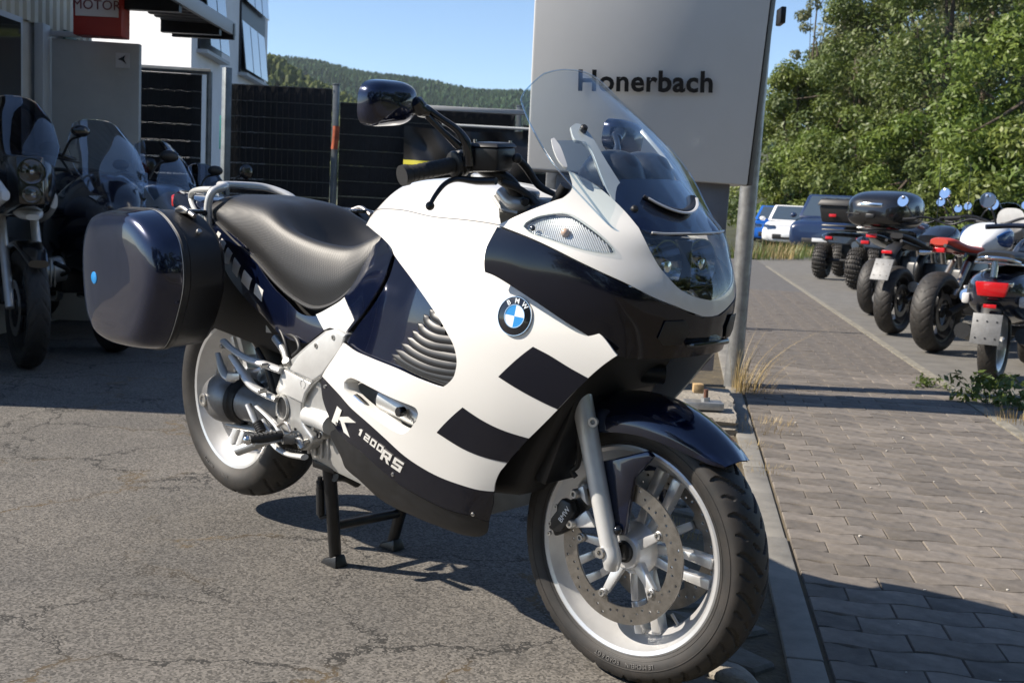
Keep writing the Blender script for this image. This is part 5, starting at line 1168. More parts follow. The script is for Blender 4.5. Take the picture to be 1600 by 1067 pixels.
TL = [(1.359,1.359,1),(1.625,1.207),(2.039,1.216),(2.339,1.141),(2.917,1.089),(3.406,1.236),(3.871,1.317),(4.328,1.317),(4.802,1.395),(5.301,1.272,1),(5.308,1.199,1),(6.144,0.809,1),(6.399,0.338),(6.362,-0.388),(6.706,-0.3),(7.19,-0.065,1),(8.378,0.926,1),(8.243,1.361),(7.541,1.69),(6.862,1.914),(6.434,2.034,1),(6.064,1.783),(5.821,1.672),(5.611,1.753,1),(5.065,2.331,1),(4.144,2.685,1),(3.607,2.77),(3.216,2.982),(2.833,3.161),(2.23,3.214),(1.862,2.727),(1.695,1.975)]
panel('tail_cover', 'TAIL', TL, NAVY, th=.004, step=.016, mirror=True)
for q in ([(1.836,2.177,1),(1.966,1.528,1),(2.085,1.535,1),(1.943,2.243,1)], [(1.982,2.295,1),(2.13,1.723,1),(2.287,1.761,1),(2.181,2.201,1)], [(2.123,2.795,1),(2.254,2.212,1),(2.35,1.854,1),(2.518,1.89,1),(2.318,2.583,1)], [(2.408,2.713,1),(2.588,1.951,1),(2.798,1.989,1),(2.588,2.704,1)], [(2.743,2.626,1),(2.927,1.967,1),(3.198,1.927,1),(3.019,2.567,1)], [(3.224,2.404,1),(3.337,1.889,1),(3.588,1.785,1),(3.517,2.273,1)]):
    panel('white_square', 'TAIL', q, WHITE, off=.0008, th=.0006, step=.02, mirror=True)
panel('white_patch', 'TAIL', [(5.311,1.21,1),(5.718,0.957),(6.15,0.823,1),(6.53,1.423),(6.863,1.83,1),(6.651,1.914),(6.463,2.002,1),(6.189,1.818),(5.876,1.662),(5.652,1.728,1)], WHITE, off=.0009, th=.0006, step=.014, mirror=True)
# rear end, lamp and grab rail
MB().hexa([(-1.92, -.07, .93), (-1.92, .07, .93), (-1.62, .12, .86), (-1.62, -.12, .86), (-1.90, -.07, .985), (-1.90, .07, .985), (-1.60, .11, .95), (-1.60, -.11, .95)], .02).build('tail_end', NAVY, BIKE)
MB().box((-1.915, 0, .95), (.02, .13, .04), None, .008).build('tail_light', RED, BIKE)
GRB = empty('grab_rail', (0, 0, 0)); GRB.parent = BIKE
rail = [(-1.5086,-0.165,0.8917), (-1.502,-0.17,0.9475), (-1.4932,-0.16,0.9883), (-1.5071,-0.11,1.0052), (-1.655, -.04, 1.006), (-1.665, .04, 1.006), (-1.64, .115, 1.0), (-1.57, .16, .972), (-1.53, .17, .93)]
MB().tube(rail, .0115, 14, 5).build('rail', SILW, GRB)
MB().tube([(-1.5105,-0.15,0.9953), (-1.6201,-0.13,0.9908), (-1.7209,-0.1,0.9788), (-1.7219,-0.1,0.9475), (-1.5867,-0.15,0.9067)], [.011, .012, .010, .008, .007], 12, 5, flat=.8).build('rail_wing', SILW, GRB)
MB().grid([[(-1.7208,-0.1,0.9827), (-1.5352,-0.14,0.9985)], [(-1.74, .0, 1.0), (-1.66, 0, 1.002)], [(-1.70, .11, .99), (-1.62, .14, .99)]]).build('rail_plate', SILW, GRB)
MB().cyl((-1.5136,-0.172,0.9267), (-1.4978,-0.185,0.9274), .009, 14, bev=.002).build('rail_bolt', BLKM, GRB)
# red cover seen between rail and seat
# pannier
PAN = empty('pannier', (0, 0, 0)); PAN.parent = BIKE
def outline(sx, sz, cx=-1.545, cz=.745, ins=0):
    P = [(-1.43, .935), (-1.345, .895), (-1.298, .842), (-1.288, .75), (-1.325, .66), (-1.375, .585), (-1.425, .557), (-1.53, .549), (-1.63, .552), (-1.705, .575), (-1.748, .64), (-1.762, .75), (-1.750, .85), (-1.705, .915), (-1.63, .935), (-1.54, .938)]
    P = [(cx + (x - cx) * sx, cz + (z - cz) * sz) for x, z in P]; P = P + P[:3]
    q = catmull(np.array(P), np.linspace(1, len(P) - 2, 97))[:-1]; return q
def pan_loft(name, secs, mat, cap0=True, cap1=True, parent=None):
    G = []
    for y, sx, sz, dx, dz in secs:
        q = outline(sx, sz); G.append([(p[0] + dx, y, p[1] + dz) for p in q] + [(q[0][0] + dx, y, q[0][1] + dz)])
    b = MB(); b.grid(G)
    for g, c in ((G[0], cap0), (G[-1], cap1)):
        if c: b.add(g[:-1], [list(range(len(g) - 1))])
    return b.build(name, mat, parent, sharp=32)
body_ = pan_loft('pannier_body', [(-.235, .95, .93, 0, 0), (-.25, .99, .98, 0, 0), (-.345, 1.0, 1.0, 0, 0)], BLKP, parent=PAN)
pan_loft('pannier_rim', [(-.345, 1.004, 1.006, 0, 0), (-.349, 1.015, 1.018, 0, 0), (-.362, 1.015, 1.018, 0, 0), (-.366, 1.0, 1.0, 0, 0)], BLKM, parent=PAN)
pan_loft('pannier_lid', [(-.366, 1.0, 1.0, 0, 0), (-.40, .978, .98, 0, 0), (-.424, .945, .95, -.003, 0), (-.437, .895, .905, -.006, 0), (-.4445, .83, .845, -.009, -.001), (-.4485, .75, .77, -.011, -.003), (-.451, .5, .5, -.014, -.005), (-.452, .1, .1, -.015, -.006)], NAVY, parent=PAN)
pr_ = pan_loft('lid_seam', [(-.367, 1.006, 1.008, 0, 0), (-.369, 1.006, 1.008, 0, 0)], SILW, False, False, PAN)
b = MB(); b.box((-1.40, -.285, .936), (.075, .05, .012), None, .004); b.build('handle_recess', BLKG, PAN)
MB().tube([(-1.44, -.30, .938), (-1.40, -.305, .946), (-1.345, -.30, .925)], .007, 10, 4).build('carry_handle', STEEL, PAN)
MB().cyl((-1.325, -.30, .882), (-1.318, -.30, .888), .008, 14, bev=.002).build('pannier_lock', BOLT, PAN)
bm_ = Vector((-1.6433,-0.45,0.7398)); M = Matrix.Translation((bm_.x, -.4505, bm_.z)) @ Matrix.Rotation(pi / 2, 4, 'X'); MB().lathe([(1e-5, .003), (.016, .003), (.0175, .002), (.018, -.004)], M, 24).build('pannier_badge', EMBB, PAN)
P2 = copy_tree(PAN); P2.scale = (1, -1, 1); P2.parent = BIKE

# ---------------------------------------------------------------- handlebars, mirrors, controls
BAR = empty('handlebar', (0, 0, 0)); BAR.parent = BIKE
ge, gi = Vector((-0.3498,-0.385,1.0493)), Vector((-0.3326,-0.262,1.0745))
d_ = (gi - ge).normalized()
for sd in (-1, 1):                                  # right as seen; left by mirroring about the steered mid-plane
    R_ = Matrix() if sd == -1 else ST @ Matrix.Diagonal((1, -1, 1, 1)) @ STI
    def q(*p): return R_ @ Vector(p)
    b = MB(); b.tube([ge, ge + d_ * .012], [.0215, .0215], 20); b.tube([ge + d_ * .010, gi], [.0165, .0168], 20)
    for k in range(9): b.tube([ge + d_ * (.02 + .012 * k), ge + d_ * (.024 + .012 * k)], .0174, 20)
    b.build('hand_grip', GRIPR, BAR, M=R_)
    M = Matrix.Translation(gi) @ d_.to_track_quat('Z', 'Y').to_matrix().to_4x4()
    MB().lathe([(1e-5, -.003), (.018, -.003), (.027, .0), (.029, .006), (.024, .012), (.028, .016), (.028, .024), (.022, .03), (1e-5, .03)], M, 28).build('switch_collar', BLKP, BAR, M=R_)
    inn = Vector((-0.3105,-0.215,1.076))
    MB().tube([gi + d_ * .01, gi + d_ * .05, inn + Vector((.01, .02, -.01)), Vector((-0.2732,-0.15,1.0377)), Vector((-0.2643,-0.13,0.9879))], [.02, .018, .016, .016, .018], 16, 5).build('bar_tube', BLKM, BAR, M=R_)
    MB().box((0, 0, 0), (.05, .06, .045), Matrix.Translation(gi + d_ * .055) @ d_.to_track_quat('Y', 'Z').to_matrix().to_4x4(), .010).build('switch_block', BLKP, BAR, M=R_)
    rp = [(-0.3464,-0.2,1.0625),(-0.2198,-0.2,1.0721),(-0.2105,-0.2,1.1241),(-0.3421,-0.2,1.1192)]
    cx = Vector((-0.2782,-0.2,1.1006))
    dx, dy = Vector((.30, -.95, 0)).normalized(), Vector((.95, .30, 0)).normalized()
    def rb_(a, c, h): return cx + dy * a - dx * c + Vector((0, 0, h))
    b = MB(); b.hexa([rb_(-.030, -.036, -.040), rb_(-.030, .040, -.038), rb_(.028, .036, -.036), rb_(.028, -.032, -.038), rb_(-.036, -.042, .012), rb_(-.036, .046, .016), rb_(.034, .043, .014), rb_(.034, -.039, .010)], .007)
    b.hexa([rb_(-.038, -.044, .0125), rb_(-.038, .048, .0165), rb_(.036, .045, .0145), rb_(.036, -.041, .0105), rb_(-.030, -.036, .022), rb_(-.030, .041, .026), rb_(.029, .038, .024), rb_(.029, -.034, .020)], .003); b.build('fluid_reservoir', BLKM, BAR, M=R_)
    for a, c in ((-.026, -.030), (.024, .032)):
        MB().cyl(rb_(a, c, .02), rb_(a, c, .0275), .0035, 10).build('reservoir_screw', BOLT, BAR, M=R_)
    lv = [(-0.2509,-0.215,1.0438), (-0.2878,-0.235,1.0427), (-0.3178,-0.262,1.0456), (-0.324,-0.29,1.0358), (-0.3194,-0.318,1.0146), (-0.3172,-0.335,0.995)]
    b = MB(); b.tube(lv, [.012, .012, .009, .0075, .0065, .006], 12, 5, flat=.7); b.ball((-0.3168,-0.337,0.9898), .0095, 16); b.build('brake_lever' if sd == -1 else 'clutch_lever', BLKM, BAR, M=R_)
    # mirror: shell, arm with two struts
    mc = Vector((-0.3743,-0.402,1.1929)); px_ = Vector((-0.3643,-0.335,1.1943)); 
    ax = Vector((-.08, 1, .03)).normalized(); bz = Vector((.10, 0, 1)).normalized(); bx = ax.cross(bz).normalized(); bz = bx.cross(ax)
    if bx.x < 0: bx = -bx
    G = []
    for i in range(25):
        t = i / 24; dpt = .050 * (1 - t) ** 1.0; k = (1 - (1 - t) ** 3.2) ** (1 / 2.6) if t > 0 else .001; row = []
        for j in range(49):
            a = 2 * pi * j / 48; ca, sa = cos(a), sin(a); e = .62
            xx = .069 * k * copysign_(abs(ca) ** e, ca); zz = .046 * k * copysign_(abs(sa) ** e, sa) * (1 - .10 * ca) + .004 * ca
            row.append(mc + ax * xx + bz * zz + bx * (.052 * (1 - t) - .016))
        G.append(row)
    b = MB(); b.grid(G); b.add(G[-1][:-1], [list(range(48))[::-1]]); MIR = b.build('mirror', NAVY, BAR, M=R_)
    back = [p - bx * .0165 * 0 - bx * .001 for p in G[-1][:-1]]
    MB().add([mc + (p - mc) * .93 - bx * .002 for p in back], [list(range(48))[::-1]]).build('mirror_glass', CHROME, MIR, M=R_, sharp=0)
    a1 = Vector((-0.3527,-0.338,1.1989)); a2 = Vector((-0.3499,-0.333,1.1709)); c1 = Vector((-0.2997,-0.268,1.1321)); c2 = Vector((-0.3016,-0.245,1.0753))
    b = MB(); b.tube([a1 + Vector((0, -.012, 0)), (a1 + a2) / 2, Vector((-0.3412,-0.32,1.1792))], [.016, .017, .011], 14, 4)
    b.tube([Vector((-0.3517,-0.325,1.1894)), Vector((-0.328,-0.3,1.1671)), Vector((-0.3074,-0.272,1.1436)), Vector((-0.2978,-0.255,1.1144)), c2], [.008, .007, .008, .011, .015], 12, 5)
    b.tube([Vector((-0.3432,-0.325,1.1712)), Vector((-0.3291,-0.295,1.1415)), Vector((-0.3137,-0.262,1.1115))], [.007, .006, .009], 10, 5)
    b.build('mirror_arm', BLKG, BAR, M=R_)
# bar clamp, yoke and cables on the right
YOK = empty('steering_yoke', (0, 0, 0)); YOK.parent = BIKE
for sd in (-1, 1):
    R_ = Matrix() if sd == -1 else ST @ Matrix.Diagonal((1, -1, 1, 1)) @ STI
    b = MB(); b.tube([(-0.3064,-0.14,1.0206), (-0.2662,-0.14,0.9973), (-0.2342,-0.11,0.9931)], [.019, .024, .016], 16, 5, flat=.8); b.tube([(-0.3155,-0.15,1.0093), (-0.2869,-0.15,0.9857), (-0.2539,-0.14,0.9788)], [.013, .013, .012], 12, 4, flat=.6); b.build('bar_clamp', SILV, YOK, M=R_)
    MB().cyl((-0.2226,-0.155,1.0014), (-0.2532,-0.13,1.0019), .009, 16, bev=.002).build('clamp_bolt', BLKM, YOK, M=R_)
    MB().cyl((-0.2783,-0.1,0.9804), (-0.2684,-0.1,1.0275), .026, 20, bev=.004).build('fork_cap', SILV, YOK, M=R_)
MB().box((-.215, 0, .995), (.07, .22, .03), None, .01).build('top_yoke', SILV, YOK)
MB().tube([(-0.2697,-0.18,1.0413), (-0.2458,-0.15,1.0275), (-0.2208,-0.13,1.0029), (-0.1857,-0.14,0.9775)], .008, 10, 5).build('brake_hose', BLKP, YOK)
MB().tube([(-0.2497,-0.16,1.094), (-0.2483,-0.13,1.0735), (-0.238,-0.1,1.0365), (-0.2071,-0.08,1.0171)], [.007, .009, .008, .006], 10, 5).build('cable', BLKP, YOK)
MB().ball((-0.2408,-0.165,1.0913), .011, 14).build('cable_boot', BLKP, YOK)
MB().cyl((-0.1688,-0.12,1.0007), (-0.1414,-0.12,1.0384), .012, 14).build('instrument_stay', BLKM, YOK)
# ---------------------------------------------------------------- frame casting, foot pegs
FR = empty('frame', (0, 0, 0)); FR.parent = BIKE
def flat_plate(pts, y0, th, name, mat, bev=.004, par=None, hole=None):
    M = Matrix.Translation((0, y0, 0)) @ Matrix.Rotation(pi / 2, 4, 'X')
    return MB().prism([(p[0], p[2]) for p in pts], th, M, bev, 3).build(name, mat, par or FR)
FP = [(-1.068,-0.205,0.5387),(-1.0077,-0.205,0.5777),(-0.9435,-0.205,0.6178),(-0.876,-0.205,0.6571),(-0.8322,-0.205,0.667),(-0.7841,-0.205,0.6582),(-0.7945,-0.205,0.6297),(-0.8373,-0.205,0.5887),(-0.884,-0.205,0.5395),(-0.9292,-0.205,0.5112),(-0.9609,-0.205,0.481),(-0.9756,-0.205,0.4515),(-0.9786,-0.205,0.4203),(-0.964,-0.205,0.3972),(-0.9263,-0.205,0.3734),(-0.9263,-0.205,0.3581),(-0.9582,-0.205,0.3315),(-0.9848,-0.205,0.3263),(-1.0085,-0.205,0.3581),(-1.0386,-0.205,0.3648),(-1.0692,-0.205,0.3662),(-1.0938,-0.205,0.3829),(-1.103,-0.205,0.4078),(-1.0996,-0.205,0.4347),(-1.0932,-0.205,0.4603),(-1.1025,-0.205,0.4694),(-1.0867,-0.205,0.4979)]
flat_plate(FP, -.165, .040, 'frame_plate', SILV, .007)
UP = [(-0.9763,-0.222,0.5817),(-0.9187,-0.222,0.619),(-0.8518,-0.222,0.658),(-0.8112,-0.222,0.6675),(-0.7713,-0.222,0.6594),(-0.787,-0.222,0.6242),(-0.8297,-0.222,0.5848),(-0.8681,-0.222,0.5469),(-0.9073,-0.222,0.5247),(-0.9735,-0.222,0.5334),(-1.0179,-0.222,0.5389)]
flat_plate(UP, -.205, .012, 'frame_shoulder', SILW, .005)
MD = [(-1.0497,-0.215,0.5354),(-0.987,-0.215,0.5256),(-0.9232,-0.215,0.5165),(-0.952,-0.215,0.4853),(-0.9637,-0.215,0.4581),(-1.0169,-0.215,0.4649),(-1.0746,-0.215,0.4696),(-1.0651,-0.215,0.5039)]
flat_plate(MD, -.206, .006, 'frame_web', SILW, .003)
for (px, r, sc) in (((-0.9578,-0.213,0.5095), .011, 1), ((-1.058,-0.21,0.43), .026, 1.25)):
    b = MB(); M = Matrix.Translation((px[0], -.2065, px[2])) @ Matrix.Rotation(pi / 2, 4, 'X') @ Matrix.Diagonal((1, sc, 1, 1))
    b.lathe([(r * .86, .002), (r * .92, .0065), (r, .0065), (r * 1.08, .0)], M, 32); o = b.build('bore_ring', SILV, FR)
    MB().lathe([(1e-5, .0035), (r * .88, .0035)], M, 28).build('bore', HLD, o)
for p in [(-1.0937,-0.207,0.3991),(-1.0024,-0.207,0.382),(-1.0625,-0.207,0.4497)]: MB().cyl((p[0], -.204, p[2]), (p[0], -.2085, p[2]), .0035, 10).build('bolt', BLKM, FR)
def arm(pts, r, name, mat, par=None, flat=.7, res=5): return MB().tube(pts, r, 12, res, flat=flat).build(name, mat, par or FR)
arm([(-1.0527,-0.215,0.5316), (-1.1235,-0.225,0.54), (-1.1936,-0.235,0.5472), (-1.2609,-0.24,0.5655), (-1.3045,-0.24,0.5816)], [.013, .014, .012, .011, .012], 'peg_bracket', SILW)
arm([(-1.0747,-0.215,0.4505), (-1.1244,-0.225,0.4613), (-1.1623,-0.235,0.4759), (-1.1926,-0.24,0.4985), (-1.2218,-0.24,0.5191), (-1.2612,-0.24,0.5458)], [.012, .014, .015, .015, .013, .012], 'peg_bracket', SILW)
arm([(-1.3451,-0.235,0.5416), (-1.3131,-0.24,0.5046), (-1.281,-0.245,0.4862), (-1.244,-0.245,0.4808)], [.008, .012, .013, .010], 'peg_bracket', SILW)
MB().hexa([(-1.3051,-0.235,0.4743),(-1.2373,-0.235,0.4879),(-1.237,-0.235,0.5058),(-1.291,-0.235,0.4963)] + [(-1.2624,-0.26,0.4761),(-1.1891,-0.26,0.4905),(-1.1887,-0.26,0.5099),(-1.2518,-0.26,0.5009)], .003).build('passenger_peg_mount', SILV, FR)
arm([(-1.1776,-0.24,0.4228), (-1.1521,-0.24,0.3952), (-1.1269,-0.24,0.3678)], [.010, .011, .009], 'passenger_peg', SILV)
b = MB()
for k in range(5): b.tube([Vector((-1.1299,-0.242,0.3817)) * (1 - t) + Vector((-1.108,-0.242,0.3574)) * t for t in (k / 5, k / 5 + .12)], .0135, 12)
b.build('peg_spring', BLKP, FR)
arm([(-1.1599,-0.225,0.4185), (-1.0999,-0.225,0.3986), (-1.0567,-0.225,0.3783), (-1.0281,-0.22,0.3446)], [.006, .0075, .008, .010], 'brake_linkage', SILW)
arm([(-1.1332,-0.22,0.3869), (-1.1144,-0.22,0.3673), (-1.0894,-0.22,0.3541)], .008, 'brake_linkage', SILW)
PEG = empty('foot_peg', (0, 0, 0)); PEG.parent = BIKE
po, pi_ = Vector((-1.056,-0.315,0.3586)), Vector((-1.0385,-0.225,0.3624))
b = MB(); b.tube([po, pi_], [.0125, .0145], 14, flat=.85); b.build('peg_rubber', GRIPR, PEG)
MB().ball(po - (pi_ - po).normalized() * .002, .0135, 16).build('peg_end', CHROME, PEG)
MB().hexa([Vector(p) for p in [(-1.0541,-0.215,0.3319),(-0.9876,-0.215,0.3445),(-0.9875,-0.215,0.3755),(-1.0539,-0.215,0.3599)]] + [Vector(p) for p in [(-1.0019,-0.245,0.3463),(-0.9427,-0.245,0.361),(-0.9484,-0.245,0.3836),(-0.9958,-0.245,0.3715)]], .004).build('peg_hinge', BLKM, PEG)
arm([po + Vector((.01, .01, -.012)), (po + pi_) / 2 + Vector((0, 0, -.016)), pi_ + Vector((0, 0, -.014))], .007, 'peg_bracket', SILV, PEG)
arm([(-1.0693,-0.235,0.339), (-1.0356,-0.235,0.3245), (-0.9874,-0.235,0.3201), (-0.9023,-0.245,0.3317)], [.010, .009, .009, .011], 'brake_pedal', SILW, PEG)
arm([(-1.0009,-0.22,0.3497), (-0.9683,-0.22,0.3592), (-0.9449,-0.22,0.3432)], [.010, .011, .009], 'pedal_pivot', SILV, PEG)
b = MB(); b.tube([(-1.303,-0.2,0.2637), (-1.24,-0.17,0.2935), (-1.2254,-0.15,0.3007)], [.0155, .0145, .012], 16); b.build('stand_tang', SILV, PEG)
# ---------------------------------------------------------------- final drive, swing arm, shock
SW = empty('swing_arm', (0, 0, 0)); SW.parent = BIKE
fdv = Vector((-1.555, -.075, RZ)); dx_ = Vector((1, -.02, .02)).normalized(); M = Matrix.Translation(fdv) @ dx_.to_track_quat('Z', 'Y').to_matrix().to_4x4()
FDM = material('final_drive_grey', (.20, .20, .205), .4, metal=.6, bump=(500, .08, .0004), var=(20, .15))
MB().lathe([(1e-5, -.085), (.04, -.078), (.066, -.055), (.078, -.02), (.080, .03), (.074, .075), (.066, .085)], M, 40).build('final_drive', FDM, SW)
MB().lathe([(.064, .083), (.072, .085), (.066, .095), (.072, .104), (.064, .112), (.06, .12)], M, 36).build('drive_boot', BLKP, SW)
MB().tube([fdv + dx_ * .11, fdv + dx_ * .25, (-1.12, -.10, .40), (-1.0, -.09, .42)], [.058, .052, .055, .06], 22, 4).build('shaft_housing', FDM, SW)
c_ = fdv + Vector((-.018, -.077, -.002)); M2 = Matrix.Translation(c_) @ Matrix.Rotation(pi / 2, 4, 'X')
MB().lathe([(1e-5, .002), (.010, .002), (.012, .006), (.019, .006), (.021, .003), (.023, -.01)], M2, 24).build('filler_cap', BOLT, SW)
arm([(-1.53, -.09, .285), (-1.35, -.09, .30), (-1.08, -.09, .33)], .014, 'torque_arm', SILV, SW)
MB().tube([(-1.22, .0, .46), (-1.02, 0, .74)], .022, 14).build('shock_absorber', STEEL, SW)
t = np.linspace(0, 1, 140); MB().tube([(-1.21 + .17 * k + .0, .036 * cos(k * 40), .475 + .24 * k + .036 * sin(k * 40) * .3) for k in t], .006, 8).build('shock_spring', SILW, SW)
MB().box((-1.25, -.10, .63), (.055, .05, .07), None, .008).build('fluid_bottle', material('translucent_white', (.55, .55, .52), .4), BIKE)
MB().hexa([(-1.75, -.11, .58), (-1.75, .11, .58), (-1.0, .13, .52), (-1.0, -.13, .52), (-1.80, -.12, .86), (-1.80, .12, .86), (-.9, .13, .72), (-.9, -.13, .72)], .03).build('under_tray', DARK, BIKE)
MB().grid([[RT @ Vector((r * cos(a), y, r * sin(a))) for y in np.linspace(-.09, .09, 7)] for a in np.radians(np.linspace(50, 150, 20)) for r in (.345,)]).build('rear_mudguard', BLKP, BIKE)
# engine and gearbox castings
ENG = empty('engine', (0, 0, 0)); ENG.parent = BIKE
MB().hexa([(-1.02, -.16, .28), (-1.02, .16, .28), (-.4, .20, .25), (-.4, -.20, .25), (-1.05, -.15, .56), (-1.05, .15, .56), (-.42, .19, .55), (-.42, -.19, .55)], .03).build('crankcase', SILV, ENG)
MB().cyl((-.93, -.15, .46), (-.93, -.196, .46), .075, 32, bev=.012).build('gearbox_cover', SILV, ENG)
MB().tube([(-0.967,-0.185,0.4231), (-0.8966,-0.19,0.4222), (-0.8504,-0.195,0.4176)], .030, 16, 4, flat=.9).build('engine_rib', SILW, ENG)
p_ = Vector((-0.9007,-0.195,0.3834)); MB().cyl(p_ + Vector((0, .03, 0)), p_ + Vector((0, -.006, 0)), .013, 18, bev=.003).build('drain_plug', BOLT, ENG)
MB().lathe([(.006, .0), (.010, .0), (.010, .003), (.006, .003)], Matrix.Translation(p_ + Vector((0, -.006, 0))) @ Matrix.Rotation(pi / 2, 4, 'X'), 18, closed=True).build('drain_plug_rim', BLKM, ENG)
# muffler on the far side
MB().tube([(-.95, .20, .30), (-1.2, .23, .36), (-1.75, .25, .46)], [.03, .06, .062], 20, 4).build('muffler', CHROME, BIKE)
# ---------------------------------------------------------------- centre stand
CS = empty('centre_stand', (0, 0, 0)); CS.parent = BIKE
fr_ = Vector((-0.986,-0.088,0.0011)); fl = Vector((-1.0065,0.13,-0.0115)); tr = Vector((-0.9439,-0.14,0.2823)); tl = Vector((tr.x, .14, tr.z))
fr_.z = -.010; fl.z = -.016
kr = Vector((-0.95,-0.125,0.1693)); kl = Vector((kr.x, .13, kr.z))
arm([tr, kr, fr_ + Vector((0, 0, .02))], [.0185, .018, .017], 'stand_leg', BLKM, CS, 1.0)
arm([tl, kl, fl + Vector((0, 0, .02))], [.0185, .018, .017], 'stand_leg', BLKM, CS, 1.0)
for f in (fr_, fl):
    b = MB(); b.hexa([f + Vector((-.045, -.022, -.004)), f + Vector((.030, -.022, -.004)), f + Vector((.030, .022, -.004)), f + Vector((-.045, .022, -.004)), f + Vector((-.03, -.018, .012)), f + Vector((.022, -.016, .030)), f + Vector((.022, .016, .030)), f + Vector((-.03, .018, .012))], .004); b.build('stand_foot', BLKM, CS)
arm([kr * .35 + fr_ * .65 + Vector((0, .0, .05)), kl * .6 + fl * .4], .013, 'stand_brace', BLKM, CS, 1.0)
arm([(-0.9208,-0.14,0.2627), (-0.9244,-0.1,0.2551), (-0.9211,-0.06,0.2312)], .018, 'stand_pivot', BLKM, CS, 1.0)
b = MB(); sp0, sp1 = Vector((-0.9705,-0.15,0.2487)), Vector((-0.9816,-0.14,0.1327)); b.tube([sp0, sp0 * .75 + sp1 * .25], .007, 10); b.tube([sp0 * .72 + sp1 * .28, sp0 * .08 + sp1 * .92], .0115, 14); b.tube([sp0 * .1 + sp1 * .9, sp1, sp1 + Vector((.03, .02, .012))], .005, 8, 3)
for k in range(4): b.tube([sp0.lerp(sp1, .10 + k * .05), sp0.lerp(sp1, .125 + k * .05)], .0105, 12)
b.build('stand_spring', BLKP, CS)
MB().hexa([tr + Vector((-.05, -.02, -.01)), tr + Vector((.05, -.02, -.01)), tr + Vector((.05, .03, -.01)), tr + Vector((-.05, .03, -.01)), tr + Vector((-.05, -.02, .012)), tr + Vector((.05, -.02, .012)), tr + Vector((.05, .03, .012)), tr + Vector((-.05, .03, .012))], .005).build('stand_bracket', BLKM, CS)
MB().cyl((-0.8819,-0.15,0.3446), (-0.8732,-0.15,0.3019), .014, 12).build('stand_bolt', SILV, CS)
# reflector strip on the far footrest, blue
"""far side stand, folded"""
MB().tube([(-.72, .17, .22), (-.80, .19, .17), (-.95, .2, .16)], .012, 10, 3).build('side_stand', BLKM, BIKE)

# small mechanical clutter between frame, swing arm and tail
CLT = empty('rear_brake_hydraulics', (0, 0, 0)); CLT.parent = BIKE
arm([(-1.0543,-0.19,0.5615), (-1.0723,-0.19,0.6023), (-1.1181,-0.18,0.6359), (-1.1712,-0.17,0.6503)], .005, 'brake_hose', BLKP, CLT, 1.0)
arm([(-1.0211,-0.2,0.5737), (-0.9915,-0.2,0.5962), (-1.024,-0.19,0.6202), (-1.0874,-0.18,0.6256)], .006, 'brake_hose', BLKP, CLT, 1.0)
arm([(-1.1526,-0.17,0.6031), (-1.0938,-0.18,0.5762), (-1.0664,-0.19,0.5565)], .011, 'master_cylinder', SILV, CLT, 1.0)
MB().cyl((-1.0344,-0.215,0.5615), (-1.0376,-0.205,0.5515), .012, 12, bev=.002).build('hose_union', BOLT, CLT)
arm([(-1.3237,-0.12,0.5469), (-1.2548,-0.13,0.5016), (-1.2226,-0.13,0.4421), (-1.2165,-0.13,0.388)], .007, 'breather_hose', BLKP, CLT, 1.0)
for p in [(-1.0649,-0.213,0.5365),(-1.0809,-0.213,0.4545),(-0.9965,-0.213,0.3615),(-0.9435,-0.213,0.3594),(-0.9669,-0.213,0.343),(-0.8923,-0.213,0.6182),(-0.8183,-0.213,0.6483)]:
    M = Matrix.Translation((p[0], -.207, p[2])) @ Matrix.Rotation(pi / 2, 4, 'X'); MB().lathe([(1e-5, .010), (.0028, .010), (.0032, .0125), (.0062, .0125), (.007, .010), (.0075, 0)], M, 6 if p[2] < .4 else 14).build('frame_bolt', BOLT, FR)
for p in [(-1.298,-0.242,0.5682),(-1.2252,-0.242,0.5117),(-1.1036,-0.242,0.4717),(-1.0934,-0.242,0.5424)]: MB().cyl((p[0], p[1] + .012, p[2]), (p[0], p[1] - .012, p[2]), .0065, 12, bev=.0015).build('bracket_bolt', BOLT, FR)
arm([(-1.0691,-0.225,0.3761), (-1.0125,-0.23,0.4006), (-0.9857,-0.23,0.3797)], .0045, 'return_spring', STEEL, FR, 1.0)
for k in range(7):
    q0 = Vector((-0.9917,-0.24,0.3252)).lerp(Vector((-0.9196,-0.245,0.3317)), k / 6); MB().cyl(q0 + Vector((0, 0, .008)), q0 + Vector((0, 0, .013)), .003, 8).build('pedal_stud', BLKM, PEG)
for k in range(6):
    q0 = po.lerp(pi_, .12 + .13 * k); b = MB(); b.tube([q0 + Vector((-.011, 0, .011)), q0 + Vector((.011, 0, .011))], .0022, 6); b.build('peg_groove', BLKM, PEG)
# ribs and bolts on the gearbox and engine cases
for k in range(4): arm([(-1.0 + .03 * k, -.165, .31), (-1.0 + .03 * k, -.17, .42)], .004, 'case_rib', SILV, ENG, 1.0)
for a in range(8):
    q0 = Vector((-.93 + .064 * cos(a * pi / 4), -.196, .46 + .064 * sin(a * pi / 4))); MB().cyl(q0, q0 + Vector((0, -.006, 0)), .006, 6).build('case_bolt', BOLT, ENG)
# tank cap and panel seams
q = [on('BODY', u, v, .0006)[0] for u, v in catmull(np.array([(1.05, 1.55), (1.8, 1.75), (2.8, 1.95), (3.8, 2.05), (4.8, 2.0), (5.5, 1.9)]), np.linspace(0, 5, 50))]
MB().tube(q, .0011, 6).build('panel_seam', material('seam_grey', (.16, .16, .165), .6), BIKE)
MB().lathe([(1e-5, .012), (.035, .012), (.042, .008), (.045, -.01)], Matrix.Translation((-.50, 0, 1.048)), 32).build('fuel_cap', SILV, BIKE)

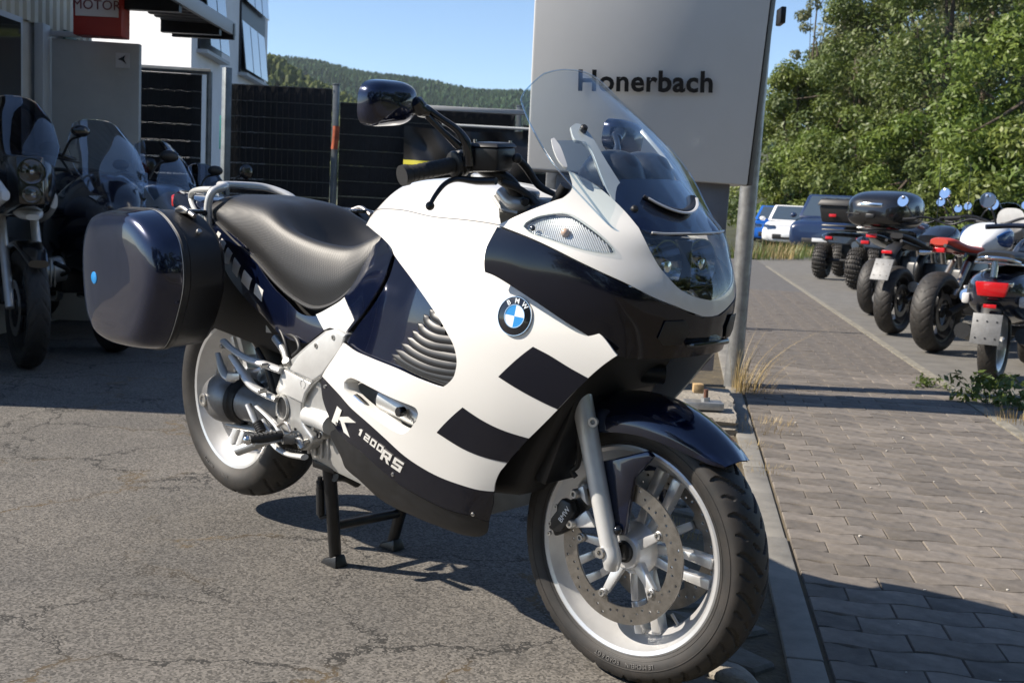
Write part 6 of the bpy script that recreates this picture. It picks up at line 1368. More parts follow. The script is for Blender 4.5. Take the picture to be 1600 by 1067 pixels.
# ================================================================ other motorcycles
def moto_wheel(root, cx, cz, R, w, rimc, spokes, name, rr=None, twin=True, knob=False, discs=True):
    wl = empty(name, (cx, 0, cz)); wl.parent = root; rb = rr or R * .73; NA = 220 if not knob else 26 * 8
    if knob:
        def gr(A, Y): ph = (A * 26 / (2 * pi)) % 1; y = Y * 3; return .018 * (((ph % 1) < .38) | (np.abs((y + (np.floor(A * 26 / (2 * pi)) % 2) * .5) % 1 - .5) < .14))
    else:
        def gr(A, Y): ph = (A * 24 / (2 * pi) + np.abs(Y) * 1.2) % 1; return .004 * ((ph < .13) & (np.abs(Y) > .15) & (np.abs(Y) < .85))
    V, F = tyre_mesh(R, w, rb, NA, gr); b = MB(); b.add(V, F); b.build('tyre', RUBB, wl, fix=False, sharp=32)
    b = MB(); hw = w * .36; b.lathe([(rb + .004, hw), (rb + .004, hw - .01), (rb - .03, 0), (rb + .004, -hw + .01), (rb + .004, -hw), (rb - .015, -hw + .004), (rb - .05, 0), (rb - .015, hw - .004)], WHEEL_AX, 48, closed=True); b.build('rim', rimc, wl)
    for k in range(spokes):
        a0 = 2 * pi * k / spokes + .2; b = MB(); spoke_pair(b, a0, Matrix(), .045, rb - .04, .014 if twin else .004, .010, .007, 0, 0, .012); b.build('spoke', rimc, wl)
    b = MB(); b.cyl((0, -.06, 0), (0, .06, 0), .045, 20, bev=.008); b.build('hub', rimc, wl)
    if discs:
        for s in (-1, 1): b = MB(); b.lathe([(.105, -.002), (.150, -.002), (.150, .002), (.105, .002)], Matrix.Translation((0, s * .062, 0)) @ WHEEL_AX, 40, closed=True); b.build('brake_disc', DISCM, wl)
    return wl
def T(root, name, pts, r, mat, n=10, res=4, flat=1.0, par=None): return MB().tube(pts, r, n, res, flat=flat).build(name, mat, par or root)
def two(root, name, pts, r, mat, n=10, res=4, flat=1.0):
    for s in (1, -1): T(root, name, [(p[0], p[1] * s, p[2]) for p in pts], r, mat, n, res, flat)
def shell(root, name, rows, mat, n=24, ey=.75, sharp=60, nose=True):
    """rows: (x, half width, z low, z high[, y offset]) - a rounded closed hull along x"""
    G = []
    for row in catmull(np.array([list(q) + [0] * (5 - len(q)) for q in rows], float), np.linspace(0, len(rows) - 1, (len(rows) - 1) * 4 + 1)):
        x, hw, z0, z1, yo = row; zc, hz = (z0 + z1) / 2, (z1 - z0) / 2
        G.append([(x, yo + hw * copysign_(abs(cos(a)) ** ey, cos(a)), zc + hz * copysign_(abs(sin(a)) ** ey, sin(a))) for a in np.linspace(0, 2 * pi, n + 1)])
    b = MB(); b.grid(G); b.add(G[0][:-1], [list(range(n))]); b.add(G[-1][:-1], [list(range(n))]); return b.build(name, mat, root, sharp=sharp)
def screen_sheet(root, pts_c, hw, k, mat, name='windscreen'):
    G = []
    C_ = catmull(np.array(pts_c, float), np.linspace(0, len(pts_c) - 1, 15)); H = np.interp(np.linspace(0, 1, 15), np.linspace(0, 1, len(hw)), hw)
    for (x, z), h in zip(C_, H): G.append([(x - k * (s * h) ** 2, s * h, z - .25 * abs(s) ** 3 * h) for s in np.linspace(-1, 1, 15)])
    G2 = [[(p[0] - .004, p[1], p[2]) for p in r_] for r_ in G]; b = MB(); b.grid(G); b.grid(G2, flip=True); o = b.build(name, mat, root, sharp=80)
    ed = [r_[0] for r_ in G] + G[-1][1:] + [r_[-1] for r_ in G[::-1]][1:]; b = MB(); b.tube(ed, .0035, 6); b.build('screen_edge', EDGE, o); return o
def mirrors(root, x, y, z, mat, round_=False, xb=-.35, yb=.28, zb=1.02, w=.075):
    for s in (1, -1):
        T(root, 'mirror_arm', [(xb, yb * s, zb), ((x + xb) / 2 - .02, (y + yb) / 2 * s, (z + zb) / 2 + .02), (x, y * s, z - .03)], .0075, BLKM)
        b = MB(); b.ball((x, y * s, z), w, 18, None, (.22 if round_ else .45, 1.0 if not round_ else .8, .62 if not round_ else .8)); o = b.build('mirror', mat, root)
        MB().lathe([(1e-5, 0), (w * (.74 if round_ else .6), 0)], Matrix.Translation((x - w * (.26 if round_ else .46), y * s, z)) @ Matrix.Rotation(-pi / 2 + .22, 4, 'Y'), 20).build('mirror_glass', SKYG, o)
SKYG = material('mirror_glass', (.8, .82, .85), .03, metal=1.0)
DRKS = clear_material('tinted_screen', (.30, .33, .40), 1.0, .0, 1.5, .05); LTS = clear_material('pale_screen', (.75, .80, .86), 1.0, .0, 1.5, .06)
def headlamp(root, c, r, yaw=0, name='headlight'):
    M = Matrix.Translation(c) @ Matrix.Rotation(yaw, 4, 'Z') @ Matrix.Rotation(pi / 2, 4, 'Y')
    b = MB(); b.lathe([(.006, -.03), (r * .5, -.025), (r * .85, -.005), (r, .012), (r * 1.08, .012), (r * 1.1, -.03)], M, 28); o = b.build(name, HLR, root)
    b = MB(); b.lathe([(1e-5, .022), (r * .6, .019), (r * 1.02, .011)], M, 28); b.build('headlight_glass', LENS, o); b = MB(); b.ball(M @ Vector((0, 0, -.005)), r * .22, 10); b.build('bulb', CHROME, o); return o
def base_bike(root, wb=1.5, Rf=.30, Rr=.315, wf=.12, wr=.18, rimf=None, spokes=5, rake=.5, engine='boxer', barw=.36, barz=1.05, barx=-.38, forkm=None, twin=True, wire=False):
    rimf = rimf or RIMM; fw = moto_wheel(root, 0, Rf, Rf, wf, rimf, spokes, 'front_wheel', twin=twin); rw = moto_wheel(root, -wb, Rr, Rr, wr, rimf, spokes, 'rear_wheel', twin=twin)
    two(root, 'fork_leg', [(0, .085, Rf), (-.16, .085, Rf + .32), (-.33, .085, Rf + .66)], [.024, .026, .022], forkm or STEEL, 14)
    two(root, 'brake_caliper', [(-.10, .085, Rf + .02), (-.14, .085, Rf + .10)], .026, BLKM, 8, 2)
    T(root, 'frame', [(-.32, 0, .95), (-.45, 0, .86), (-.8, 0, .78), (-1.0, 0, .62), (-.95, 0, .42)], .045, BLKM)
    two(root, 'subframe', [(-.8, .09, .80), (-1.2, .10, .80), (-1.6, .07, .86)], .014, BLKM)
    two(root, 'swing_arm', [(-.98, .10, .42), (-1.25, .11, .38), (-wb, .10, Rr)], .030, BLKM)
    b = MB(); b.hexa([(-.42, -.17, .30), (-.42, .17, .30), (-.98, .16, .28), (-.98, -.16, .28), (-.45, -.15, .64), (-.45, .15, .64), (-.95, .14, .66), (-.95, -.14, .66)], .03); b.build('engine', BLKM, root)
    if engine == 'boxer': 
        for s in (1, -1):
            b = MB(); b.cyl((-.60, .15 * s, .46), (-.60, .33 * s, .50), .075, 18, bev=.012); o = b.build('cylinder_head', SILV, root)
            for k in range(5): MB().box((-.60, (.17 + .022 * k) * s, .47), (.17, .006, .16), None, .002).build('cooling_fin', SILV, o)
    two(root, 'exhaust_pipe', [(-.5, .16, .40), (-.62, .12, .26), (-.95, .11, .24)], .022, CHROME)
    T(root, 'handlebar', [(barx - .10, barw, barz), (barx, barw * .55, barz + .03), (barx + .05, 0, barz - .03), (barx, -barw * .55, barz + .03), (barx - .10, -barw, barz)], .012, BLKM, 10, 5)
    two(root, 'hand_grip', [(barx - .11, barw + .01, barz - .002), (barx - .055, barw - .10, barz + .012)], .017, GRIPR)
    two(root, 'brake_lever', [(barx - .0, barw - .11, barz), (barx + .03, barw - .06, barz - .01), (barx - .02, barw + .02, barz - .015)], .006, BLKM)
    two(root, 'foot_peg', [(-.92, .14, .36), (-.94, .25, .36)], .013, GRIPR)
    T(root, 'side_stand', [(-.85, .14, .3), (-.80, .26, .02)], .012, BLKM)
    return fw, rw
def place_rear(root, X, D, theta, wb):
    p = W(X, D); a = YAW - radians(theta); root.location = p + Vector((cos(a), sin(a), 0)) * wb; root.rotation_euler = (0, 0, a); return root
def place(root, X, D, deg, lean=0): root.location = W(X, D); root.rotation_euler = (radians(lean), 0, radians(deg)); return root
LGRP = 'motorcycles parked along the workshop'; RGRP = 'motorcycles parked beside the path'
PWHITE = material('pearl_white_paint', (.70, .72, .74), .3, coat=.6); PSIL = material('silver_blue_paint', (.42, .46, .52), .3, metal=.5, coat=.6); PDARK = material('dark_blue_paint', (.006, .009, .022), .22, coat=.9); PBLK = material('black_paint', (.008, .008, .009), .22, coat=.8)

# white and black adventure bike at the far left
A_ = empty('adventure_motorcycle', label='white and black adventure motorcycle with stacked round headlights at the left edge', cat='motorcycle', group=LGRP)
base_bike(A_, 1.56, .325, .32, .12, .17, BLKM, 10, engine='boxer', barz=1.14, barx=-.42, barw=.36, twin=False, forkm=SILW)
shell(A_, 'beak', [(.14, .035, .80, .83), (.06, .07, .80, .87), (-.08, .09, .84, .95), (-.2, .10, .90, 1.0)], PWHITE)
shell(A_, 'tank', [(-.30, .12, .86, 1.02), (-.45, .19, .80, 1.08), (-.65, .19, .80, 1.06), (-.85, .12, .80, .95)], PWHITE)
shell(A_, 'side_panel', [(.30, .02, .90, .95, -.16), (.14, .035, .84, 1.04, -.20), (-.14, .045, .80, 1.12, -.25), (-.48, .03, .80, 1.04, -.23)], PWHITE); shell(A_, 'side_panel', [(-.06, .02, .86, .94, .15), (-.2, .03, .82, .98, .16), (-.4, .04, .78, .98, .17), (-.52, .03, .76, .92, .16)], PWHITE)
two(A_, 'crash_bar', [(-.25, .20, .55), (-.38, .30, .50), (-.6, .30, .45)], .014, BLKM)
shell(A_, 'fairing', [(.10, .08, .88, 1.06), (.0, .14, .82, 1.14), (-.15, .18, .80, 1.17), (-.30, .17, .80, 1.14), (-.5, .14, .8, 1.05)], PBLK)
screen_sheet(A_, [(.02, 1.12), (-.06, 1.24), (-.18, 1.37), (-.30, 1.46)], [.14, .19, .18, .12], 1.6, DRKS)
headlamp(A_, (.265, -.03, 1.05), .062, -.3); headlamp(A_, (.28, -.03, .935), .045, -.3)
b = MB(); b.hexa([(.25, -.09, .88), (.25, .04, .88), (-.04, .10, .82), (-.04, -.12, .82), (.22, -.10, 1.13), (.22, .04, 1.13), (-.06, .10, 1.14), (-.06, -.12, 1.14)], .02); b.build('lamp_housing', PBLK, A_)
shell(A_, 'front_fender', [(.28, .05, .56, .60), (.15, .07, .62, .66), (0, .075, .645, .69), (-.18, .075, .60, .65), (-.28, .07, .50, .56)], PBLK)
shell(A_, 'seat', [(-.78, .10, .84, .90), (-1.0, .15, .82, .89), (-1.3, .15, .86, .93), (-1.55, .11, .90, .96)], SEATM)
mirrors(A_, -.36, .36, 1.30, PBLK, False, -.44, .28, 1.15, .055)
place(A_, -2.62, 6.0, -10)
# dark sport tourer
B_ = empty('sport_touring_motorcycle', label='dark navy sport tourer with tall tinted screen and slanted headlights behind the right pannier', cat='motorcycle', group=LGRP)
base_bike(B_, 1.52, .30, .315, .12, .18, BLKM, 5, engine='inline', barz=1.0, barw=.31)
def tourer(root, paint, scr, lampz=.86):
    shell(root, 'fairing', [(.20, .03, .74, .80), (.15, .10, .68, .90), (.04, .17, .58, .98), (-.12, .23, .50, 1.03), (-.30, .26, .42, 1.0), (-.5, .25, .40, .90), (-.68, .19, .45, .78)], paint, 32, .85)
    shell(root, 'tank', [(-.36, .12, .84, 1.0), (-.5, .17, .80, 1.05), (-.7, .17, .80, 1.03), (-.88, .11, .78, .92)], paint)
    screen_sheet(root, [(.06, .95), (-.04, 1.09), (-.18, 1.22), (-.32, 1.33)], [.15, .20, .20, .13], 1.0, scr)
    for s in (1, -1):
        b = MB(); P = [(.165, .045 * s, lampz - .06), (.14, .10 * s, lampz - .055), (.055, .165 * s, lampz + .03), (.11, .10 * s, lampz + .035)]; b.add(P + [(p[0] - .03, p[1], p[2]) for p in P], [[0, 1, 2, 3], [4, 5, 6, 7], [0, 1, 5, 4], [1, 2, 6, 5], [2, 3, 7, 6], [3, 0, 4, 7]]); o = b.build('headlight', HLR, root, sharp=20)
        b = MB(); b.ball((.145, .085 * s, lampz - .025), .026, 14); b.build('projector_lens', LENS, o)
        b = MB(); b.add([(p[0] + .012, p[1] * 1.0, p[2]) for p in P], [[0, 1, 2, 3]]); b.build('headlight_glass', LENS, o, sharp=0)
    shell(root, 'front_fender', [(.30, .04, .44, .49), (.18, .07, .55, .61), (0, .08, .60, .66), (-.2, .08, .54, .62), (-.3, .07, .42, .54)], paint)
    shell(root, 'seat', [(-.82, .10, .80, .87), (-1.0, .15, .78, .85), (-1.3, .15, .84, .92), (-1.6, .10, .90, .97)], SEATM)
    shell(root, 'tail', [(-.9, .14, .66, .80), (-1.3, .15, .72, .86), (-1.7, .09, .82, .92)], paint)
    mirrors(root, -.06, .34, 1.14, BLKP, False, -.06, .22, 1.0, .058)
tourer(B_, PDARK, LTS); two(B_, 'fog_lamp', [(.03, .13, .56), (.06, .13, .56)], [.03, .034], HLR, 14, 1)
place(B_, -2.42, 6.75, -6); B_.scale = (1.05, 1.05, 1.05)
C2_ = empty('silver_touring_motorcycle', label='silver touring motorcycle with pale screen behind the grab rail', cat='motorcycle', group=LGRP)
base_bike(C2_, 1.50, .30, .315, .12, .18, BLKM, 5, engine='inline', barz=1.0, barw=.31); tourer(C2_, PSIL, LTS, .84); place(C2_, -2.38, 7.75, -4)
D2_ = empty('black_naked_motorcycle', label='black motorcycle almost hidden behind the silver tourer by the fence', cat='motorcycle', group=LGRP)
base_bike(D2_, 1.48, .30, .31, .12, .17, BLKM, 5, engine='inline', barz=1.04); shell(D2_, 'tank', [(-.30, .10, .84, 1.0), (-.5, .17, .78, 1.03), (-.8, .12, .78, .9)], PBLK); screen_sheet(D2_, [(-.06, .98), (-.16, 1.1), (-.26, 1.2)], [.12, .15, .10], 1.2, DRKS); headlamp(D2_, (.0, 0, .92), .075)
shell(D2_, 'seat', [(-.78, .10, .80, .86), (-1.1, .14, .78, .86), (-1.45, .09, .86, .92)], SEATM); mirrors(D2_, -.30, .40, 1.16, PBLK, True); place(D2_, -2.28, 8.5, -4)

# ---------------------------------------------------------------- on the right, seen from behind
PLATEM = material('plate_back', (.15, .153, .158), .55, metal=.3, var=(30, .15)); TAILL = material('red_tail_lens', (.50, .012, .016), .15, coat=.6); SCO = material('scooter_dark_blue', (.012, .016, .030), .2, coat=.9)
def plate(root, x, z, tilt, w=.18, h=.20, mat=None):
    M = Matrix.Translation((x, 0, z)) @ Matrix.Rotation(tilt, 4, 'Y'); b = MB(); b.box((0, 0, 0), (.006, w, h), M, .002); o = b.build('number_plate', mat or PLATEM, root)
    for y in (-.06, 0, .06):
        for k in (-.06, .05): MB().cyl(M @ Vector((-.003, y, k)), M @ Vector((-.0065, y, k)), .006, 8).build('plate_hole', BLKM, o)
    return o
S_ = empty('scooter', label='dark blue scooter with a big red tail light and chrome trim at the right edge', cat='scooter', group=RGRP)
moto_wheel(S_, 0, .26, .26, .11, RIMM, 5, 'front_wheel'); moto_wheel(S_, -1.35, .26, .26, .12, RIMM, 5, 'rear_wheel', discs=False)
shell(S_, 'rear_body', [(-.62, .12, .42, .70), (-.85, .20, .36, .76), (-1.15, .23, .38, .76), (-1.42, .19, .44, .74), (-1.56, .12, .52, .70), (-1.60, .05, .58, .66)], SCO, 32, .8)
shell(S_, 'seat', [(-.52, .10, .74, .78), (-.72, .15, .75, .83), (-1.05, .16, .77, .86), (-1.4, .15, .78, .87), (-1.56, .11, .80, .86)], SEATM)
T(S_, 'seat_trim', [(-.6, .155, .765), (-1.05, .17, .775), (-1.45, .15, .785), (-1.575, .06, .79), (-1.575, -.06, .79), (-1.45, -.15, .785), (-1.05, -.17, .775), (-.6, -.155, .765)], .008, CHROME)
b = MB(); b.hexa([(-1.56, -.10, .575), (-1.56, .10, .575), (-1.50, .10, .575), (-1.50, -.10, .575), (-1.575, -.12, .675), (-1.575, .12, .675), (-1.5, .12, .675), (-1.5, -.12, .675)], .012); tl = b.build('tail_light', CHROME, S_)
b = MB(); b.hexa([(-1.625, -.085, .575), (-1.625, .085, .575), (-1.55, .085, .585), (-1.55, -.085, .585), (-1.632, -.105, .672), (-1.632, .105, .672), (-1.55, .105, .665), (-1.55, -.105, .665)], .012); b.build('tail_lens', TAILL, tl)
T(S_, 'grab_handle', [(-1.50, .13, .80), (-1.60, .08, .82), (-1.62, 0, .825), (-1.60, -.08, .82), (-1.50, -.13, .80)], .012, CHROME); b = MB(); b.cyl((-1.60, 0, .70), (-1.585, 0, .80), .022, 14); b.build('chrome_post', CHROME, S_)
for s in (1, -1): b = MB(); b.box((-1.50, .175 * s, .55), (.05, .05, .07), None, .015); b.build('turn_signal', material('signal_white', (.6, .6, .6), .2), S_)
T(S_, 'rear_fender', [(-1.52, 0, .52), (-1.60, 0, .42), (-1.63, 0, .30)], [.07, .055, .05], BLKP, 12, 4, .35); plate(S_, -1.665, .37, radians(12)); b = MB(); b.box((-1.62, 0, .515), (.02, .08, .025), None, .004); b.build('reflector', TAILL, S_)
two(S_, 'muffler', [(-1.05, .17, .27), (-1.45, .19, .33)], [.05, .055], BLKM); shell(S_, 'front_shield', [(.10, .06, .35, .9), (-.02, .18, .32, .98), (-.10, .2, .34, .96), (-.14, .1, .38, .9)], SCO, 24, .8); b = MB(); b.box((-.42, 0, .30), (.65, .30, .08), None, .02); b.build('floorboard', BLKP, S_)
T(S_, 'handlebar', [(-.30, .34, 1.02), (-.20, .15, 1.04), (-.20, -.15, 1.04), (-.30, -.34, 1.02)], .02, SCO); mirrors(S_, -.22, .36, 1.22, CHROME, True, -.24, .28, 1.04)
place_rear(S_, 3.20, 7.40, 34, 1.35)
RD = material('red_leather', (.42, .040, .022), .45, bump=(300, .1, .0005)); TKW = material('tank_white', (.74, .76, .78), .25, coat=.6); TKB = material('tank_blue', (.012, .065, .22), .25, coat=.6)
R_ = empty('roadster_motorcycle', label='white and blue roadster with a red leather seat and wide bare rear tyre', cat='motorcycle', group=RGRP)
base_bike(R_, 1.48, .30, .325, .12, .19, BLKM, 5, engine='boxer', barz=1.08, barx=-.42, barw=.40, forkm=STEEL)
shell(R_, 'tank', [(-.32, .09, .86, 1.0), (-.42, .16, .80, 1.05), (-.6, .19, .78, 1.06), (-.78, .16, .78, 1.0), (-.92, .09, .80, .90)], TKW)
for s in (1, -1):
    shell(R_, 'tank_panel', [(-.46, .012, .90, .97, .155 * s), (-.56, .02, .86, 1.0, .185 * s), (-.68, .02, .86, .99, .175 * s), (-.78, .01, .88, .95, .15 * s)], TKB)
shell(R_, 'seat', [(-.84, .09, .80, .86), (-1.0, .13, .79, .86), (-1.25, .135, .80, .88), (-1.45, .115, .83, .92), (-1.55, .07, .86, .91)], RD)
b = MB(); b.box((-1.53, 0, .82), (.05, .10, .04), None, .01); b.build('tail_light', TAILL, R_); two(R_, 'turn_signal', [(-1.44, .07, .80), (-1.46, .15, .79), (-1.48, .19, .79)], [.008, .02, .018], CHROME)
b = MB(); b.box((-1.30, -.16, .50), (.14, .02, .10), None, .01); b.build('side_cover', SILW, R_); T(R_, 'muffler', [(-.95, -.15, .30), (-1.2, -.20, .42), (-1.45, -.21, .48)], [.03, .055, .05], CHROME, 16)
headlamp(R_, (.02, 0, .92), .085); mirrors(R_, -.46, .46, 1.30, CHROME, True, -.46, .34, 1.09, .062); place_rear(R_, 3.40, 9.0, 44, 1.48); two(R_, 'shock', [(-1.1, .06, .72), (-1.35, .07, .45)], .028, STEEL)
shell(R_, 'flyscreen', [(.0, .10, .92, 1.06), (-.06, .13, .94, 1.15), (-.12, .12, .98, 1.2)], SILW)
K_ = empty('black_roadster_motorcycle', label='black motorcycle with a tilted number plate and twin stubby exhausts left of the red seat', cat='motorcycle', group=RGRP)
base_bike(K_, 1.46, .30, .315, .12, .17, BLKM, 5, engine='inline', barz=1.06, barw=.40); shell(K_, 'tank', [(-.32, .09, .84, .98), (-.5, .17, .78, 1.02), (-.8, .12, .78, .92)], PBLK)
shell(K_, 'seat', [(-.80, .09, .78, .85), (-1.1, .14, .77, .85), (-1.4, .11, .84, .91), (-1.55, .06, .88, .93)], SEATM); T(K_, 'plate_holder', [(-1.45, 0, .84), (-1.62, 0, .78), (-1.72, 0, .66), (-1.80, 0, .52)], [.06, .07, .06, .05], BLKP, 12, 4, .4); plate(K_, -1.80, .60, radians(28), .17, .21)
b = MB(); b.box((-1.72, 0, .755), (.03, .10, .03), None, .008); b.build('tail_light', TAILL, K_); two(K_, 'muffler', [(-1.0, .12, .36), (-1.25, .14, .42), (-1.42, .14, .45)], [.03, .05, .048], STEEL, 16); mirrors(K_, -.44, .44, 1.24, PBLK, True, -.44, .32, 1.07); headlamp(K_, (.0, 0, .9), .085)
place_rear(K_, 3.50, 10.3, 42, 1.46)
X_ = empty('touring_motorcycle', label='dark motorcycle with a tall tinted screen and round mirrors behind the white tank', cat='motorcycle', group=RGRP)
base_bike(X_, 1.5, .30, .315, .12, .17, BLKM, 5, engine='boxer', barz=1.1, barw=.42); shell(X_, 'tank', [(-.30, .10, .84, 1.0), (-.5, .18, .78, 1.06), (-.8, .13, .78, .94)], PBLK); shell(X_, 'seat', [(-.78, .10, .80, .87), (-1.1, .15, .80, .88), (-1.5, .12, .86, .93)], SEATM)
screen_sheet(X_, [(-.06, 1.04), (-.16, 1.18), (-.28, 1.34)], [.14, .19, .13], 1.0, DRKS); mirrors(X_, -.40, .46, 1.28, PBLK, True, -.42, .34, 1.1, .065); headlamp(X_, (.02, 0, .95), .09); place_rear(X_, 4.35, 11.6, 42, 1.5); T(X_, 'aerial', [(-1.5, .05, .9), (-1.55, .05, 1.75)], .004, BLKM, 6, 1)
Y_ = empty('grey_motorcycle', label='grey motorcycle with wide chrome handlebar behind the scooter at the right edge', cat='motorcycle', group=RGRP)
base_bike(Y_, 1.5, .30, .315, .12, .17, RIMM, 5, engine='boxer', barz=1.12, barw=.44); shell(Y_, 'tank', [(-.30, .10, .84, 1.0), (-.5, .18, .78, 1.04), (-.8, .13, .78, .94)], material('graphite_paint', (.05, .052, .056), .3, metal=.4, coat=.6)); shell(Y_, 'seat', [(-.78, .10, .80, .87), (-1.1, .15, .80, .88), (-1.5, .12, .86, .93)], SEATM)
mirrors(Y_, -.40, .46, 1.26, CHROME, True, -.42, .34, 1.12, .06); headlamp(Y_, (.02, 0, .95), .09); place_rear(Y_, 4.5, 8.9, 40, 1.5)

for i, (src, X, D, th, lb) in enumerate(((X_, 5.3, 13.2, 42, 'dark motorcycle in the back row behind the red side rails'), (K_, 5.25, 10.6, 41, 'black motorcycle in the back row between the tinted screen and the grey bike'), (Y_, 4.9, 9.7, 40, 'grey motorcycle in the back row behind the round mirror'))):
    c = copy_tree(src); c['label'] = lb; place_rear(c, X, D, th, 1.48)
# ---------------------------------------------------------------- quad bikes
QGRP = 'quad bikes parked beyond the motorcycles'
def quad(label, paint, box, case):
    q = empty('quad_bike', label=label, cat='quad bike', group=QGRP)
    for x in (0, -1.28):
        for y in (.42, -.42):
            w_ = moto_wheel(q, x, .32, .32, .24, BLKM, 4, 'wheel', rr=.17, knob=True, discs=False); w_.location.y = y
    shell(q, 'front_body', [(.30, .20, .55, .70), (.1, .42, .60, .84), (-.15, .42, .62, .88), (-.35, .2, .62, .90)], paint); shell(q, 'rear_body', [(-.85, .2, .62, .80), (-1.1, .42, .66, .84), (-1.4, .44, .64, .82), (-1.58, .3, .62, .76)], paint)
    shell(q, 'seat', [(-.35, .10, .84, .90), (-.6, .15, .80, .88), (-1.0, .16, .82, .92)], SEATM); b = MB(); b.box((-.62, 0, .48), (.8, .36, .34), None, .04); b.build('engine', BLKM, q)
    for z, m in ((.93, paint if not box else BLKM), (.86, BLKM)):
        T(q, 'rear_rack', [(-.95, .36, z), (-1.5, .38, z), (-1.62, .3, z), (-1.62, -.3, z), (-1.5, -.38, z), (-.95, -.36, z)], .018 if z > .9 else .012, m, 8, 2)
    for k in range(5): T(q, 'rack_bar', [(-.95, -.3 + .15 * k, .93), (-1.6, -.3 + .15 * k, .93)], .010, BLKM, 6, 1)
    T(q, 'front_rack', [(.30, .3, .95), (-.15, .34, .93), (-.15, -.34, .93), (.30, -.3, .95), (.30, .3, .95)], .014, BLKM, 8, 2)
    T(q, 'handlebar', [(-.42, .38, 1.05), (-.32, .12, 1.08), (-.32, -.12, 1.08), (-.42, -.38, 1.05)], .014, BLKM); two(q, 'hand_grip', [(-.43, .39, 1.05), (-.38, .28, 1.06)], .018, GRIPR)
    b = MB(); b.box((-1.58, .26, .72), (.03, .12, .05), None, .008); b.build('tail_light', TAILL, q); b = MB(); b.box((-1.58, -.26, .72), (.03, .12, .05), None, .008); b.build('tail_light', TAILL, q)
    T(q, 'muffler', [(-1.0, -.18, .55), (-1.3, -.2, .60), (-1.62, -.2, .62)], [.03, .07, .065], CHROME, 16); two(q, 'axle', [(-1.28, .0, .34), (-1.28, .36, .33)], .03, BLKM, 8, 1); two(q, 'bumper', [(.38, .0, .55), (.36, .3, .58), (.2, .34, .5)], .016, BLKM, 8, 2); headlamp(q, (.30, .22, .72), .05); headlamp(q, (.30, -.22, .72), .05)
    return q
PRED = material('red_rack_paint', (.45, .015, .02), .3, coat=.5)
Q1 = quad('black quad bike with knobby tyres and a wide cargo box with red reflectors', PBLK, True, False); place_rear(Q1, 5.70, 19.4, 30, 1.28)
CB = empty('cargo_box', label='wide black cargo box with two red reflectors on the first quad bike rack', cat='box')
b = MB(); b.hexa([(-1.62, -.40, .98), (-1.62, .40, .98), (-1.05, .40, .98), (-1.05, -.40, .98), (-1.70, -.44, 1.26), (-1.70, .44, 1.26), (-1.0, .44, 1.26), (-1.0, -.44, 1.26)], .03); b.build('box_body', BLKP, CB); b = MB(); b.hexa([(-1.74, -.47, 1.262), (-1.74, .47, 1.262), (-.98, .47, 1.262), (-.98, -.47, 1.262), (-1.70, -.43, 1.38), (-1.70, .43, 1.38), (-1.02, .43, 1.38), (-1.02, -.43, 1.38)], .03); lid = b.build('lid', BLKP, CB)
for y in (-.2, .2): b = MB(); b.box((-1.685, y, 1.10), (.02, .12, .05), None, .008); b.build('reflector', TAILL, CB)
for k in range(5): b = MB(); b.box((-1.36, -.34 + .17 * k, 1.383), (.6, .05, .016), None, .006); b.build('lid_rib', BLKP, lid)
CB.location = Q1.location; CB.rotation_euler = Q1.rotation_euler
Q2 = quad('black quad bike without cargo box, half hidden behind the top case', PBLK, False, True); place_rear(Q2, 5.52, 16.8, 30, 1.28)

TC = empty('top_case', label='large glossy black top case behind the tilted number plate', cat='top case')
shell(TC, 'case_shell', [(-1.78, .18, 1.02, 1.20), (-1.70, .30, .97, 1.30), (-1.50, .36, .95, 1.36), (-1.25, .36, .95, 1.37), (-1.08, .30, .96, 1.30), (-1.0, .18, 1.0, 1.2)], PBLK, 32, .6)
T(TC, 'case_seam', [(-1.79, .12, 1.10), (-1.72, .30, 1.105), (-1.5, .365, 1.11), (-1.2, .365, 1.11)], .006, BLKP); b = MB(); b.box((-1.76, .0, 1.20), (.05, .26, .05), None, .012); b.build('case_trim', CHROME, TC); b = MB(); b.box((-1.78, 0, 1.08), (.03, .10, .05), None, .008); b.build('case_latch', BLKM, TC)
M_ = empty('touring_motorcycle', label='black touring motorcycle with red side rails carrying the large top case', cat='motorcycle', group=RGRP)
base_bike(M_, 1.5, .30, .315, .12, .17, BLKM, 5, engine='inline', barz=1.06, barw=.40); shell(M_, 'tank', [(-.30, .10, .84, 1.0), (-.5, .18, .78, 1.04), (-.8, .13, .78, .94)], PBLK); shell(M_, 'seat', [(-.78, .10, .80, .87), (-1.1, .15, .80, .88), (-1.5, .12, .84, .92)], SEATM)
two(M_, 'rear_rail', [(-.75, .16, .98), (-1.0, .18, 1.0), (-1.3, .17, .98), (-1.55, .12, .95)], .03, PRED, 10, 4, .7); T(M_, 'case_rack', [(-1.1, .14, .93), (-1.7, .14, .94), (-1.7, -.14, .94), (-1.1, -.14, .93)], .012, BLKM); shell(M_, 'tail', [(-1.0, .13, .7, .82), (-1.4, .13, .76, .88), (-1.68, .06, .84, .92)], PBLK)
mirrors(M_, -.40, .42, 1.22, PBLK, True, -.42, .32, 1.07, .06); headlamp(M_, (.02, 0, .9), .085); b = MB(); b.box((-1.70, 0, .87), (.03, .12, .04), None, .008); b.build('tail_light', TAILL, M_); place_rear(M_, 3.98, 12.4, 42, 1.5)
TC.location = M_.location; TC.rotation_euler = M_.rotation_euler
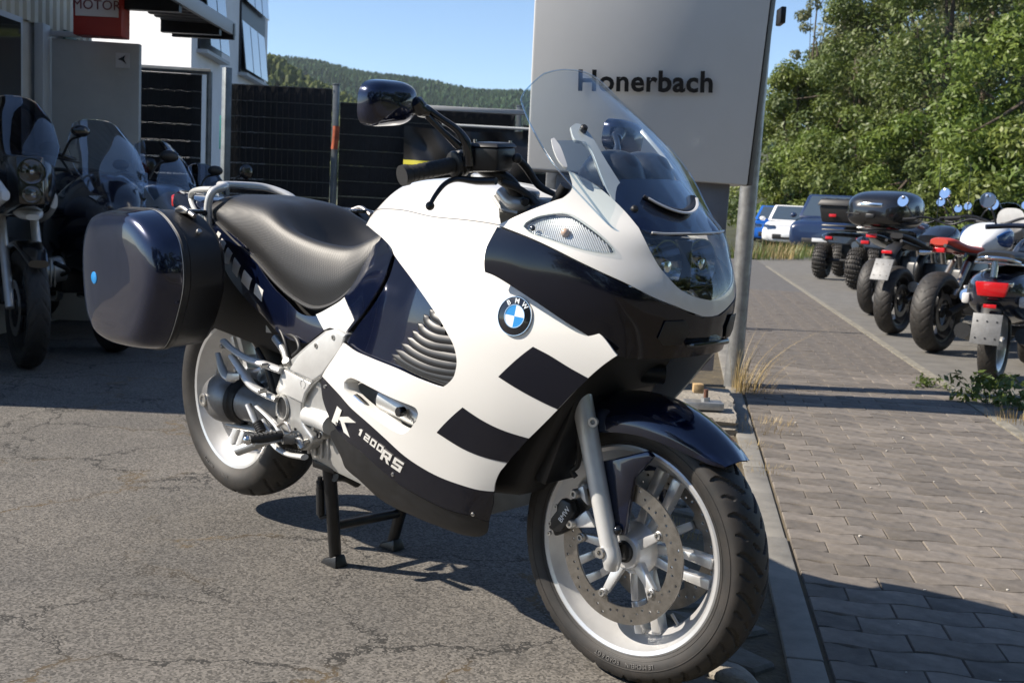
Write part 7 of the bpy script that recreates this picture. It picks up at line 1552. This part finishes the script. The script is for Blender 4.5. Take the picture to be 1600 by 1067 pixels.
# ---------------------------------------------------------------- cars
def car(name, label, paint, X, D, deg, L_=4.1, w=.86, h=1.46, van=False):
    c = empty(name, label=label, cat='car', group='cars parked at the far end of the path'); cab0 = -.9 if not van else -.55; G = []
    prof = [(0, .42, .55), (-.12, .36, .72), (-.9, .34, .86), (-1.25, .34, .95), (-2.9, .34, .98), (-L_ + .12, .36, .9), (-L_, .42, .7)] if not van else [(0, .42, .7), (-.1, .36, .95), (-.7, .34, 1.08), (-1.0, .34, 1.12), (-3.2, .34, 1.12), (-L_ + .05, .36, 1.1), (-L_, .42, .9)]
    shell(c, 'body', [(x, w * (.82 if i in (0, len(prof) - 1) else .97 if i in (1, len(prof) - 2) else 1), z0 - .12, z1) for i, (x, z0, z1) in enumerate(prof)], paint, 32, .45, 40)
    zb, x0, x1, x2, x3 = (.93, -1.0, -1.75, -3.0, -3.75) if not van else (1.08, -.75, -1.3, -3.9, -4.2)
    P = [(x0, w * .88, zb), (x0, -w * .88, zb), (x3, -w * .88, zb), (x3, w * .88, zb), (x1, w * .70, h), (x1, -w * .70, h), (x2, -w * .70, h), (x2, w * .70, h)]
    b = MB(); b.hexa([P[i] for i in (0, 1, 2, 3, 4, 5, 6, 7)], .05); b.build('cabin', paint, c)
    def quadw(name, ids, k=.86):
        q = [Vector(P[i]) for i in ids]; m = sum(q, Vector()) / 4; q = [m + (p - m) * k for p in q]; n = (q[1] - q[0]).cross(q[3] - q[0]).normalized(); n = n if n.dot(m - Vector(((x0 + x3) / 2, 0, 1.2))) > 0 else -n
        b = MB(); b.hexa([p - n * .02 for p in q] + [p + n * .006 for p in q]); b.build(name, GLS, c, sharp=0)
    quadw('windscreen', (0, 1, 5, 4)); quadw('rear_window', (2, 3, 7, 6)); quadw('side_window', (0, 4, 7, 3), .84); quadw('side_window', (1, 5, 6, 2), .84)
    for s in (1, -1):
        for x in (-.78, -L_ + .75):
            wl = empty('wheel', (x, s * (w - .10), .31)); wl.parent = c; b = MB(); b.lathe([(.19, .09), (.29, .10), (.31, .07), (.31, -.07), (.29, -.10), (.19, -.09)], WHEEL_AX, 28, closed=True); b.build('tyre', RUBB, wl); b = MB(); b.lathe([(.02, .08), (.19, .085), (.2, 0), (.19, -.085), (.02, -.08)], WHEEL_AX, 20, closed=True); b.build('rim', RIMM, wl)
        b = MB(); b.hexa([(-.02, s * w * .45, .60), (-.02, s * w * .78, .60), (-.35, s * w * .93, .66), (-.25, s * w * .5, .66), (-.04, s * w * .45, .72), (-.04, s * w * .78, .72), (-.38, s * w * .94, .80), (-.25, s * w * .5, .78)], .02); b.build('headlight', HLR, c); b = MB(); b.ball((x0 - .25, s * (w + .08), zb + .05), .11, 12, None, (.6, .9, .7)); b.build('mirror', paint, c); b = MB(); b.box((-L_ + .02, s * w * .7, .78), (.05, .2, .14), None, .02); b.build('tail_light', TAILL, c)
    b = MB(); b.box((-.0, 0, .42), (.05, 1.0, .16), None, .02); b.build('grille', BLKP, c); b = MB(); b.box((.02, 0, .46), (.02, .42, .1), None, .004); b.build('number_plate', EMBW, c)
    c.location = W(X, D); c.rotation_euler = (0, 0, radians(deg)); return c
car('white_hatchback', 'white hatchback parked beyond the black quad bikes', material('car_white', (.78, .78, .78), .25, coat=.7), 8.75, 36.5, -62)
car('blue_car', 'bright blue car half hidden by the sign post and the white hatchback', material('car_blue', (.01, .10, .42), .25, coat=.7), 9.15, 40.5, -62)
car('dark_blue_van', 'dark blue van with windscreen behind the cargo box', material('car_navy', (.012, .025, .07), .25, coat=.7), 8.45, 31.5, -70, 4.4, .9, 1.75, True)

# ================================================================ grasses, weeds, small things
STRAW = leaf_material('dry_straw', (.22, .15, .06), (.42, .32, .15), 1.0)
def blades(name, centre, n, h, spread, mat, seed, lean=(0, 0), wd=.0022, seg=5, parent=None, flop=.6):
    r = random.Random(seed); b = MB(); c = Vector(centre)
    for i in range(n):
        a = r.uniform(0, 2 * pi); q = spread * sqrt(r.random()); p = c + Vector((q * cos(a), q * sin(a), 0)); hh = h * r.uniform(.4, 1.0); d = Vector((cos(a), sin(a), 0)) * r.uniform(.1, flop) + Vector((lean[0], lean[1], 0)); w_ = wd * r.uniform(.6, 1.3); row = []
        sd = Vector((-d.y, d.x, 0)); sd = sd.normalized() if sd.length > 1e-4 else Vector((1, 0, 0))
        for k in range(seg + 1):
            t = k / seg; m = p + d * hh * t ** 1.7 + Vector((0, 0, hh * (t - .28 * t * t * d.length))); ww = w_ * (1 - t * .85); row.append([m - sd * ww, m + sd * ww])
        b.grid(row)
    return b.build(name, mat, parent, kind='stuff' if parent is None else None, fix=False, sharp=80)
o = blades('dry_grass_tuft', W(1.40, 6.42, -.01), 130, .34, .12, STRAW, 1, lean=tuple(GR.xy * .35), wd=.002); o['kind'] = 'thing'; del o['kind']; tag(o, 'dry straw coloured grass tuft at the foot of the sign post', 'grass tuft')
b_ = blades('stalk', W(1.36, 6.4, 0), 16, .62, .06, STRAW, 2, lean=tuple(GR.xy * .55), wd=.0026, parent=o, flop=.45)
blades('dry_grass', W(1.19, 5.35, -.01), 160, .07, .22, STRAW, 3, wd=.0016)
for i, (t, w_) in enumerate(((4.6, -.14), (4.25, -.3), (3.9, -.2), (3.5, -.33), (4.9, -.05), (4.45, .0), (5.1, -.3))):
    blades('dry_grass', PA(w_, t, -.012), 90, .045, .10, STRAW, 10 + i, wd=.0014)
WEED = leaf_material('weed_green', (.04, .075, .012), (.13, .17, .035), .8)
def weed(p, n, size, seed, label):
    r = np.random.RandomState(seed); root = empty('weed', p, 0, label, 'weed', 'weeds along the border of the path'); cs = [(r.normal() * size * .8, r.normal() * size * .8, size * r.uniform(.2, 1.0)) for _ in range(n)]
    me = leaves_mesh('leaves', cs, [size * .45] * n, 16, size * .20, WEED, seed, .2, .8); o = bpy.data.objects.new('leaves', me); COL.objects.link(o); o.parent = root; b = MB()
    for c in cs[:10]: b.tube([(c[0] * .2, c[1] * .2, 0), c], .0025, 5)
    b.build('stem', WEED, root)
weed(W(2.80, 6.45), 14, .15, 1, 'leafy green weed at the border of the path near the scooter'); weed(W(3.0, 6.15), 12, .13, 2, 'green weed at the right edge below the scooter'); weed(W(2.62, 6.95), 8, .08, 3, 'small green weed farther along the border of the path'); weed(W(2.98, 6.7), 10, .12, 4, 'bushy weed beside the scooter tyre')
blades('dry_grass', PA(1.42, 6.2, -.01), 120, .10, .16, STRAW, 31, wd=.0018); blades('dry_grass', PA(1.42, 5.6, -.01), 100, .08, .16, STRAW, 32, wd=.0018); blades('verge_grass', PA(1.45, 7.0, -.01), 90, .07, .2, WEED, 33, wd=.002)
for i in range(8): blades('verge_grass', W(5.6 + .35 * i + (i % 3) * .3, 27.5 + i * .7, 0), 120, .5, .8, STRAW if i % 2 else WEED, 50 + i, wd=.012)
# twig and bits on the pavers
b = MB(); b.box((0, 0, .008), (.012, .075, .008), None, .003); o = b.build('wood_splinter', material('splinter', (.48, .33, .16), .7), M=Matrix.Translation(PA(.72, 3.42, .004)) @ Matrix.Rotation(.9, 4, 'Z')); tag(o, 'small pale wood splinter lying on the pavers', 'splinter')
r = random.Random(8); q = MB()
for i in range(40): q.ball(PA(r.uniform(.1, 1.3), r.uniform(2.4, 7), .006), r.uniform(.002, .006), 6, None, (1, 1.3, .6))
o = q.build('grit', material('grit_white', (.5, .47, .42), .8), kind='stuff')
q = blades('moss_tuft', PA(-.235, 2.18, 0), 40, .03, .035, WEED, 77, wd=.0015)
"""rubble piece at the front tyre"""
b = bmesh.new(); bmesh.ops.create_icosphere(b, subdivisions=2, radius=.05)
for v in b.verts: v.co = Vector((v.co.x * 1.5, v.co.y * .8, v.co.z * .45)) * rnd.uniform(.85, 1.1)
o = MB().bm(b).build('rubble', slabM, M=Matrix.Translation(Vector((0.124,0.17,0.0)) + Vector((0, 0, .0)))); tag(o, 'small broken concrete piece beside the front tyre', 'stone')
